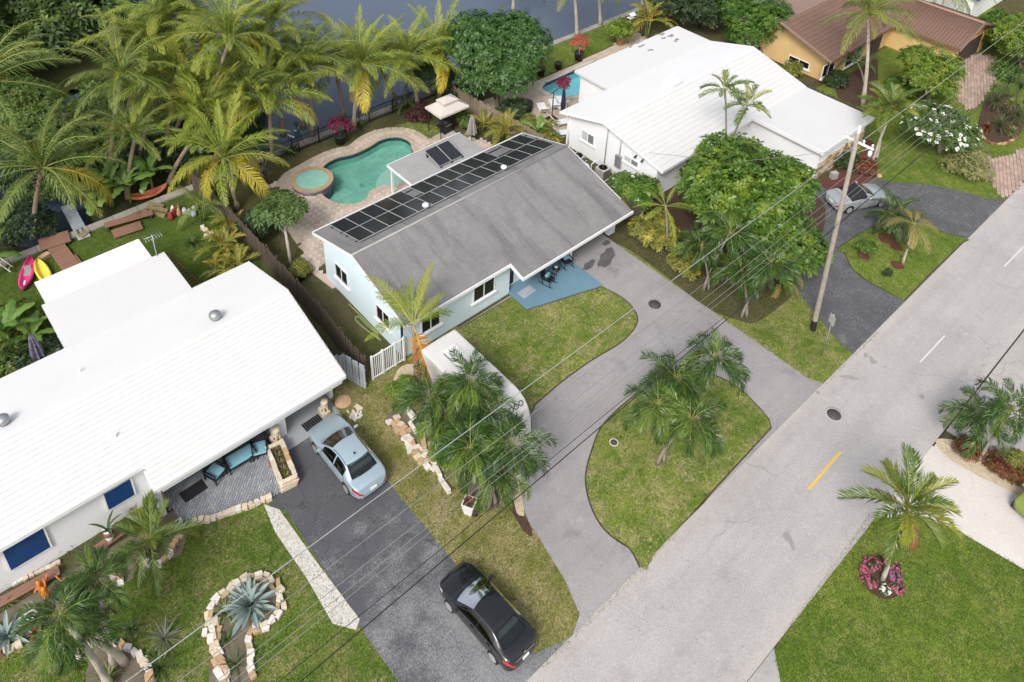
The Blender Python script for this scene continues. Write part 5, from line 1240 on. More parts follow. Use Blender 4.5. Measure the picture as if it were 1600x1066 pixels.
tree('leafy green shrub tree below the white eave', P(1110, 330), 1.9, 3.0, .3, 1200, .28, 'leaf_tree', 3, 7, centre=(P(1120, 300, 1.8).x, P(1120, 300, 1.8).y, 1.8))
tree('round dense dark mango tree behind the wooden fence', P(778, 178), 3.5, 7.4, .3, 7500, .30, 'leaf_mango', 4, 16, centre=(P(776, 92, 3.7).x, P(776, 92, 3.7).y, 3.7), sub=.55, up=.2)
tree('dense round hedge tree next to the ochre house wall', P(1190, 88), 2.7, 4.6, .3, 3000, .24, 'leaf_hedge', 5, 10, centre=(P(1192, 42, 2.4).x, P(1192, 42, 2.4).y, 2.5), sub=.5)
tree('tall hedge tree left of the ochre house wall tree', P(1150, 60), 2.3, 4.8, .3, 2200, .24, 'leaf_hedge', 6, 9, centre=(P(1150, 20, 2.4).x, P(1150, 20, 2.4).y, 2.5), sub=.5)
tree('hedge tree behind the white roof corner', P(1095, 45), 2.5, 4.6, .3, 2200, .26, 'leaf_dark', 7, 9, centre=(P(1095, 12, 2.4).x, P(1095, 12, 2.4).y, 2.6))
tree('dark hedge tree at the canal end behind the white house', P(1050, 30), 2.3, 4.6, .3, 1800, .26, 'leaf_dark', 8, 8, centre=(P(1045, 5, 2.4).x, P(1045, 5, 2.4).y, 2.6))
tree('rounded lime green tree in front of the ochre garage', P(1452, 160), 2.5, 4.6, .5, 3200, .24, 'leaf_lime', 9, 11, centre=(P(1450, 115, 2.6).x, P(1450, 115, 2.6).y, 2.7), sub=.5)
tree('frangipani tree full of white flowers by the brick driveway', P(1468, 238), 2.5, 2.0, .9, 1300, .30, 'leaf_frangipani', 10, 9, centre=(P(1470, 203, 1.8).x, P(1470, 203, 1.8).y, 1.9), flowers=('flower_white', 260, .17), bark='bark_white')
bush('pale variegated shrub below the white frangipani', P(1508, 268), 1.7, 1.5, 1300, .15, 'leaf_variegated', 11, 6)
bush('small rounded shrub in mulch on the round island', P(1350, 396), .6, 1.1, 300, .13, 'leaf_tree', 12, 3)
bush('tiny dark shrub on the round island near the street', P(1385, 433), .28, .6, 90, .10, 'leaf_dark', 13, 2)
tree('bright tree at the top right corner behind the brick driveway', P(1596, 110), 2.6, 4.2, .4, 2000, .28, 'leaf_lime', 14, 8, centre=(P(1598, 65, 2.6).x, P(1598, 65, 2.6).y, 2.6))
tree('dark leafy tree right of the ochre garage', P(1556, 70), 1.7, 3.2, .3, 1200, .26, 'leaf_tree', 15, 6, centre=(P(1558, 42, 2.0).x, P(1558, 42, 2.0).y, 2.0))
bush('leafy green shrub right of the garage apron', P(1550, 82), 1.1, 1.6, 600, .22, 'leaf_hedge', 151, 4)
bush('low clipped hedge along the brick driveway lawn', P(1572, 118), 1.6, .9, 800, .16, 'leaf_hedge', 152, 5)
tree('sparse frangipani tree with bare trunk beside the pool deck', P(455, 416), 1.35, 1.0, 2.0, 420, .34, 'leaf_frangipani', 16, 7, centre=(P(440, 330, 2.6).x, P(440, 330, 2.6).y, 2.7), tr=.09, bark='bark_white', spread=.4)
bush('white flowering oleander by the fence near the pool deck', P(402, 372), 1.0, 1.6, 480, .28, 'leaf_dark', 17, 4, flowers=('flower_white', 14, .12))
bush('yellow croton bush at the house end of the fence', P(470, 432), .55, .9, 320, .15, 'leaf_croton', 18, 4)
bush('oleander shrub with pale pink flowers under the white gable', P(985, 325), 1.5, 2.4, 1000, .30, 'leaf_tree', 19, 7, flowers=('flower_white', 30, .15), spread=.5)
bush('yellow croton shrub under the small palm', P(1020, 385), 1.3, 1.8, 1100, .19, 'leaf_croton', 20, 6)
bush('second yellow croton shrub further along the bed', P(1068, 430), .9, 1.5, 600, .19, 'leaf_croton', 21, 5)
bush('dark red leaved shrub below the white eave', P(1095, 300), 1.6, 2.0, 1400, .16, 'leaf_red', 22, 6)
bush('yellow croton between the canal palms and the patio roof', P(820, 205), .9, 1.1, 500, .18, 'leaf_croton', 23, 4); bush('yellow croton hedge by the white house patio', P(855, 228), .9, 1.1, 520, .18, 'leaf_croton', 24, 4)
bush('brown flowering shrub left of the gazebo', P(655, 188), .9, 1.3, 420, .15, 'leaf_red', 25, 4)
bush('mixed shrub to the right of the gazebo', P(728, 200), .8, 1.0, 420, .16, 'leaf_scrub', 26, 4)
bush('wild green shrub beside the dark palms at the gate', P(628, 622), .8, 1.0, 480, .13, 'leaf_lime', 27, 4)
bush('yellow green shrub on the stone bed by the trailer palms', P(690, 722), .6, .9, 340, .12, 'leaf_lime', 28, 3)
bush('low green ground shrub under the trailer palms', P(715, 700), 1.1, .7, 700, .13, 'leaf_lime', 29, 5)
bush('red leaved bed plants at the right edge', P(1512, 706), .7, .55, 420, .14, 'leaf_redbed', 30, 5); bush('red leaved bed plants below the right edge palm', P(1565, 735), .8, .6, 500, .14, 'leaf_redbed', 31, 5); bush('red leaved bed plants at the far right', P(1600, 750), .7, .6, 400, .14, 'leaf_redbed', 32, 4)
bush('bright yellow croton in the red bed at the right edge', P(1585, 732), .5, .8, 380, .14, 'leaf_croton', 33, 4)
bush('orange leaved plant by the white garage wall', P(1352, 270), .8, .7, 400, .16, 'leaf_redbed', 34, 4)
bush('dark spiky shrub in the red mulch by the white garage', P(1320, 262), .9, .8, 300, .22, 'leaf_dark', 35, 4)
bush('yellow flowering shrub under the ochre house window', P(1235, 118), .8, 1.0, 400, .16, 'leaf_croton', 36, 4)
bush('green shrub at the corner of the ochre house', P(1305, 135), 1.0, 1.2, 500, .2, 'leaf_dark', 37, 4); bush('green shrubs before the ochre house entrance', P(1400, 150), 1.3, 1.4, 700, .2, 'leaf_tree', 38, 5)
tree('dead palm skirted shrub mass behind the mango tree', P(672, 130), 1.7, 4.4, .2, 1500, .30, 'leaf_dark', 39, 7, centre=(P(675, 112, 2.2).x, P(675, 112, 2.2).y, 2.3))
bush('dark shrub below the mango tree', P(725, 158), 1.3, 1.6, 600, .24, 'leaf_dark', 40, 4); bush('dark shrub under the mango tree at the patio', P(800, 190), 1.2, 1.5, 600, .24, 'leaf_dark', 401, 4)
tree('leafy fern plant in a tall pot near the canal', P(968, 62), 1.0, 2.0, .7, 420, .34, 'leaf_lime', 41, 5, name='potted_tree', centre=(P(968, 48, 1.6).x, P(968, 48, 1.6).y, 1.7))
# overgrown bank and the dark mangroves beyond the canal
for i, (x, y, r, h, z0, n, m, lab) in enumerate((
        (3, 70, 7.0, 9.5, -.5, 4200, 'leaf_mangrove', 'huge dark mangrove tree across the canal at upper left'), (13.5, 74, 6.5, 9.5, -.5, 3800, 'leaf_mangrove', 'large dark mangrove tree across the canal next to the palms'), (-6, 62, 6, 8.5, -.4, 2600, 'leaf_mangrove', 'dark mangrove tree at the upper left edge'),
        (20, 83, 6, 11, -.5, 2800, 'leaf_dark', 'far dark tree at the top edge beyond the mangroves'), (8, 86, 7, 12, -.5, 2600, 'leaf_mangrove', 'far tall tree at the top left edge'))):
    tree(lab, Vector((x, y, -.3)), r, h, z0, n, .62, m, 60 + i, 12, 'mangrove_tree', group='mangrove trees beyond the canal', tr=.3, sub=.5, k=5) if 0 else tree(lab, Vector((x, y, -.3)), r, h, z0, n, .58, m, 60 + i, 12, 'mangrove_tree', 'tree', .3, group='mangrove trees beyond the canal', sub=.5)
for i, (u, v, r, h, n, m, lab) in enumerate(((150, 225, 2.6, 3.2, 1500, 'leaf_scrub', 'green mangrove bush on the near bank above the bananas'), (205, 175, 2.6, 3.4, 1500, 'leaf_scrub', 'green mangrove bush beside the golden palms'), (95, 235, 2.0, 2.4, 900, 'leaf_scrub', 'small mangrove bush by the dark water'),
        (20, 300, 2.6, 3.4, 1500, 'leaf_dark', 'dark bush at the left edge beside the dock'), (45, 365, 1.5, 2.0, 700, 'leaf_dark', 'dark bush hanging over the water at the dock'), (20, 200, 2.6, 3.6, 1300, 'leaf_scrub', 'bush at the left edge by the mangroves'), (250, 250, 2.0, 2.2, 900, 'leaf_dark', 'dark undergrowth bush below the golden palms'), (200, 260, 2.0, 2.0, 900, 'leaf_dark', 'dark undergrowth bush behind the bananas'),
        (300, 255, 1.8, 2.2, 900, 'leaf_dark', 'dark undergrowth bush beside the fence end'), (385, 215, 1.6, 1.8, 800, 'leaf_dark', 'dark undergrowth bush at the canal fence corner'), (20, 520, 1.4, 1.2, 500, 'leaf_scrub', 'weedy shrub beside the left wall of the white roof'), (60, 565, 1.1, .9, 400, 'leaf_dark', 'low weeds behind the white roof corner'), (5, 570, 1.3, 1.0, 450, 'leaf_scrub', 'weedy shrub at the left edge below the bananas'), (330, 210, 2.2, 2.6, 1100, 'leaf_dark', 'dark undergrowth bush in the middle of the bank clump'), (285, 205, 2.2, 3.0, 1100, 'leaf_scrub', 'green undergrowth bush between the golden palms'), (240, 195, 2.2, 3.0, 1100, 'leaf_dark', 'undergrowth bush at the left foot of the bank clump'), (380, 185, 1.8, 2.4, 900, 'leaf_dark', 'undergrowth bush at the right foot of the bank clump'), (170, 200, 2.4, 3.2, 1200, 'leaf_scrub', 'green mangrove bush at the canal mouth'), (130, 270, 2.0, 2.4, 900, 'leaf_scrub', 'green bush between the dock and the bananas'), (90, 300, 1.7, 2.0, 800, 'leaf_scrub', 'bush behind the grey pier'), (350, 165, 2.0, 3.4, 1000, 'leaf_scrub', 'tall green undergrowth bush behind the corner of the pool yard'), (310, 160, 2.2, 3.6, 1100, 'leaf_dark', 'tall dark undergrowth bush in the bank clump'), (270, 165, 2.2, 3.4, 1100, 'leaf_scrub', 'tall green undergrowth bush at the back of the bank clump'), (60, 210, 2.2, 2.8, 1100, 'leaf_scrub', 'green bush left of the dark canal mouth'))):
    bush(lab, P(u, v), r, h, n, .26, m, 80 + i, 6)
# flower beds
def flowers(lab, u, v, r, m, n, seed, h=.25):
    p = P(u, v); T = thing('flower_clump', lab, 'flowers', p); leafobj('foliage', T, [(p.x, p.y, .05, r, r, h * .8)], int(n * 1.0), .09, 'leaf_strap', seed, inner=.3); tag(leafobj('blossom', T, [(p.x, p.y, .08, r, r, h)], int(n * .5), .06, m, seed + 1, inner=.85, aspect=.8, k=5), kind='stuff')
for i, (u, v, r, m, lab) in enumerate(((1360, 884, .34, 'flower_pink', 'pink flowers at the back left of the ring bed'), (1376, 881, .30, 'flower_pink', 'pink flowers behind the palm trunk in the ring bed'), (1394, 888, .28, 'flower_pink', 'pink flowers at the right back of the ring bed'), (1397, 904, .26, 'flower_mauve', 'mauve flowers at the right of the ring bed'),
        (1401, 920, .28, 'flower_pink', 'pink flowers at the right front of the ring bed'), (1357, 911, .30, 'flower_pink', 'pink flowers at the left front of the ring bed'), (1382, 924, .20, 'flower_white', 'white flowers at the front of the ring bed'), (1350, 893, .2, 'flower_pink', 'small pink flowers at the left rim of the ring bed'))): flowers(lab, u, v, r, m, 90, 200 + i)
# grass blades standing on the lawns
def blades(name, polys, holes, dens, h, m, seed, lim=None):
    polys = [offset([tuple(p[:2]) for p in q], .06) for q in polys]
    G = np.random.default_rng(seed); xs = []
    for poly in polys:
        q = np.array([p[:2] for p in poly]); lo, hi = q.min(0), q.max(0)
        if lim: lo = np.maximum(lo, lim[0]); hi = np.minimum(hi, lim[1])
        n = int(np.prod(hi - lo) * dens); p = G.uniform(lo, hi, (n, 2)); k = inpoly(p[:, 0], p[:, 1], [tuple(a) for a in q])
        for hpoly in holes: k &= ~inpoly(p[:, 0], p[:, 1], [tuple(a[:2]) for a in hpoly])
        xs.append(p[k])
    p = np.concatenate(xs); n = len(p); a = G.uniform(0, 2 * pi, n); l = h * G.uniform(.5, 1.3, n); w_ = .009 + .009 * G.random(n); ln = G.uniform(.1, .7, n) * l; b2 = G.uniform(0, 2 * pi, n)
    z0 = np.full(n, .01); V = np.zeros((n, 3, 3))
    V[:, 0] = np.stack([p[:, 0] + np.cos(a) * w_, p[:, 1] + np.sin(a) * w_, z0], 1); V[:, 1] = np.stack([p[:, 0] - np.cos(a) * w_, p[:, 1] - np.sin(a) * w_, z0], 1)
    V[:, 2] = np.stack([p[:, 0] + np.cos(b2) * ln, p[:, 1] + np.sin(b2) * ln, z0 + l], 1)
    o = bpy.data.objects.new(name, npmesh(name, V.reshape(-1, 3), np.arange(n * 3).reshape(-1, 3), m)); C.objects.link(o); return tag(o, kind='stuff')
leafmat('blade_patchy', (.09, .15, .02), (.20, .225, .04), None, patch=((.34, .285, .15), .7, .85), trans=.3)
leafmat('blade_lush', (.075, .13, .016), (.165, .22, .034), None, patch=((.15, .175, .028), .3, .7), trans=.3)
leafmat('blade_back', (.07, .115, .02), (.12, .16, .03), None, trans=.3)
leafmat('blade_garden', (.075, .115, .02), (.14, .16, .034), None, patch=((.28, .22, .11), .5, .75), trans=.3)
leafmat('blade_dry', (.10, .145, .022), (.23, .215, .06), None, patch=((.36, .29, .16), .6, .85), trans=.3)
cdrive = [tuple(p) for p in cd]
blades('grass', [LAWN['front_left']], [cdrive, [(12.3, 10.2), (12.45, 10.2), (12.45, 24.3), (12.3, 24.3)]], 300, .055, 'blade_dry', 1)
blades('grass', [LAWN['island'], LAWN['centre']], [], 330, .055, 'blade_patchy', 2)
blades('grass', [LAWN['verge']], [bd], 260, .055, 'blade_patchy', 3)
blades('grass', [LAWN['garden']], [pp], 330, .055, 'blade_garden', 4, ((-6, 10.2), (8.2, 24)))
blades('grass', [LAWN['right_front']], [], 420, .05, 'blade_lush', 5, ((17, -9), (31, 6)))
blades('grass', [LAWN['right_island'], LAWN['white_house_back']], [], 160, .06, 'blade_lush', 6)
blades('grass', [LAWN['right_neighbour']], [bd], 90, .07, 'blade_lush', 7, ((50, 10.4), (72, 24)))
blades('grass', [LAWN['back_left'], LAWN['pool_side']], [], 150, .07, 'blade_back', 8, ((-3, 30), (32, 46.2)))
# ================================================================ FENCES
def board_fence(lab, pts, h, m, pitch=.15, name='wood_fence', rail_side=1, thick=.02, dog=True, skip=0., jit=.04, rails=(.4, 1.4), pm=None, group=None):
    """fence of separate boards along a line of ground points"""
    T = thing(name, lab, 'fence', (pts[0][0], pts[0][1], 0), group=group); o = T.location; vars_ = []
    for k in range(3):
        b = MB(); w2 = pitch * .46
        hh = h * (1 + .03 * (k - 1))
        if dog: b.face([(-w2, 0, .03), (w2, 0, .03), (w2, 0, hh - .06), (w2 * .5, 0, hh), (-w2 * .5, 0, hh), (-w2, 0, hh - .06)]); b.face([(-w2, thick, .03), (-w2, thick, hh - .06), (-w2 * .5, thick, hh), (w2 * .5, thick, hh), (w2, thick, hh - .06), (w2, thick, .03)]); b.box(-w2, w2, .0005, thick - .0005, .03, hh - .06, faces='xX'); b.face([(-w2, 0, hh - .06), (-w2 * .5, 0, hh), (-w2 * .5, thick, hh), (-w2, thick, hh - .06)]); b.face([(-w2 * .5, 0, hh), (w2 * .5, 0, hh), (w2 * .5, thick, hh), (-w2 * .5, thick, hh)]); b.face([(w2 * .5, 0, hh), (w2, 0, hh - .06), (w2, thick, hh - .06), (w2 * .5, thick, hh)])
        else: b.box(-w2, w2, 0, thick, .03, hh)
        vars_.append(b.mesh('board', m))
    rl = MB(o); ps = MB(o)
    for a, c in zip(pts, pts[1:]):
        a, c = Vector(a), Vector(c); L = (c - a).length; t = (c - a) / L; az = math.atan2(t.y, t.x); n = int(L / pitch)
        for i in range(n):
            if random.random() < skip: continue
            p = a + t * (i + .5) * L / n
            put('board', random.choice(vars_), T, Vector((p.x, p.y, random.uniform(-jit, jit))) - o, (random.uniform(-.02, .02), 0, az))
        nn = Vector((-t.y, t.x)) * rail_side
        for z in rails:
            q0, q1 = a + nn * .05, c + nn * .05; rl.tube([(q0.x, q0.y, z), (q1.x, q1.y, z)], .035, 4)
        for i in range(int(L / 2.4) + 1):
            p = a + t * min(L, i * 2.4) + nn * .10; put('post', POST, T, Vector((p.x, p.y, 0)) - o, (0, 0, az), (1, 1, h * .97))
    rl.build('rail', m, T); return T
POST = MB().box(-.045, .045, -.045, .045, 0, 1).mesh('post', 'wood_fence')
board_fence('weathered dark wooden fence running between the left yard and the middle house', [(14.72, 25.9), (14.85, 30.5), (14.85, 36.5), (14.75, 41), (14.6, 46.3)], 1.75, 'wood_fence', .15, rail_side=-1, skip=.02)
board_fence('short blue grey wooden fence panel beside the white house entry', [(13.0, 26.85), (14.0, 26.7), (14.45, 25.3)], 1.75, 'wood_grey', .19, dog=False, jit=.02)
board_fence('weathered wooden fence between the gazebo yard and the white house patio', [(34.9, 44.5), (35.05, 41), (35.35, 37.5), (35.6, 34.6)], 1.7, 'wood_fence_light', .16, skip=.03)
board_fence('dark wooden fence beside the right end of the grey roof', [(34.6, 33.5), (34.75, 29), (34.85, 24.8)], 1.6, 'wood_fence', .16)
board_fence('dark old picket fence between the white house and the ochre house', [(57.5, 33.0), (57.6, 28), (57.7, 21.5)], 1.6, 'wood_fence', .20, skip=.1, jit=.08)
# white bar gate
T = thing('gate', 'white metal bar gate beside the middle house', 'gate', (15.05, 25.6, 0)); o = T.location
BAR = MB().box(-.018, .018, -.018, .018, .12, 1.58).mesh('bar', 'white_trim'); a, c = Vector((15.05, 25.62)), Vector((17.0, 25.62))
for i in range(17): p = a.lerp(c, (i + .5) / 17); put('bar', BAR, T, Vector((p.x, p.y, 0)) - o)
for f in (0, .33, .72, 1.0): p = a.lerp(c, f); MB().box(-.05, .05, -.05, .05, 0, 1.72).build('post', 'white_trim', T).location = Vector((p.x, p.y, 0)) - o
for z in (.08, 1.6): MB(o).box(15.05, 17.0, 25.59, 25.65, z, z + .06).build('rail', 'white_trim', T)
# black metal fence by the canal
T = thing('metal_fence', 'black metal picket fence along the canal', 'fence', (15.2, 45.9, 0)); o = T.location
k = MB(o); x = 15.2
for i in range(170): xx = 15.2 + i * .115; k.box(xx - .01, xx + .01, 45.89, 45.91, .1, 1.25, faces='xXyYZ')
q = k.build('picket', 'black_metal', T); q['kind'] = 'stuff'
for z in (.14, 1.2): MB(o).box(15.2, 34.8, 45.87, 45.93, z, z + .05).build('rail', 'black_metal', T)
MPOST = MB().box(-.04, .04, -.04, .04, 0, 1.4).mesh('post', 'black_metal')
for i in range(10): put('post', MPOST, T, Vector((15.3 + i * 2.15, 45.9, 0)) - o)
for u, v, lab in ((452, 225, 'black garden torch left of the blue green chair'), (548, 190, 'black garden torch behind the pink bougainvillea'), (626, 163, 'black garden torch at the right of the canal fence')):
    p = P(u, v); p.y = min(p.y, 45.7); T = thing('garden_torch', lab, 'torch', p, group='black garden torches along the canal fence')
    MB().tube([(0, 0, 0), (0, 0, 2.3)], .035, 6).build('pole', 'black_metal', T); MB().lathe([(.04, 2.25), (.13, 2.4), (.15, 2.6), (.06, 2.68), (0, 2.75)], n=10).build('lamp_head', 'black_metal', T)

# ================================================================ VEHICLES
def pchip(xs, ys):
    n = len(xs); h = [xs[i + 1] - xs[i] for i in range(n - 1)]; dl = [(ys[i + 1] - ys[i]) / h[i] for i in range(n - 1)]; m = [dl[0]] + [0] * (n - 2) + [dl[-1]]
    for i in range(1, n - 1): m[i] = 0 if dl[i - 1] * dl[i] <= 0 else 2 * dl[i - 1] * dl[i] / (dl[i - 1] + dl[i])
    def f(x):
        x = min(max(x, xs[0]), xs[-1]); i = 0
        while i < n - 2 and x > xs[i + 1]: i += 1
        t = (x - xs[i]) / h[i]
        return ys[i] * (1 + 2 * t) * (1 - t) ** 2 + m[i] * h[i] * t * (1 - t) ** 2 + ys[i + 1] * t * t * (3 - 2 * t) + m[i + 1] * h[i] * t * t * (t - 1)
    return f
paint('car_blue', (.40, .51, .57), .28, .35, .6); paint('car_black', (.010, .010, .012), .16, 0, .8); paint('car_silver', (.52, .55, .58), .28, .5, .6); paint('car_lime', (.17, .23, .03), .25, 0, .8)
paint('rim_silver', (.62, .62, .64), .3, .6); mat('tyre', (.02, .02, .02), None, 5, .8); paint('lamp_red', (.50, .015, .015), .12, 0, 1); paint('lamp_clear', (.70, .72, .74), .1, .2, 1); mat('soft_top', (.018, .018, .024), None, 6, .85); paint('plate', (.75, .76, .74), .4); paint('chrome', (.7, .7, .7), .12, 1)
mat('seat_beige', (.32, .29, .24), None, 3, .8)
m_, t_, b_, N_, L_ = newmat('glass_wind'); b_.inputs['Base Color'].default_value = (.045, .06, .065, 1); b_.inputs['Roughness'].default_value = .05; b_.inputs['Specular IOR Level'].default_value = .8
def carglass(name, tint):
    m, t, b, N, L = newmat(name); N.remove(b); tr = N.new('ShaderNodeBsdfTransparent'); tr.inputs[0].default_value = rgb(tint); gl = N.new('ShaderNodeBsdfGlossy'); gl.inputs['Roughness'].default_value = .02
    fr = N.new('ShaderNodeFresnel'); fr.inputs[0].default_value = 1.7; ms = N.new('ShaderNodeMixShader'); L.new(fr.outputs[0], ms.inputs[0]); L.new(tr.outputs[0], ms.inputs[1]); L.new(gl.outputs[0], ms.inputs[2]); L.new(ms.outputs[0], N['Material Output'].inputs[0])
carglass('car_glass', (.42, .50, .49)); carglass('car_glass_tint', (.16, .18, .18)); mat('car_trim_dark', (.035, .035, .038), None, 4, .6); mat('seat_cloth', (.20, .19, .175), (.16, .15, .14), 4, .9)
def wheel_mesh(r, wd=.21):
    t = MB(); t.lathe([(r * .66, -wd / 2), (r * .93, -wd / 2), (r, -wd * .3), (r, wd * .3), (r * .93, wd / 2), (r * .66, wd / 2)], n=26, M=Matrix.Rotation(pi / 2, 4, 'X'))
    k = MB(); k.lathe([(0, .055), (r * .16, .06), (r * .2, .04)], n=14, M=Matrix.Rotation(pi / 2, 4, 'X')); k.lathe([(r * .56, .035), (r * .66, .08), (r * .68, .09)], n=26, M=Matrix.Rotation(pi / 2, 4, 'X'))
    for i in range(7):
        a = i * 2 * pi / 7; M = Matrix.Rotation(a, 4, 'Y'); k.box(r * .12, r * .62, -.062, -.03, -r * .085, r * .085, M)
    d = MB(); d.lathe([(0, .0), (r * .66, .0)], n=20, M=Matrix.Rotation(pi / 2, 4, 'X'))
    return t.mesh('tyre', 'tyre'), k.mesh('rim', 'rim_silver'), d.mesh('brake_disc', 'dark_hole')
def car(lab, loc, rz, tab, body, axle, r, track, glass, plate=True, soft=False, wr=None, taill=(.44, .30), cat='car', trunk_emblem=False):
    T = thing('parked_car', lab, cat, loc, rz); xs = [q[0] for q in tab][::-1]
    Fn = [pchip(xs, [q[i] for q in tab][::-1]) for i in range(1, 6)]          # w, zl, zb, wr, zr
    xmin, xmax = xs[0], xs[-1]
    def S(x, t):
        w, zl, zb, wr, zr = (f(x) for f in Fn); cr = .045 if zr > 1.15 else .035
        if t <= 2:      # flank
            y = [w * .93, w * .995, w, w * .985, w * .965][min(int(t * 2), 4)]; z = zl + (zb - zl) * t / 2
            i = min(int(t * 2), 3); y0 = [w * .93, w * .995, w, w * .985, w * .965]; y = y0[i] + (y0[i + 1] - y0[i]) * (t * 2 - i)
        elif t <= 3: f = t - 2; y = w * .965 + (wr - w * .965) * f; z = zb + (zr - cr - zb) * f; y += .03 * math.sin(pi * f); z += .01 * math.sin(pi * f)
        else: f = t - 3; y = wr * (1 - f); z = zr - cr * (1 - f) ** 2
        return Vector((x, y, z))
    ts = [0, .25, .5, .75, 1, 1.25, 1.5, 1.75, 1.9, 2, 2.06, 2.2, 2.4, 2.6, 2.8, 2.92, 3, 3.08, 3.3, 3.55, 3.8, 4]; NX = 90
    X = [xmin + (xmax - xmin) * (.5 - .5 * math.cos(pi * i / NX)) * .35 + (xmax - xmin) * i / NX * .65 for i in range(NX + 1)]
    def hole(x, t):
        if t > 3.06:
            f = 1 - (4 - t) ** 2; return glass['wind'][0] + .11 * f + .05 < x < glass['wind'][1] + .11 * f - .04 or glass['rear'][0] - .09 * f + .04 < x < glass['rear'][1] - .09 * f - .05
        return 2.1 < t < 2.86 and any(min(q) + .03 < x < max(q) - .03 for q in glass['side'])
    hub = [(axle[0], r + .02), (axle[1], r + .02)]; b = MB(); b.smooth = True; ra = r * 1.14; grid = {}
    for s in (1, -1):
        for i, x in enumerate(X):
            for j, t in enumerate(ts):
                p = S(x, t)
                if t <= 1.5:
                    for hx, hz in hub:
                        q = Vector((p.x - hx, p.z - hz)); 
                        if abs(q.length - ra) < .045 and p.z > .1: q = q.normalized() * ra; p.x, p.z = hx + q.x, hz + q.y
                if s < 0 and j == len(ts) - 1: grid[s, i, j] = grid[1, i, j]; continue
                grid[s, i, j] = b.vert((p.x, s * p.y, p.z))
        for i in range(NX):
            for j in range(len(ts) - 1):
                c = S((X[i] + X[i + 1]) / 2, (ts[j] + ts[j + 1]) / 2)
                if ts[j] < 1.5 and any((c.x - hx) ** 2 + (c.z - hz) ** 2 < (ra * .985) ** 2 for hx, hz in hub): continue
                if not soft and hole((X[i] + X[i + 1]) / 2, (ts[j] + ts[j + 1]) / 2): continue
                q = [grid[s, i, j], grid[s, i + 1, j], grid[s, i + 1, j + 1], grid[s, i, j + 1]]; b.fidx(q[::-1] if s > 0 else q)
    for i in (0, NX):
        L_ = [grid[1, i, j] for j in range(len(ts))] + [grid[-1, i, j] for j in range(len(ts) - 2, -1, -1)]; b.fidx(L_ if i == NX else L_[::-1])
    b.build('body', body, T)
    u = MB(); wm = Fn[0](0); u.box(xmin + .25, xmax - .25, -wm * .78, wm * .78, .17, .50); u.build('underbody', 'dark_hole', T)
    if not soft:
        xd = glass['wind'][1]; k = MB(); k.box(xd - .42, xd + .12, -.66, .66, .5, .86); k.build('dashboard', 'car_trim_dark', T, bevel=.05)
        for y in (-.36, .36): k = MB(); k.box(-.25, .25, y - .24, y + .24, .5, .62); k.box(-.42, -.24, y - .24, y + .24, .55, 1.12); k.box(-.42, -.32, y - .12, y + .12, 1.14, 1.30); k.build('front_seat', 'seat_cloth', T, bevel=.03)
        k = MB(); k.box(-1.0, -.65, -.6, .6, .5, .62); k.box(-1.25, -1.02, -.6, .6, .55, 1.05); k.build('rear_seat', 'seat_cloth', T, bevel=.03); k = MB(); k.box(glass['rear'][0] - .05, -1.24, -.62, .62, .84, .90); k.build('parcel_shelf', 'car_trim_dark', T)
    def patch(name, x0, x1, t0, t1, m, nx=10, nt=6, off=.006, sides=(1, -1), lab=None, cross=False, par=None, bow=0.):
        """skin patch lying just proud of the body; t0, t1 may be functions of x"""
        for s in ((1,) if cross else sides):
            k = MB(); k.smooth = True; rows = []
            for i in range(nx + 1):
                x = x0 + (x1 - x0) * i / nx; a, e = (t0(x) if callable(t0) else t0), (t1(x) if callable(t1) else t1); row = []
                tt = [a + (e - a) * j / nt for j in range(nt + 1)]; seq = [(t, s) for t in tt]
                if cross: seq = [(t, 1) for t in tt] + [(t, -1) for t in tt[-2::-1]]
                x_ = x
                for t, sg in seq:
                    x = x_ + bow * (1 - (4 - t) ** 2) if bow else x_
                    p = S(x, t); dx = S(x + .01, t) - S(x - .01, t); dt = S(x, min(4, t + .02)) - S(x, max(0, t - .02)); nn = dt.cross(dx)
                    nn = nn.normalized() if nn.length > 1e-9 else Vector((0, 0, 1))
                    if nn.z < -.3 or (abs(nn.z) < .3 and nn.y < 0): nn = -nn
                    if t > 3.9: nn.y = 0
                    p = p + nn * off; row.append(k.vert((p.x, sg * p.y, p.z)))
                rows.append(row)
            for r0, r1 in zip(rows, rows[1:]):
                for j in range(len(r0) - 1): k.fidx([r0[j], r1[j], r1[j + 1], r0[j + 1]])
            k.build(name, m, par or T, lab)
    xw0, xw1, xr0, xr1 = glass['wind'][0], glass['wind'][1], glass['rear'][0], glass['rear'][1]
    patch('windscreen', xw0, xw1, 3.05, 4, 'car_glass', cross=True, nx=8, bow=.11)
    if not soft: patch('rear_window', xr0, xr1, 3.06, 4, 'car_glass', cross=True, nx=8, bow=-.09)
    for x0, x1 in glass['side']: patch('side_window', x0, x1, 2.06, 2.90, 'car_glass_tint', off=.008)
    if soft: patch('soft_top', soft[0], soft[1], 2.3, 4, 'soft_top', cross=True, nx=14, nt=12, off=.012)
    patch('tail_light', xmin + .03, xmin + taill[0], 1.45, 2.0, 'lamp_red', off=.012, nx=6)
    patch('headlight', xmax - .48, xmax - .12, 1.5, 2.05, 'lamp_clear', off=.012, nx=6)
    for x in glass['doors']: patch('door_seam', x - .008, x + .008, .15, 2.05, 'dark_hole', nx=1, nt=10, off=.003)
    patch('sill_strip', axle[1] + .42, axle[0] - .42, .02, .3, 'black_plastic', nx=4, nt=2, off=.004)
    for x in (glass['doors'][1] + .22, glass['doors'][-1] + .2):
        for s in (1, -1): p = S(x, 1.72); MB().cbox((x, s * (p.y + .02), p.z), (.2, .035, .03)).build('door_handle', body, T, bevel=.01)
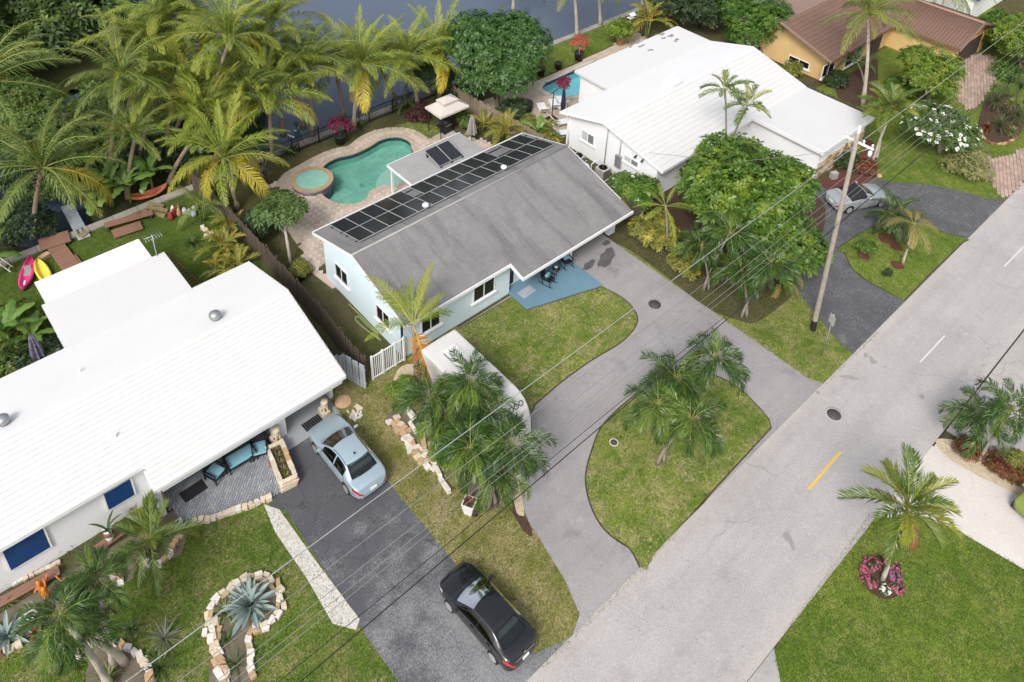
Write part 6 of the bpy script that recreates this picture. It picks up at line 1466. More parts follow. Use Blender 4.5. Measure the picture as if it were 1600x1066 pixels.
    for s in (1, -1):
        p = S(glass['mirror'], 2.15); k = MB(); k.cbox((glass['mirror'], s * (p.y + .13), p.z + .06), (.12, .2, .14)); k.build('mirror', body, T, bevel=.03)
    if plate:
        p = S(xmin + .01, 1.2); MB().box(xmin - .025, xmin + .03, -.16, .16, .62, .76).build('licence_plate', 'plate', T)
    bp = MB(); bp.smooth = True
    patch('boot_seam', xr1 - .10 if not soft else xmin + .75, xr1 - .085 if not soft else xmin + .765, 3.05, 4, 'dark_hole', cross=True, nx=1, off=.003)
    patch('bonnet_seam', xw1 + .14, xw1 + .155, 3.05, 4, 'dark_hole', cross=True, nx=1, off=.003)
    patch('bumper_seam', xmin + .02, xmin + .5, 1.05, 1.09, 'dark_hole', nx=6, nt=1, off=.004)
    if not soft:
        x0, x1 = max(max(q) for q in glass['side']), min(min(q) for q in glass['side'])
        patch('window_trim', x1 - .05, x0 + .06, 2.015, 2.055, 'car_trim_dark' if body != 'car_black' else 'chrome', nx=14, nt=1, off=.010)
        patch('roof_seam', x1 + .1, x0 - .55, 3.0, 3.05, 'car_trim_dark', nx=10, nt=1, off=.004)
        xb = glass['rear'][1] - .06; p = S(glass['rear'][0] - .0, 4)
    patch('rear_valance', xmin + .02, xmin + .42, .05, .55, 'car_trim_dark', nx=6, nt=2, off=.004); patch('front_grille', xmax - .12, xmax - .015, .5, .9, 'car_trim_dark', nx=4, nt=2, off=.006)
    patch('mud_flap', axle[1] - .5, axle[1] - .42, .0, .2, 'car_trim_dark', nx=1, nt=1)
    ty, rm, bd_ = wheel_mesh(r)
    for hx, _ in hub:
        for s in (1, -1):
            W = put('wheel', ty, T, (hx, s * track, r + .005), (0, 0, 0 if s < 0 else pi)); put('rim', rm, W, (0, -.03, 0)); put('brake_disc', bd_, W, (0, -.03, 0))
    return T, S, xmin
sedan = [(2.28, .34, .36, .54, .26, .58), (2.25, .52, .32, .58, .42, .63), (2.17, .67, .27, .64, .54, .70), (1.98, .79, .22, .71, .63, .78), (1.7, .855, .2, .77, .68, .85), (1.3, .885, .2, .82, .70, .91), (1.12, .89, .2, .86, .74, .95), (.95, .89, .2, .885, .74, .995), (.5, .89, .2, .90, .66, 1.225), (.10, .89, .2, .91, .60, 1.40), (-.45, .89, .2, .93, .575, 1.455), (-.90, .89, .2, .945, .59, 1.42), (-1.22, .885, .2, .95, .64, 1.27), (-1.62, .87, .21, .95, .70, 1.055), (-1.9, .85, .23, .94, .64, 1.02), (-2.10, .78, .27, .90, .58, .965), (-2.19, .70, .32, .74, .48, .80), (-2.25, .54, .38, .60, .38, .65), (-2.28, .36, .42, .56, .28, .60)]
gl = dict(wind=(.14, .92), rear=(-1.58, -.98), side=((.62, -.28), (-.36, -1.12)), doors=(.85, -.32, -1.16), mirror=.68, grey=True)
T, S_, xm = car('pale blue sedan parked nose in by the white house entry', (11.53, 22.46, .014), pi / 2 - .0, sedan, 'car_blue', (1.33, -1.33), .315, .78, gl)
MB().tube([(-.75, 0, 1.45), (-.80, 0, 1.50), (-.86, 0, 1.52)], [.05, .035, .015], 8).build('roof_antenna', 'black_plastic', T)
sedan2 = [(2.30, .30, .36, .52, .24, .56), (2.26, .52, .32, .58, .42, .62), (2.16, .69, .26, .65, .55, .70), (1.95, .81, .22, .73, .64, .79), (1.65, .865, .2, .79, .68, .87), (1.3, .885, .2, .83, .70, .93), (1.2, .89, .2, .86, .74, .97), (1.05, .89, .2, .885, .74, 1.01), (.55, .89, .2, .905, .66, 1.235), (.10, .89, .2, .92, .60, 1.40), (-.45, .89, .2, .94, .575, 1.44), (-.90, .89, .2, .965, .585, 1.405), (-1.3, .885, .2, .98, .63, 1.26), (-1.75, .87, .21, .985, .70, 1.10), (-1.95, .85, .23, .97, .62, 1.07), (-2.12, .77, .27, .92, .56, 1.01), (-2.22, .68, .32, .76, .46, .82), (-2.28, .52, .38, .60, .38, .66), (-2.31, .34, .42, .56, .28, .60)]
sedan2b = sedan2
gl2 = dict(wind=(.14, 1.02), rear=(-1.70, -.98), side=((.68, -.26), (-.33, -1.22)), doors=(.95, -.3, -1.24), mirror=.75, grey=True)
T, S_, xm = car('glossy black sedan parked at the street end of the worn driveway', (11.95, 12.98, .014), math.radians(92.5), sedan2b, 'car_black', (1.33, -1.33), .32, .79, gl2)
T.scale = (.95, .95, .95); MB().box(-2.245, -2.225, -.05, .05, .90, .945).build('badge', 'chrome', T)
k = MB(); k.box(-2.262, -2.235, -.5, .5, .80, .835); k.build('boot_trim', 'chrome', T)
conv = [(2.22, .34, .36, .52, .26, .54), (2.18, .52, .32, .56, .42, .59), (2.08, .70, .26, .61, .56, .65), (1.9, .80, .22, .67, .64, .73), (1.3, .87, .2, .79, .70, .87), (.9, .88, .2, .84, .70, .94), (.72, .88, .2, .86, .68, .98), (.3, .88, .2, .875, .60, 1.2), (.0, .88, .2, .885, .57, 1.31), (-.45, .88, .2, .895, .57, 1.345), (-.85, .875, .2, .90, .57, 1.27), (-1.15, .87, .2, .905, .60, 1.06), (-1.35, .865, .21, .905, .66, .99), (-1.8, .84, .23, .89, .66, .96), (-2.03, .78, .27, .85, .60, .92), (-2.13, .69, .33, .72, .48, .78), (-2.19, .54, .38, .58, .38, .62), (-2.22, .36, .42, .54, .28, .58)]
p = P(1340, 305, .7)
T, S_, xm = car('silver convertible with black soft top on the black driveway', (48.45, 16.95, .014), math.radians(-24), conv, 'car_silver', (1.3, -1.28), .31, .77, dict(wind=(.06, .70), rear=(-1, -1.1), side=((.40, -.45), ), doors=(.68, -.52, -.62), mirror=.5), soft=(-1.18, .02))
mini = [(1.25, .55, .34, .56, .42, .60), (1.18, .7, .26, .68, .58, .72), (.9, .78, .22, .82, .62, .92), (.6, .78, .2, .9, .62, 1.05), (.2, .78, .2, .95, .55, 1.45), (-.3, .78, .2, .97, .55, 1.55), (-.9, .78, .2, .97, .55, 1.5), (-1.15, .76, .24, .95, .55, 1.2), (-1.25, .66, .34, .7, .5, .9)]
p = P(1596, 843)
car('small lime green car at the right edge of the white driveway', (p.x + 2.05, p.y - .05, .012), math.radians(168), mini, 'car_lime', (.86, -.86), .29, .68, dict(wind=(.22, .58), rear=(-1.15, -.95), side=((.1, -.8), ), doors=(.55, -.7, -.75), mirror=.4), plate=False)
# camping trailer
T = thing('camping_trailer', 'white camping trailer with rounded nose beside the middle house', 'trailer', (17.62, 20.4, 0)); o = T.location
def section(y, hw, zt): return [(-hw, y, .45), (hw, y, .45), (hw, y, zt - .08), (hw * .96, y, zt - .02), (hw * .85, y, zt), (0, y, zt + .03), (-hw * .85, y, zt), (-hw * .96, y, zt - .02), (-hw, y, zt - .08)]
def loft(secs, name, m):
    b = MB(); R_ = [[b.vert(p) for p in s] for s in secs]; n = len(R_[0])
    for r0, r1 in zip(R_, R_[1:]):
        for j in range(n): b.fidx([r0[j], r0[(j + 1) % n], r1[(j + 1) % n], r1[j]])
    b.fidx(R_[0][::-1]); b.fidx(R_[-1]); q = b.build(name, m, T); return q
mat('trailer_white', (.60, .59, .57), (.55, .54, .52), 1.5, .45)
loft([section(y, 1.06, z) for y, z in ((3.05, 2.95), (3.0, 3.0), (-1.28, 3.0))], 'body', 'trailer_white')
loft([section(y, h, z) for y, h, z in ((-1.3, 1.065, 3.005), (-1.75, 1.06, 2.97), (-2.2, 1.03, 2.83), (-2.55, .98, 2.55), (-2.8, .92, 2.1), (-2.92, .86, 1.5), (-2.92, .84, .9))], 'nose_cap', 'trailer_white')
k = MB(); k.box(-1.075, -1.062, -1.28, 3.0, 1.0, 1.12); k.box(1.062, 1.075, -1.28, 3.0, 1.0, 1.12); k.build('side_stripe', 'black_plastic', T)
MB().cbox((.05, 1.9, 3.06), (.72, .72, .07)).build('roof_hatch', 'plastic_white', T, bevel=.02)
k = MB(); k.box(-.42, -.36, 1.45, 2.1, 3.03, 3.06); k.box(-.42, .25, 1.40, 1.45, 3.03, 3.06); k.build('hatch_seal', 'galv', T)
MB().cbox((-.35, .2, 3.10), (.6, .75, .16)).build('air_vent', 'plastic_white', T, bevel=.04); MB().cbox((.55, .9, 3.08), (.4, .4, .1)).build('air_vent', 'plastic_white', T, bevel=.04)
k = MB(); 
for s in (1, -1): k.tube([(s * 1.03, -2.1, 2.6), (s * 1.0, -2.5, 2.35), (s * .94, -2.78, 1.95), (s * .9, -2.9, 1.2)], .03, 6)
k.build('nose_trim', 'black_plastic', T)
cu = bpy.data.curves.new('lettering', 'FONT'); cu.body = 'OOOO'; cu.size = .36; cu.extrude = .006; cu.align_x = 'CENTER'; ot = bpy.data.objects.new('lettering', cu); C.objects.link(ot); ot.parent = T
tn = Vector((0, -.72, .70)).normalized(); ot.location = (.25, -2.40, 2.715); ot.rotation_euler = (math.radians(44), 0, 0)
dg = bpy.context.evaluated_depsgraph_get(); me = bpy.data.meshes.new_from_object(ot.evaluated_get(dg)); ot2 = bpy.data.objects.new('lettering', me); C.objects.link(ot2); ot2.parent = T; ot2.location = ot.location; ot2.rotation_euler = ot.rotation_euler; bpy.data.objects.remove(ot); ot2.name = 'lettering'; me.materials.clear(); me.materials.append(MATS['black_plastic'])
ty, rm, bd_ = wheel_mesh(.34)
for y in (-.1, .75):
    for s in (1, -1): W = put('wheel', ty, T, (s * .98, y, .345), (0, 0, pi / 2 * s)); put('rim', rm, W, (0, -.03, 0))
k = MB(); k.tube([(-.5, -2.7, .5), (0, -3.7, .5)], .05, 6); k.tube([(.5, -2.7, .5), (0, -3.7, .5)], .05, 6); k.tube([(0, -3.6, .55), (0, -3.6, 0)], .04, 6); k.build('tow_hitch', 'black_metal', T)

# ================================================================ POLE, WIRES, SIGN
B = P(1270, 515); PT = above(B, 1341, 208, 16)
T = thing('utility_pole', 'tall wooden utility pole beside the black driveway', 'utility pole', B); o = T.location
dl = PT - B; k = MB(); k.tube([Vector((0, 0, 0)) + dl * t for t in (0, .02, .5, 1)], [.155, .155, .13, .10], 14); k.build('shaft', 'pole_wood', T)
k = MB(); k.tube([dl * .0, dl * .055], [.160, .158], 14, cap=False); k.build('tar_band', 'tar', T)
Q = B + dl * .955; k = MB(); az = .0
k.box(-.045, .045, -.85, .75, -.045, .045, Matrix.Translation(Q - o + Vector((.16, 0, 0)))); k.build('cross_arm', 'white_trim', T)
for y in (-.75, .65, -.3):
    k = MB(); k.lathe([(.03, .06), (.06, .1), (.04, .15), (.07, .19), (.04, .25), (0, .27)], Q - o + Vector((.16, y, 0)), 10); k.build('insulator', 'plastic_white', T)
k = MB(); k.lathe([(.04, -.2), (.09, 0), (.09, .35), (.04, .5), (0, .5)], dl + Vector((0, 0, -.05)), 10); k.build('insulator', 'plastic_white', T)
k = MB(); k.lathe([(.0, -.16), (.10, -.15), (.10, .12), (0, .16)], Q - o + Vector((.1, -.75, -.25)), 12); k.build('fuse_can', 'plastic_white', T)
k = MB(); k.tube([Q - o + Vector((.1, .5, -.05)), Q - o + Vector((.05, 0, -.7))], .02, 5); k.tube([Q - o + Vector((.1, -.6, -.05)), Q - o + Vector((.05, 0, -.7))], .02, 5); k.build('brace', 'galv', T)
mat('wire_grey', (.24, .24, .235), None, 3, .5); mat('wire_light', (.32, .33, .31), None, 3, .5)
# every wire runs along the street; z is its height, sagging a little between poles
def wire(lab, pix, z, r, m, ends=1):
    pts = [P(u, v, z) for u, v in pix]; y = sum(p.y for p in pts) / len(pts); b = MB((pts[0].x, y, z)); out = []
    ys = [(p.x, p.y) for p in pts]; ys.sort(); A = np.polyfit([a for a, _ in ys], [c for _, c in ys], 1)
    for i in range(31):
        x = -28 + i * 4.2; out.append((x, A[0] * x + A[1], z))
    b.tube(out, r, 5); tag(b.build('power_line', m), lab, 'power line', 'power lines along the street')
wire('thickest pale cable from the top of the utility pole', ((189, 1066), (400, 915), (549, 810), (780, 644), (921, 540), (1200, 326), (1342, 210), (1600, 40)), 12.2, .017, 'wire_light')
wire('second pale wire below the thick top cable', ((440, 943), (638, 796), (800, 675), (1200, 359), (1600, 68)), 11.2, .010, 'wire_grey')
wire('upper of three close pale wires', ((400, 1015), (686, 796), (800, 707), (1200, 379), (1600, 78)), 11.0, .009, 'wire_grey')
wire('middle of three close pale wires', ((400, 1033), (709, 796), (800, 724), (1200, 395), (1600, 89)), 10.9, .009, 'wire_grey')
wire('lowest of three close pale wires', ((400, 1047), (722, 796), (800, 735), (1200, 404), (1600, 97)), 10.8, .009, 'wire_grey')
wire('thinner of the two low black cables', ((440, 1064), (772, 796), (1079, 536), (1200, 433), (1600, 114)), 7.6, .012, 'black_plastic')
wire('thicker lowest black cable', ((466, 1066), (790, 796), (1089, 538), (1149, 488)), 7.3, .020, 'black_plastic')
b = MB(PT); e = P(900, 372, 3.0); b.tube([PT - Vector((0, 0, 1)), PT.lerp(Vector((38, 27, 3.2)), .5) - Vector((0, 0, 1.2)), Vector((38, 27, 3.3))], .012, 5); tag(b.build('service_line', 'wire_grey'), 'thin service line from the pole down to the white house', 'power line')
p = P(1283, 557); T = thing('street_sign', 'back of a grey rectangular street sign on a thin post', 'street sign', p)
MB().tube([(0, 0, 0), (.02, 0, 3.15)], .03, 6).build('post', 'galv', T); k = MB(); k.cbox((.05, 0, 2.78), (.012, .46, .62)); k.build('sign_plate', 'steel_light', T, bevel=.004); k = MB(); k.cbox((.035, 0, 2.6), (.02, .46, .03)); k.cbox((.035, 0, 2.95), (.02, .46, .03)); k.build('bracket', 'galv', T); T.rotation_euler.z = math.radians(-28) + pi

# ================================================================ FURNITURE AND SMALL THINGS
def armchair(lab, loc, rz, wd=.72, cat='armchair', group=None):
    T = thing('patio_chair' if wd < 1 else 'patio_sofa', lab, cat, loc, rz, group); h = wd / 2
    for x in (-h + .03, h - .03):
        for y in (-.33, .33): MB().box(x - .025, x + .025, y - .025, y + .025, 0, .36).build('leg', 'black_metal', T)
        MB().box(x - .03, x + .03, -.36, .36, .58, .62).build('armrest', 'black_metal', T); k = MB(); k.box(x - .02, x + .02, -.35, -.31, .36, .58); k.build('arm_post', 'black_metal', T)
    MB().box(-h, h, -.36, .36, .30, .36).build('seat_frame', 'black_metal', T); MB().box(-h + .07, h - .07, -.33, .33, .362, .47).build('seat_cushion', 'cushion_aqua', T, bevel=.03)
    k = MB(); k.box(-h, h, .33, .38, .36, .92); k.build('backrest', 'black_plastic', T); return T
GP = 'dark patio seats with aqua cushions'
armchair('dark patio armchair with aqua cushion at the left end of the patio', P(338, 745, .1), math.radians(22), group=GP); armchair('dark patio sofa with long aqua cushion', P(377, 722, .1), math.radians(-2), 1.35, 'sofa', GP); armchair('dark patio armchair with aqua cushion near the pillar', P(407, 709, .1), math.radians(-22), group=GP)
for u, v, lab in ((352, 737, 'small black side table between the left armchair and the sofa'), (395, 716, 'small black side table between the sofa and the right armchair')):
    T = thing('side_table', lab, 'side table', P(u, v, .1)); MB().box(-.2, .2, -.2, .2, .42, .45).build('table_top', 'black_metal', T)
    for x in (-.17, .17):
        for y in (-.17, .17): MB().box(x - .02, x + .02, y - .02, y + .02, 0, .42).build('leg', 'black_metal', T)
tag(MB((5.6, 25.5, 0)).cbox((5.55, 25.55, .115), (1.05, .6, .02), math.radians(3)).build('door_mat', 'black_plastic'), 'black door mat on the grey pavers', 'door mat')
T = thing('door_mat', 'slatted dark mat before the stone clad entry wall', 'door mat', P(488, 661, .02))
for i in range(8): MB().cbox((-.42 + i * .12, 0, .015), (.09, .5, .025)).build('slat', 'black_plastic', T)
MB().box(-.47, .47, -.02, .02, .005, .015).build('backing', 'brick_red', T); T.rotation_euler.z = .05
def rocking_chair(lab, loc, rz, cush):
    T = thing('rocking_chair', lab, 'rocking chair', loc, rz, 'black rocking chairs on the blue porch')
    for s in (-.28, .28):
        k = MB(); k.tube([(s, -.48 + .96 * t, .04 + .16 * (t - .45) ** 2 * 2.2) for t in [i / 8 for i in range(9)]], .022, 5); k.build('rocker', 'black_metal', T)
        for y in (-.25, .22): MB().tube([(s, y, .06), (s, y * 1.05, .62)], .02, 5).build('leg', 'black_metal', T)
        MB().box(s - .035, s + .035, -.34, .28, .62, .65).build('armrest', 'black_metal', T)
    MB().box(-.27, .27, -.27, .25, .40, .43).build('seat', 'black_metal', T)
    for i in range(7): MB().box(-.25 + i * .075, -.21 + i * .075, .25, .275, .43, 1.08, Matrix.Rotation(-.18, 4, 'X')).build('back_slat', 'black_metal', T)
    MB().box(-.28, .28, .25, .28, 1.06, 1.13, Matrix.Rotation(-.18, 4, 'X')).build('top_rail', 'black_metal', T)
    if cush: MB().box(-.2, .2, -.02, .16, .435, .75).build('cushion', 'cushion_aqua', T, bevel=.05)
rocking_chair('black rocking chair nearest the front door on the blue porch', P(856, 443, .09), math.radians(15), True); rocking_chair('black rocking chair by the porch column', P(884, 415, .09), math.radians(-12), True)
T = thing('side_table', 'small round black table with a white bowl between the rocking chairs', 'side table', P(868, 428, .09)); MB().lathe([(.24, .45), (.24, .48), (0, .48)], n=18).build('table_top', 'black_metal', T)
for a in (0, 2.1, 4.2): MB().tube([(.18 * math.cos(a), .18 * math.sin(a), 0), (.08 * math.cos(a), .08 * math.sin(a), .45)], .016, 5).build('leg', 'black_metal', T)
p = P(868, 428, .09); k = MB((p.x, p.y, .57)); k.lathe([(.05, .575), (.12, .64), (.11, .64), (0, .60)], (p.x, p.y, 0), 14); tag(k.build('bowl', 'plastic_white'), 'white bowl on the round porch table', 'bowl')
tag(MB(P(822, 457, .09)).cbox(P(823, 456, .102), (1.0, .6, .018), .02).build('door_mat', 'wood_grey'), 'faded grey door mat on the blue porch', 'door mat')
# stones: borders and planters, each stone on its own
SMESH = []
for i in range(8):
    bm = bmesh.new(); bmesh.ops.create_cube(bm, size=1); R_ = random.Random(i)
    for v_ in bm.verts: v_.co += Vector((R_.uniform(-.12, .12), R_.uniform(-.12, .12), R_.uniform(-.1, .1)))
    bmesh.ops.bevel(bm, geom=bm.edges[:], offset=.06, segments=1, affect='EDGES'); me = bpy.data.meshes.new('stone'); bm.to_mesh(me); bm.free(); SMESH.append(me)
STM = {}
for m in ('stone_cream', 'stone_white', 'stone_tan', 'brick_red'):
    for i, me in enumerate(SMESH): q = me.copy(); q.materials.append(MATS[m]); STM[m, i] = q
def stones(lab, pix, n, size, mats=('stone_cream', 'stone_white', 'stone_tan', 'stone_white'), seed=0, rows=1, h=.2, name='stone_border', cat='stone border', z=0., spread=.1):
    R_ = random.Random(seed); pts = smooth_open([P(*q).xy for q in pix], 5); L = [0]
    for a, c in zip(pts, pts[1:]): L.append(L[-1] + (c - a).length)
    T = thing(name, lab, cat, (pts[0].x, pts[0].y, 0)); o = T.location
    for r_ in range(rows):
        for i in range(n):
            s_ = L[-1] * (i + .5) / n; j = max(k for k in range(len(L)) if L[k] <= s_); j = min(j, len(pts) - 2); t = (pts[j + 1] - pts[j]); f = (s_ - L[j]) / max(1e-6, t.length); p = pts[j].lerp(pts[j + 1], f); nn = Vector((-t.y, t.x)).normalized()
            p = p + nn * ((r_ - (rows - 1) / 2) * size * .85 + R_.uniform(-spread, spread) * size); hh = h * R_.uniform(.7, 1.2)
            put('stone', STM[R_.choice(mats), R_.randrange(8)], T, Vector((p.x, p.y, z + hh * .42)) - o, (R_.uniform(-.12, .12), R_.uniform(-.12, .12), math.atan2(t.y, t.x) + R_.uniform(-.35, .35)), (L[-1] / n * R_.uniform(.85, 1.08), size * R_.uniform(.75, 1.1), hh))
    return T
stones('horseshoe border of cream stones round the large agave', ((330, 1005), (328, 975), (335, 945), (352, 928), (378, 908), (415, 902), (432, 920), (438, 945), (430, 965), (412, 980), (395, 985)), 22, .19, ('stone_cream', 'stone_tan', 'stone_cream', 'stone_white'), seed=1, rows=2, spread=.45)
stones('long double row of cream blocks leading down from the agave', ((338, 968), (336, 995), (338, 1020), (345, 1045), (352, 1066), (356, 1090)), 10, .24, ('stone_cream', 'stone_tan', 'stone_white'), seed=2, rows=2, spread=.35); stones('shorter row of white stones on the right of the long bed', ((394, 985), (389, 1005), (393, 1022), (392, 1045), (396, 1062)), 7, .24, seed=3)
stones('line of cream stones from the gate palms to the flower pot', ((612, 655), (622, 668), (640, 690), (652, 712), (668, 722), (682, 735)), 15, .30, seed=4, rows=2, spread=.35)
stones('stone blocks beside the trailer palms', ((672, 695), (680, 712), (684, 728)), 5, .35, seed=5, h=.3); stones('scattered pale stones on the lawn strip', ((630, 640), (640, 655), (660, 690), (690, 750), (700, 772)), 6, .22, seed=6, spread=1.2)
stones('low stone wall curving round the bushy palm', ((213, 868), (225, 880), (245, 884), (262, 872), (275, 850), (285, 830), (280, 818)), 12, .28, seed=7, h=.32); stones('row of bricks edging the garden at the left edge', ((-5, 1025), (8, 1018), (22, 1012), (35, 1006)), 4, .25, ('brick_red', 'stone_cream'), seed=8)
stones('curved stone ring at the bottom left palms', ((150, 1000), (185, 1008), (210, 1020), (228, 1040), (236, 1066)), 10, .26, seed=9, rows=1); stones('loose cream stones by the palm bed', ((175, 905), (190, 895), (196, 912)), 4, .28, seed=10, spread=.6); stones('pale stones under the bottom left palms', ((120, 1030), (132, 1018), (145, 1012)), 4, .3, seed=11, spread=.6)
stones('cream stone capping along the patio edge', ((300, 818), (330, 812), (380, 795), (425, 778)), 13, .26, ('stone_cream', 'stone_white', 'stone_cream'), seed=12, h=.22); stones('stones along the house wall behind the plants', ((20, 915), (45, 903), (70, 890), (95, 878)), 9, .16, ('stone_white', 'stone_cream'), seed=13, h=.14); stones('stones beside the fence of the left yard', ((316, 355), (322, 362), (330, 368), (318, 370)), 5, .25, seed=14)
stones('ring of stones at the red bed on the right', ((1470, 695), (1500, 705), (1530, 722), (1560, 742)), 14, .13, ('stone_cream', 'stone_white'), seed=15, h=.08, spread=.8); stones('brick edging of the round bed at the right edge', ((1532, 200), (1540, 220), (1565, 226), (1592, 214)), 12, .2, ('brick_red', 'stone_tan'), seed=16, h=.14)
# planter between patio and driveway
T = thing('stone_planter', 'long stone planter between the patio and the driveway', 'planter', P(450, 745)); o = T.location
a, c = P(441, 703).xy, P(463, 757).xy; t = (c - a); Lp = t.length; t /= Lp; nn = Vector((-t.y, t.x))
if nn.x > 0: nn = -nn
for side, wd, m_l in ((-.02, .16, ('stone_cream', 'stone_cream', 'stone_tan')), (.62, .12, ('stone_white', 'stone_cream'))):
    for row in range(3):
        n = 5
        for i in range(n):
            p = a + t * Lp * ((i + .5 + (.25 if row % 2 else 0)) / (n + .3)) + nn * side
            put('stone', STM[random.choice(m_l), random.randrange(8)], T, Vector((p.x, p.y, .13 + row * .2)) - o, (0, 0, math.atan2(t.y, t.x)), (Lp / n * 1.0, wd * 1.3, .22))
for f in (0, 1):
    for row in range(3): p = a + t * Lp * f + nn * .3; put('stone', STM['stone_cream', row], T, Vector((p.x, p.y, .13 + row * .2)) - o, (0, 0, math.atan2(nn.y, nn.x)), (.75, .2, .22))
MB(o).prism([a + nn * .08, c + nn * .08, c + nn * .55, a + nn * .55], .1, .5).build('soil', 'mulch', T)
for i in range(5):
    p = a + t * Lp * (.12 + .19 * i) + nn * .32; rosette(('small striped plant in the stone planter nearest the lion statue', 'small striped plant second from the lion end of the stone planter', 'small striped plant in the middle of the stone planter', 'small striped plant second from the street end of the stone planter', 'small striped plant at the street end of the stone planter')[i], Vector((p.x, p.y, .5)), 'dracaena', 9, .55, 75, 20, 300 + i, 'planter_plant', 'plant', 'small plants in the stone planter')
stones('curved red brick step beside the stone planter', ((424, 722), (433, 738), (446, 757)), 7, .25, ('brick_red',), seed=17, h=.18)
def lion(lab, loc, rz, m='stone_cream', s=1.):
    T = thing('lion_statue', lab, 'statue', loc, rz); T.scale = (s, s, s)
    MB().cbox((0, 0, .13), (.42, .62, .26)).build('plinth', m, T, bevel=.02)
    vs_ = [(0, .14, .40), (0, .02, .55), (0, -.10, .74), (0, -.15, .92), (0, -.27, .90), (.09, -.16, .58), (.09, -.20, .30), (-.09, -.16, .58), (-.09, -.20, .30), (.16, .14, .36), (.16, -.06, .30), (-.16, .14, .36), (-.16, -.06, .30)]
    me = bpy.data.meshes.new('body'); me.from_pydata(vs_, [(0, 1), (1, 2), (2, 3), (3, 4), (2, 5), (5, 6), (2, 7), (7, 8), (0, 9), (9, 10), (0, 11), (11, 12)], []); ob = bpy.data.objects.new('body', me); C.objects.link(ob); ob.parent = T; me.materials.append(MATS[m])
    sk = ob.modifiers.new('skin', 'SKIN'); rr = [.17, .17, .17, .16, .08, .07, .06, .07, .06, .11, .06, .11, .06]
    for q, x in zip(me.skin_vertices[0].data, rr): q.radius = (x, x)
    sb = ob.modifiers.new('sub', 'SUBSURF'); sb.levels = sb.render_levels = 1
    k = MB(); k.lathe([(.02, -.10), (.17, -.06), (.21, .02), (.18, .13), (.08, .17), (0, .18)], (0, -.10, .90), 12); k.build('mane', m, T); MB().tube([(0, .25, .33), (.12, .33, .3), (.22, .25, .3)], .025, 5).build('tail', m, T)
lion('cream stone lion statue on the plinth between patio and entry', P(432, 690, .1), math.radians(10)); lion('cream stone lion statue at the right corner of the entry', P(507, 645, .02), math.radians(0), s=.95)
T = thing('owl_ornament', 'small brown garden figure at the left end of the patio', 'statue', P(254, 790, 0)); MB().lathe([(.16, 0), (.17, .1), (.13, .14), (.20, .35), (.2, .6), (.14, .75), (.17, .88), (.12, 1.0), (0, 1.04)], n=14).build('body', 'stone_tan', T); MB().cbox((0, -.18, .88), (.08, .08, .06)).build('beak', 'wood_dark', T)
# plank walk and pots at the white wall
def planks(lab, u0, v0, u1, v1, wd, z, n, m='deck_board', name='wooden_platform', cat='platform', along=True, th=.05, legs=True):
    a, c = P(u0, v0, z).xy, P(u1, v1, z).xy; t = c - a; L = t.length; az = math.atan2(t.y, t.x); T = thing(name, lab, cat, ((a.x + c.x) / 2, (a.y + c.y) / 2, 0), az); bw = wd / n
    me = MB().box(-L / 2, L / 2, -bw * .46, bw * .46, -th, 0).mesh('board', m)
    for i in range(n): put('board', me, T, (0, -wd / 2 + bw * (i + .5), z + .002 * (i % 2)))
    if legs:
        for x in (-L / 2 + .15, L / 2 - .15): MB().box(x - .05, x + .05, -wd / 2 + .03, wd / 2 - .03, 0, z - th).build('bearer', 'wood_dark', T)
    return T
planks('long brown plank ledge along the white house wall at lower left', -30, 957, 92, 890, .42, .3, 3); planks('shorter brown plank ledge under the white vase', 150, 858, 196, 826, .38, .3, 3)
T = thing('vase_planter', 'white and brown vase with a spiky plant by the white wall', 'plant pot', P(173, 843, .3)); MB().lathe([(.13, 0), (.17, .2), (.21, .45), (.16, .62), (.19, .70), (.15, .70), (0, .6)], n=16).build('pot', 'plastic_white', T); MB().lathe([(.212, .40), (.205, .55), (.165, .63)], n=16).build('band', 'brick_red', T)
for i in range(6): put('leaf', SM['strap'], T, (0, 0, .62), (0, -math.radians(70 - 8 * i), i * 2.4), 1.15)
T = thing('rusty_flower', 'rust coloured metal flower on a stalk at the white wall', 'garden ornament', P(110, 845)); MB().tube([(0, 0, 0), (.05, 0, 1.2)], .015, 5).build('stalk', 'wood_dark', T); MB().lathe([(.03, 1.18), (.14, 1.28), (.10, 1.34), (0, 1.30)], n=8).build('flower_head', 'brick_red', T)
for u, v, lab, rzz in ((66, 925, 'orange garden figure nearest the plank ledge', 0), (74, 935, 'orange garden figure with raised arm under the palm', 1), (108, 920, 'orange garden figure hidden in the palm leaves', 2)):
    T = thing('garden_figure', lab, 'garden ornament', P(u, v), rzz, 'orange garden figures'); MB().lathe([(.12, 0), (.10, .2), (.14, .42), (.07, .55), (.10, .64), (.07, .74), (0, .77)], n=10).build('body', 'flower_orange', T); MB().tube([(.1, 0, .42), (.3, .05, .55), (.36, .1, .75)], [.05, .04, .03], 6).build('arm', 'flower_orange', T); MB().tube([(-.1, 0, .42), (-.24, -.05, .30)], [.05, .03], 6).build('arm', 'flower_orange', T)
T = thing('white_ring_ornament', 'curled white ornament in the left flower bed', 'garden ornament', P(50, 965)); MB().tube([(.2 * math.cos(a), .2 * math.sin(a), .12 + .03 * a) for a in [i * .45 for i in range(13)]], .05, 6).build('coil', 'plastic_white', T)
def pot(lab, u, v, r, h, m, plant=None, base=None, name='flower_pot', **kw):
    p = P(u, v) if base is None else base; T = thing(name, lab, 'plant pot', p); MB().lathe([(r * .7, 0), (r * .78, .02), (r, h * .9), (r * 1.08, h * .92), (r * 1.08, h), (r * .92, h), (0, h * .88)], n=18).build('pot', m, T); MB().lathe([(r * .92, h * .9), (0, h * .91)], n=14).build('soil', 'mulch', T); return T
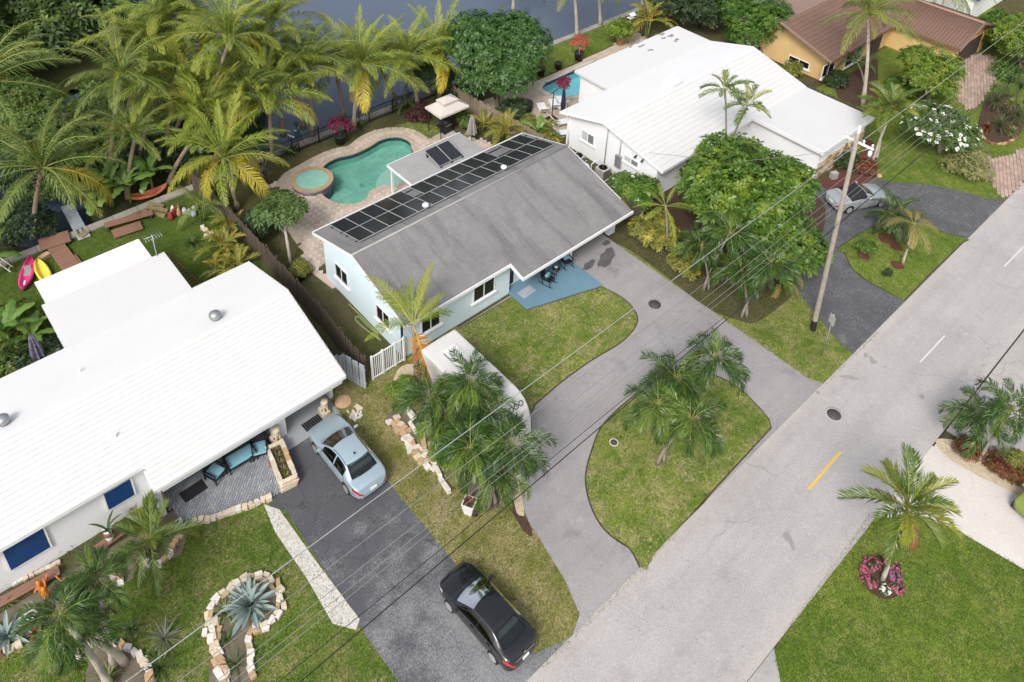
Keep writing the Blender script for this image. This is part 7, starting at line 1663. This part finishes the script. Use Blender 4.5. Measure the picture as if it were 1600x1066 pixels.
T = thing('flower_pot', 'square tapered white flower pot at the end of the stone line', 'plant pot', P(733, 800), .5); k = MB(); 
for a, b2 in (((-.2, .2), (-.3, .3)),):
    lo = [(-.17, -.17, 0), (.17, -.17, 0), (.17, .17, 0), (-.17, .17, 0)]; hi_ = [(-.28, -.28, .75), (.28, -.28, .75), (.28, .28, .75), (-.28, .28, .75)]; inn = [(-.24, -.24, .75), (.24, -.24, .75), (.24, .24, .75), (-.24, .24, .75)]
    for i in range(4): j = (i + 1) % 4; k.face([lo[i], lo[j], hi_[j], hi_[i]]); k.face([hi_[i], hi_[j], inn[j], inn[i]])
k.build('pot', 'plastic_white', T); MB().box(-.245, .245, -.245, .245, .60, .70).build('soil', 'mulch', T)
for i in range(7): put('leaf', SM['brom'], T, (.05 * math.cos(i * 2.2), .05 * math.sin(i * 2.2), .7), (0, -math.radians(78 - 7 * i), i * 2.4), .75)
pot('small round brown pot beside the white flower pot', 742, 803, .19, .3, 'wood_dark'); pot('black pot of leafless red flowered tree on the canal lawn', 904, 94, .42, .8, 'pot_black'); pot('black pot on the canal lawn nearest the white house pool', 845, 118, .36, .75, 'pot_black'); pot('small black pot between the two black pots on the canal lawn', 872, 108, .33, .62, 'pot_black')
pot('tan pot of the leafy fern by the canal', 969, 70, .42, .8, 'terracotta')
tree('small red flowering potted tree on the canal lawn', P(904, 94), .75, 1.0, 1.3, 120, .16, 'flower_red', 301, 4, 'potted_tree', tr=.03, limbs=4, bark='bark_white'); tree('sparse brown potted tree beside the white house pool', P(845, 118), .7, .9, 1.2, 60, .13, 'leaf_brownfrond', 302, 4, 'potted_tree', tr=.03, limbs=4)
T = thing('urn', 'tall black urn on a pale saucer near the pool deck', 'urn', P(413, 292)); MB().lathe([(.25, 0), (.33, .04), (.33, .07), (0, .07)], n=18).build('saucer', 'stone_white', T); MB().lathe([(.17, .07), (.22, .4), (.30, 1.0), (.33, 1.25), (.28, 1.25), (0, 1.1)], n=18).build('body', 'pot_black', T)
for i in range(14): put('leaf', SM['grey'], T, (0, 0, 1.15), (0, -math.radians(85 - 5 * i), i * 2.4), .9)
p = P(532, 224); pot('dark round pot holding the pink bougainvillea', 532, 224, .42, .75, 'pot_black'); tree('pink bougainvillea growing from the dark pot by the canal', p, .8, 1.6, .7, 240, .15, 'bougainvillea', 303, 5, 'bougainvillea', 'shrub', tr=.04, limbs=4)
MB(P(540, 226)).tube([P(536, 228, .05), P(543, 224, .06)], .04, 6); pot('dark planter under the yellow croton at the house corner', 470, 436, .32, .4, 'pot_black')
# garden chair, gazebo, grill, umbrella
T = thing('garden_chair', 'blue green garden chair at the canal fence', 'chair', P(461, 220), math.radians(200)); mat('plastic_teal', (.03, .16, .16), None, 2, .5)
MB().box(-.3, .3, -.3, .3, .36, .41).build('seat', 'plastic_teal', T); 
for i in range(5): MB().box(-.3 + i * .125, -.2 + i * .125, .28, .32, .41, .95).build('back_slat', 'plastic_teal', T)
for x in (-.34, .34): MB().box(x - .05, x + .05, -.32, .3, .58, .62).build('armrest', 'plastic_white', T); MB().box(x - .03, x + .03, -.3, -.25, 0, .58).build('leg', 'plastic_teal', T); MB().box(x - .03, x + .03, .25, .3, 0, .58).build('leg', 'plastic_teal', T)
GZ = P(699, 203); T = thing('grill_gazebo', 'cream two tier grill gazebo beside the wooden fence', 'gazebo', GZ)
for x in (-1.2, 1.2):
    for y in (-.75, .75): MB().tube([(x, y, 0), (x, y, 2.15)], .035, 6).build('post', 'black_metal', T)
def canopy(z0, z1, a, b_, a1, b1, name):
    k = MB(); lo = [(-a, -b_, z0), (a, -b_, z0), (a, b_, z0), (-a, b_, z0)]; hi_ = [(-a1, -b1, z1), (a1, -b1, z1), (a1, b1, z1), (-a1, b1, z1)]
    for i in range(4):
        j = (i + 1) % 4; k.face([lo[i], lo[j], hi_[j], hi_[i]]); d_ = [(q[0], q[1], z0 - .16) for q in (lo[i], lo[j])]; k.face([d_[0], d_[1], lo[j], lo[i]])
    k.face(hi_); k.build(name, 'canvas_cream', T)
canopy(2.1, 2.62, 1.35, .95, .5, .32, 'canopy'); canopy(2.72, 2.95, .68, .48, .15, .1, 'vent_canopy')
for y in (-.62, .62): MB().box(-1.15, 1.15, y - .02, y + .02, 1.7, 1.74).build('shelf_rail', 'black_metal', T)
T = thing('grill', 'black gas grill with three knobs under the cream gazebo', 'grill', P(697, 207), math.radians(5)); MB().box(-.42, .42, -.28, .28, .12, .85).build('cabinet', 'black_metal', T, bevel=.02); k = MB(); k.lathe([(.32, -.40), (.32, .40)], n=16, M=Matrix.Translation((0, 0, .9)) @ Matrix.Rotation(pi / 2, 4, 'Y')); k.build('lid', 'black_plastic', T)
for x in (-.2, 0, .2): MB().lathe([(.035, 0), (.035, .04), (0, .04)], n=8, M=Matrix.Translation((x, -.285, .76)) @ Matrix.Rotation(pi / 2, 4, 'X')).build('knob', 'steel_light', T)
for x in (-.62, .62): MB().box(x - .2, x + .2, -.25, .25, .82, .86).build('side_shelf', 'black_metal', T)
MB(T.location).build if 0 else None
tag(MB(P(697, 214)).cbox(P(697, 213, .03), (1.7, 1.1, .06), .0).build('grill_slab', 'concrete'), 'square slab under the gas grill', 'slab')
def folded_umbrella(lab, loc, h, r, m, rz=0):
    T = thing('folded_umbrella', lab, 'umbrella', loc, rz); MB().tube([(0, 0, 0), (0, 0, h + .1)], .025, 6).build('pole', 'wood_dark', T); k = MB(); n = 16; z0, z1 = h - 1.55, h
    rings = [[k.vert(((r * f * (1 + .35 * (-1) ** i)) * math.cos(i * 2 * pi / n), (r * f * (1 + .35 * (-1) ** i)) * math.sin(i * 2 * pi / n), z)) for i in range(n)] for f, z in ((1, z0), (.8, z0 + .6), (.45, z1 - .3), (.5, z1 - .25), (.08, z1 + .05))]
    for a, c in zip(rings, rings[1:]):
        for i in range(n): k.fidx([a[i], a[(i + 1) % n], c[(i + 1) % n], c[i]])
    k.build('folded_canopy', m, T); MB().lathe([(.22, 0), (.22, .06), (.05, .1), (0, .1)], n=14).build('base', 'concrete', T); return T
folded_umbrella('grey closed patio umbrella behind the flat patio roof', P(737, 222), 2.3, .28, 'canvas_grey'); folded_umbrella('purple and white striped closed umbrella behind the white roof', P(66, 575, 0), 2.4, .26, 'purple_cloth')
# white house patio
T = thing('cantilever_umbrella', 'folded navy cantilever umbrella beside the small turquoise pool', 'umbrella', P(862, 187)); o = T.location
k = MB()
for x, y in ((-.4, -.4), (.02, -.4), (-.4, .02), (.02, .02)): k.box(x, x + .38, y, y + .38, 0, .10)
k.build('base_tile', 'pot_black', T); MB().tube([(0, 0, .05), (0, 0, 2.5)], .04, 8).build('pole', 'black_metal', T)
e = above(Vector((41.3, 37.0, 0)), 884, 136, 5); e = P(882, 137, 2.7) - o; k = MB(); k.tube([(-.35 * e.x / e.xy.length, -.35 * e.y / e.xy.length, 2.25), (0, 0, 2.5), (e.x * .5, e.y * .5, 2.75), (e.x, e.y, 2.7)], .03, 6); k.build('arm', 'black_metal', T); k = MB(); k.tube([(e.x, e.y, 2.65), (e.x, e.y, 2.2), (e.x, e.y, 1.2), (e.x, e.y, .5)], [.05, .14, .19, .15], 10); k.build('folded_canopy', 'navy_cloth', T)
pot('white pot hidden beside the navy umbrella', 0, 0, .25, .5, 'plastic_white', base=Vector((o.x + e.x + .4, o.y + e.y + .5, .04))); tree('red leaved potted plant above the navy umbrella', Vector((o.x + e.x + .4, o.y + e.y + .5, .04)), .55, 1.0, 2.2, 260, .14, 'bougainvillea', 304, 4, 'potted_tree', tr=.03, limbs=3)
def lounger(lab, u, v, rz):
    T = thing('sun_lounger', lab, 'sun lounger', P(u, v, .04), rz, 'white sun loungers by the turquoise pool'); MB().box(-.32, .32, -.95, .35, .28, .34).build('seat', 'plastic_white', T); M = Matrix.Translation((0, .35, .33)) @ Matrix.Rotation(math.radians(50), 4, 'X'); MB().box(-.32, .32, 0, .75, -.03, .03, M).build('backrest', 'plastic_white', T)
    for x in (-.28, .28):
        for y in (-.85, .3): MB().box(x - .03, x + .03, y - .03, y + .03, 0, .28).build('leg', 'plastic_white', T)
lounger('white sun lounger left of the navy umbrella pole', 848, 176, 2.6); lounger('white sun lounger right of the navy umbrella pole', 866, 170, 2.6); lounger('white sun lounger at the pool edge by the folded canopy', 878, 165, 2.6); lounger('white sun lounger lying by the white gable wall', 876, 196, 1.2); lounger('white sun lounger under the white eave', 880, 212, 1.0)
T = thing('covered_grill', 'dark covered patio table under the mango tree', 'table', P(822, 172)); MB().lathe([(.5, 0), (.55, .7), (.5, .78), (0, .82)], n=18).build('cover', 'black_plastic', T)
T = thing('bird_feeder', 'white roofed bird feeder on a tall post by the canal lawn', 'bird feeder', P(981, 68)); MB().tube([(0, 0, 0), (0, 0, 2.9)], .04, 6).build('post', 'wood_grey', T); k = MB(); k.face([(-.35, -.3, 2.9), (.35, -.3, 2.9), (.35, 0, 3.1), (-.35, 0, 3.1)]); k.face([(-.35, .3, 2.9), (-.35, 0, 3.1), (.35, 0, 3.1), (.35, .3, 2.9)]); k.build('roof', 'plastic_white', T); MB().box(-.28, .28, -.22, .22, 2.6, 2.64).build('tray', 'plastic_white', T)
def aircon(lab, x, y, rz):
    T = thing('air_conditioner', lab, 'air conditioner', (x, y, 0), rz); MB().box(-.45, .45, -.45, .45, .0, .1).build('pad', 'concrete', T); mat('ac_beige', (.42, .40, .36), None, 3, .5) if 'ac_beige' not in MATS else None
    MB().box(-.4, .4, -.4, .4, .1, .95).build('casing', 'ac_beige', T, bevel=.03)
    for i in range(6): MB().box(-.36, .36, -.412, -.402, .2 + i * .12, .26 + i * .12).build('louvre', 'black_metal', T)
    MB().lathe([(.31, .955), (.31, .962), (0, .962)], n=20).build('fan_opening', 'dark_hole', T)
    k = MB(); k.lathe([(.10, .965), (.10, .98), (0, .98)], n=10)
    for r_ in (.18, .25, .31): k.lathe([(r_, .968), (r_, .976), (r_ - .012, .976), (r_ - .012, .968)], n=20)
    k.build('fan_guard', 'black_metal', T)
aircon('beige air conditioner between the houses nearest the street', 36.9, 29.9, 0); aircon('air conditioner partly hidden behind the grey gable', 36.6, 32.0, 0)
T = thing('pool_pump', 'pool pump and pale pipes between the two houses', 'pump', (36.5, 31.1, 0)); MB().lathe([(.2, 0), (.24, .1), (.24, .6), (.12, .75), (0, .78)], n=14).build('filter_tank', 'stone_white', T)
k = MB(); k.tube([(.2, -.3, 0), (.2, -.3, .8), (.5, -.3, .9), (.9, -.5, .9)], .04, 6); k.tube([(-.2, .3, 0), (-.2, .3, .6), (.5, .4, .6)], .04, 6); k.build('pipe', 'plastic_white', T)
# ---- left back yard
def kayak(lab, u0, v0, u1, v1, L, wd, m, name='kayak', seat=True, z=.0, bend=.12):
    a, c = P(u0, v0), P(u1, v1); t = c - a; T = thing(name, lab, 'kayak', (a + c) / 2, math.atan2(t.y, t.x)); b = MB(); b.smooth = True; rows = []
    for i in range(17):
        s_ = i / 16 * 2 - 1; hw = wd / 2 * (1 - abs(s_) ** 2.4) ** .7 + .012; zz = bend * abs(s_) ** 2.5
        rows.append([b.vert((s_ * L / 2, hw * y, zz + z0 * .34)) for y, z0 in ((-.35, 0), (-.95, .45), (-1, .8), (-.86, 1), (-.62, .97), (-.5, .5), (0, .42), (.5, .5), (.62, .97), (.86, 1), (1, .8), (.95, .45), (.35, 0))])
    for r0, r1 in zip(rows, rows[1:]):
        for j in range(len(r0) - 1): b.fidx([r0[j], r1[j], r1[j + 1], r0[j + 1]])
        b.fidx([r0[-1], r1[-1], r1[0], r0[0]])
    b.fidx(rows[0]); b.fidx(rows[-1][::-1]); b.build('hull', m, T)
    if seat: MB().cbox((.1, 0, .2), (.5, wd * .5, .06)).build('seat_pad', 'canvas_grey', T); MB().cbox((.36, 0, .36), (.06, wd * .52, .32)).build('backrest', 'canvas_grey', T); MB().cbox((-.75, 0, .22), (.35, .12, .08)).build('foot_well', 'plastic_white', T, bevel=.03)
    return T
kayak('pink kayak lying on the grass left of the white roof', 37, 458, 50, 408, 2.7, .74, 'plastic_pink'); kayak('yellow kayak beside the pink kayak', 78, 447, 60, 414, 2.4, .72, 'plastic_yellow', seat=False); kayak('faded orange kayak under the banana plants', 211, 314, 252, 302, 2.6, .7, 'plastic_orange', seat=False, bend=.35)
planks('brown plank platform at the water edge near the kayaks', 61, 383, 108, 368, 1.15, .32, 8); planks('brown plank walkway leading up from the platform to the house', 86, 383, 116, 424, .95, .24, 7); planks('narrow brown plank step beside the walkway', 112, 400, 128, 420, .45, .18, 3)
planks('long narrow brown plank bench by the bananas', 163, 352, 238, 331, .55, .4, 4); planks('short brown plank platform on the back lawn', 176, 366, 221, 351, .85, .18, 6); planks('grey plank pier running out into the canal', 132, 372, 104, 320, .72, .12, 5, m='wood_grey', name='pier', cat='pier')
for u0, v0, u1, v1, lab in ((222, 328, 258, 336, 'weathered timber beam nearest the stone ornaments'), (230, 322, 262, 328, 'middle weathered timber beam'), (232, 317, 256, 321, 'farthest weathered timber beam')): planks(lab, u0, v0, u1, v1, .2, .2, 1, m='timber', name='timber_beam', cat='timber', th=.18, legs=False)
tag(MB(P(133, 369)).cbox(P(131, 367, .1), (.55, .42, .2), .5).build('wooden_crate', 'timber'), 'small pale wooden box at the foot of the pier', 'box'); tag(MB(P(68, 403)).cbox(P(69, 401, .12), (.6, .35, .24), .3).build('wooden_crate', 'stone_tan'), 'tan box under the plank platform', 'box')
T = thing('ladder', 'long dark wooden ladder lying beside the white flat roof', 'ladder', P(285, 430)); o = T.location; a, c = P(262, 400, .1), P(308, 448, .1); t = (c - a).normalized(); nn = Vector((-t.y, t.x, 0)) * .22
for s in (1, -1): MB(o).tube([a + nn * s, c + nn * s], .04, 5).build('rail', 'wood_brown', T)
for i in range(12): p = a.lerp(c, (i + .5) / 12); MB(o).tube([p - nn, p + nn], .02, 5).build('rung', 'timber', T)
T = thing('ladder', 'pale ladder leaning at the left edge of the back yard', 'ladder', P(8, 410)); o = T.location; a, c = P(-8, 402, .3), P(18, 421, .3); nn = Vector((.1, .2, 0))
for s in (1, -1): MB(o).tube([a + nn * s, c + nn * s], .03, 5).build('rail', 'stone_white', T)
for i in range(4): p = a.lerp(c, (i + .5) / 4); MB(o).tube([p - nn, p + nn], .02, 5).build('rung', 'stone_white', T)
T = thing('ornament_pile', 'red and white garden gnomes at the edge of the back lawn', 'garden ornament', P(272, 338))
for i, (x, y, m) in enumerate(((0, 0, 'flower_red'), (.3, -.15, 'terracotta'), (-.25, -.2, 'flower_red'), (.1, .3, 'plastic_white'), (.45, .2, 'brick_red'))): MB().lathe([(.15, 0), (.18, .2), (.12, .36), (.13, .44), (.05, .6), (0, .68)], (x, y, 0), 9).build('gnome', m, T)
T = thing('ornament_pile', 'blue grey stone ornaments beside the red gnomes', 'garden ornament', P(297, 335))
for i, (x, y) in enumerate(((0, 0), (.35, .1), (-.2, .3), (.15, -.3))): MB().lathe([(.18, 0), (.22, .15), (.16, .34), (.08, .45), (0, .48)], (x, y, 0), 9).build('ornament', 'wood_grey', T)
T = thing('tv_antenna', 'old television antenna on a pole above the white flat roof', 'antenna', P(246, 404, 2.6)); MB().tube([(0, 0, -.3), (.0, .0, 1.7)], .03, 6).build('mast', 'galv', T); k = MB(); k.tube([(-.45, 0, 1.62), (.45, 0, 1.62)], .02, 5)
for i in range(7): k.tube([(-.42 + i * .14, -.35, 1.62), (-.42 + i * .14, .35, 1.62)], .012, 4)
k.build('boom', 'galv', T)
# hose, septic lid and the rest by the gate
pts = smooth_open([P(*q, .04) for q in ((545, 475), (552, 482), (570, 500), (590, 520), (578, 512), (560, 495), (556, 500), (572, 515), (595, 532), (583, 520))], 6)
b = MB(pts[0]); b.tube(pts, .035, 6); mat('hose_green', (.25, .34, .12), None, 3, .5); tag(b.build('garden_hose', 'hose_green'), 'coiled pale green hose beside the pale blue wall', 'hose')
p = P(536, 628); T = thing('septic_lid', 'round tan lid on the ground by the grey fence panel', 'lid', p); MB().lathe([(.42, 0), (.42, .05), (.38, .07), (0, .07)], n=22).build('lid', 'stone_tan', T)
stones('pale rubble patch beside the blue car', ((545, 652), (556, 648), (565, 652)), 6, .25, ('stone_white', 'stone_cream'), seed=30, h=.08, rows=2, spread=.8)
tag(MB(P(561, 636)).cbox(P(561, 637, .06), (.2, .42, .1), .3).build('concrete_block', 'stone_cream'), 'small cream block on the lawn by the tan lid', 'block')
T = thing('leaning_beam', 'dark beam leaning beside the trailer', 'beam', P(668, 570)); o = T.location; MB(o).tube([P(664, 560, 1.6), P(690, 592, .1)], .05, 5).build('beam', 'black_metal', T)
tag(MB(P(1302, 272)).cbox(P(1303, 274, .3), (.5, .35, .5), -.4).build('utility_box', 'steel_light'), 'pale utility box behind the silver convertible', 'utility box')
tag(MB(P(1372, 275)).lathe([(.18, .02), (.22, .15), (.12, .26), (0, .28)], P(1373, 277), 10).build('garden_rock', 'stone_tan'), 'tan rock at the corner of the red mulch bed', 'rock')
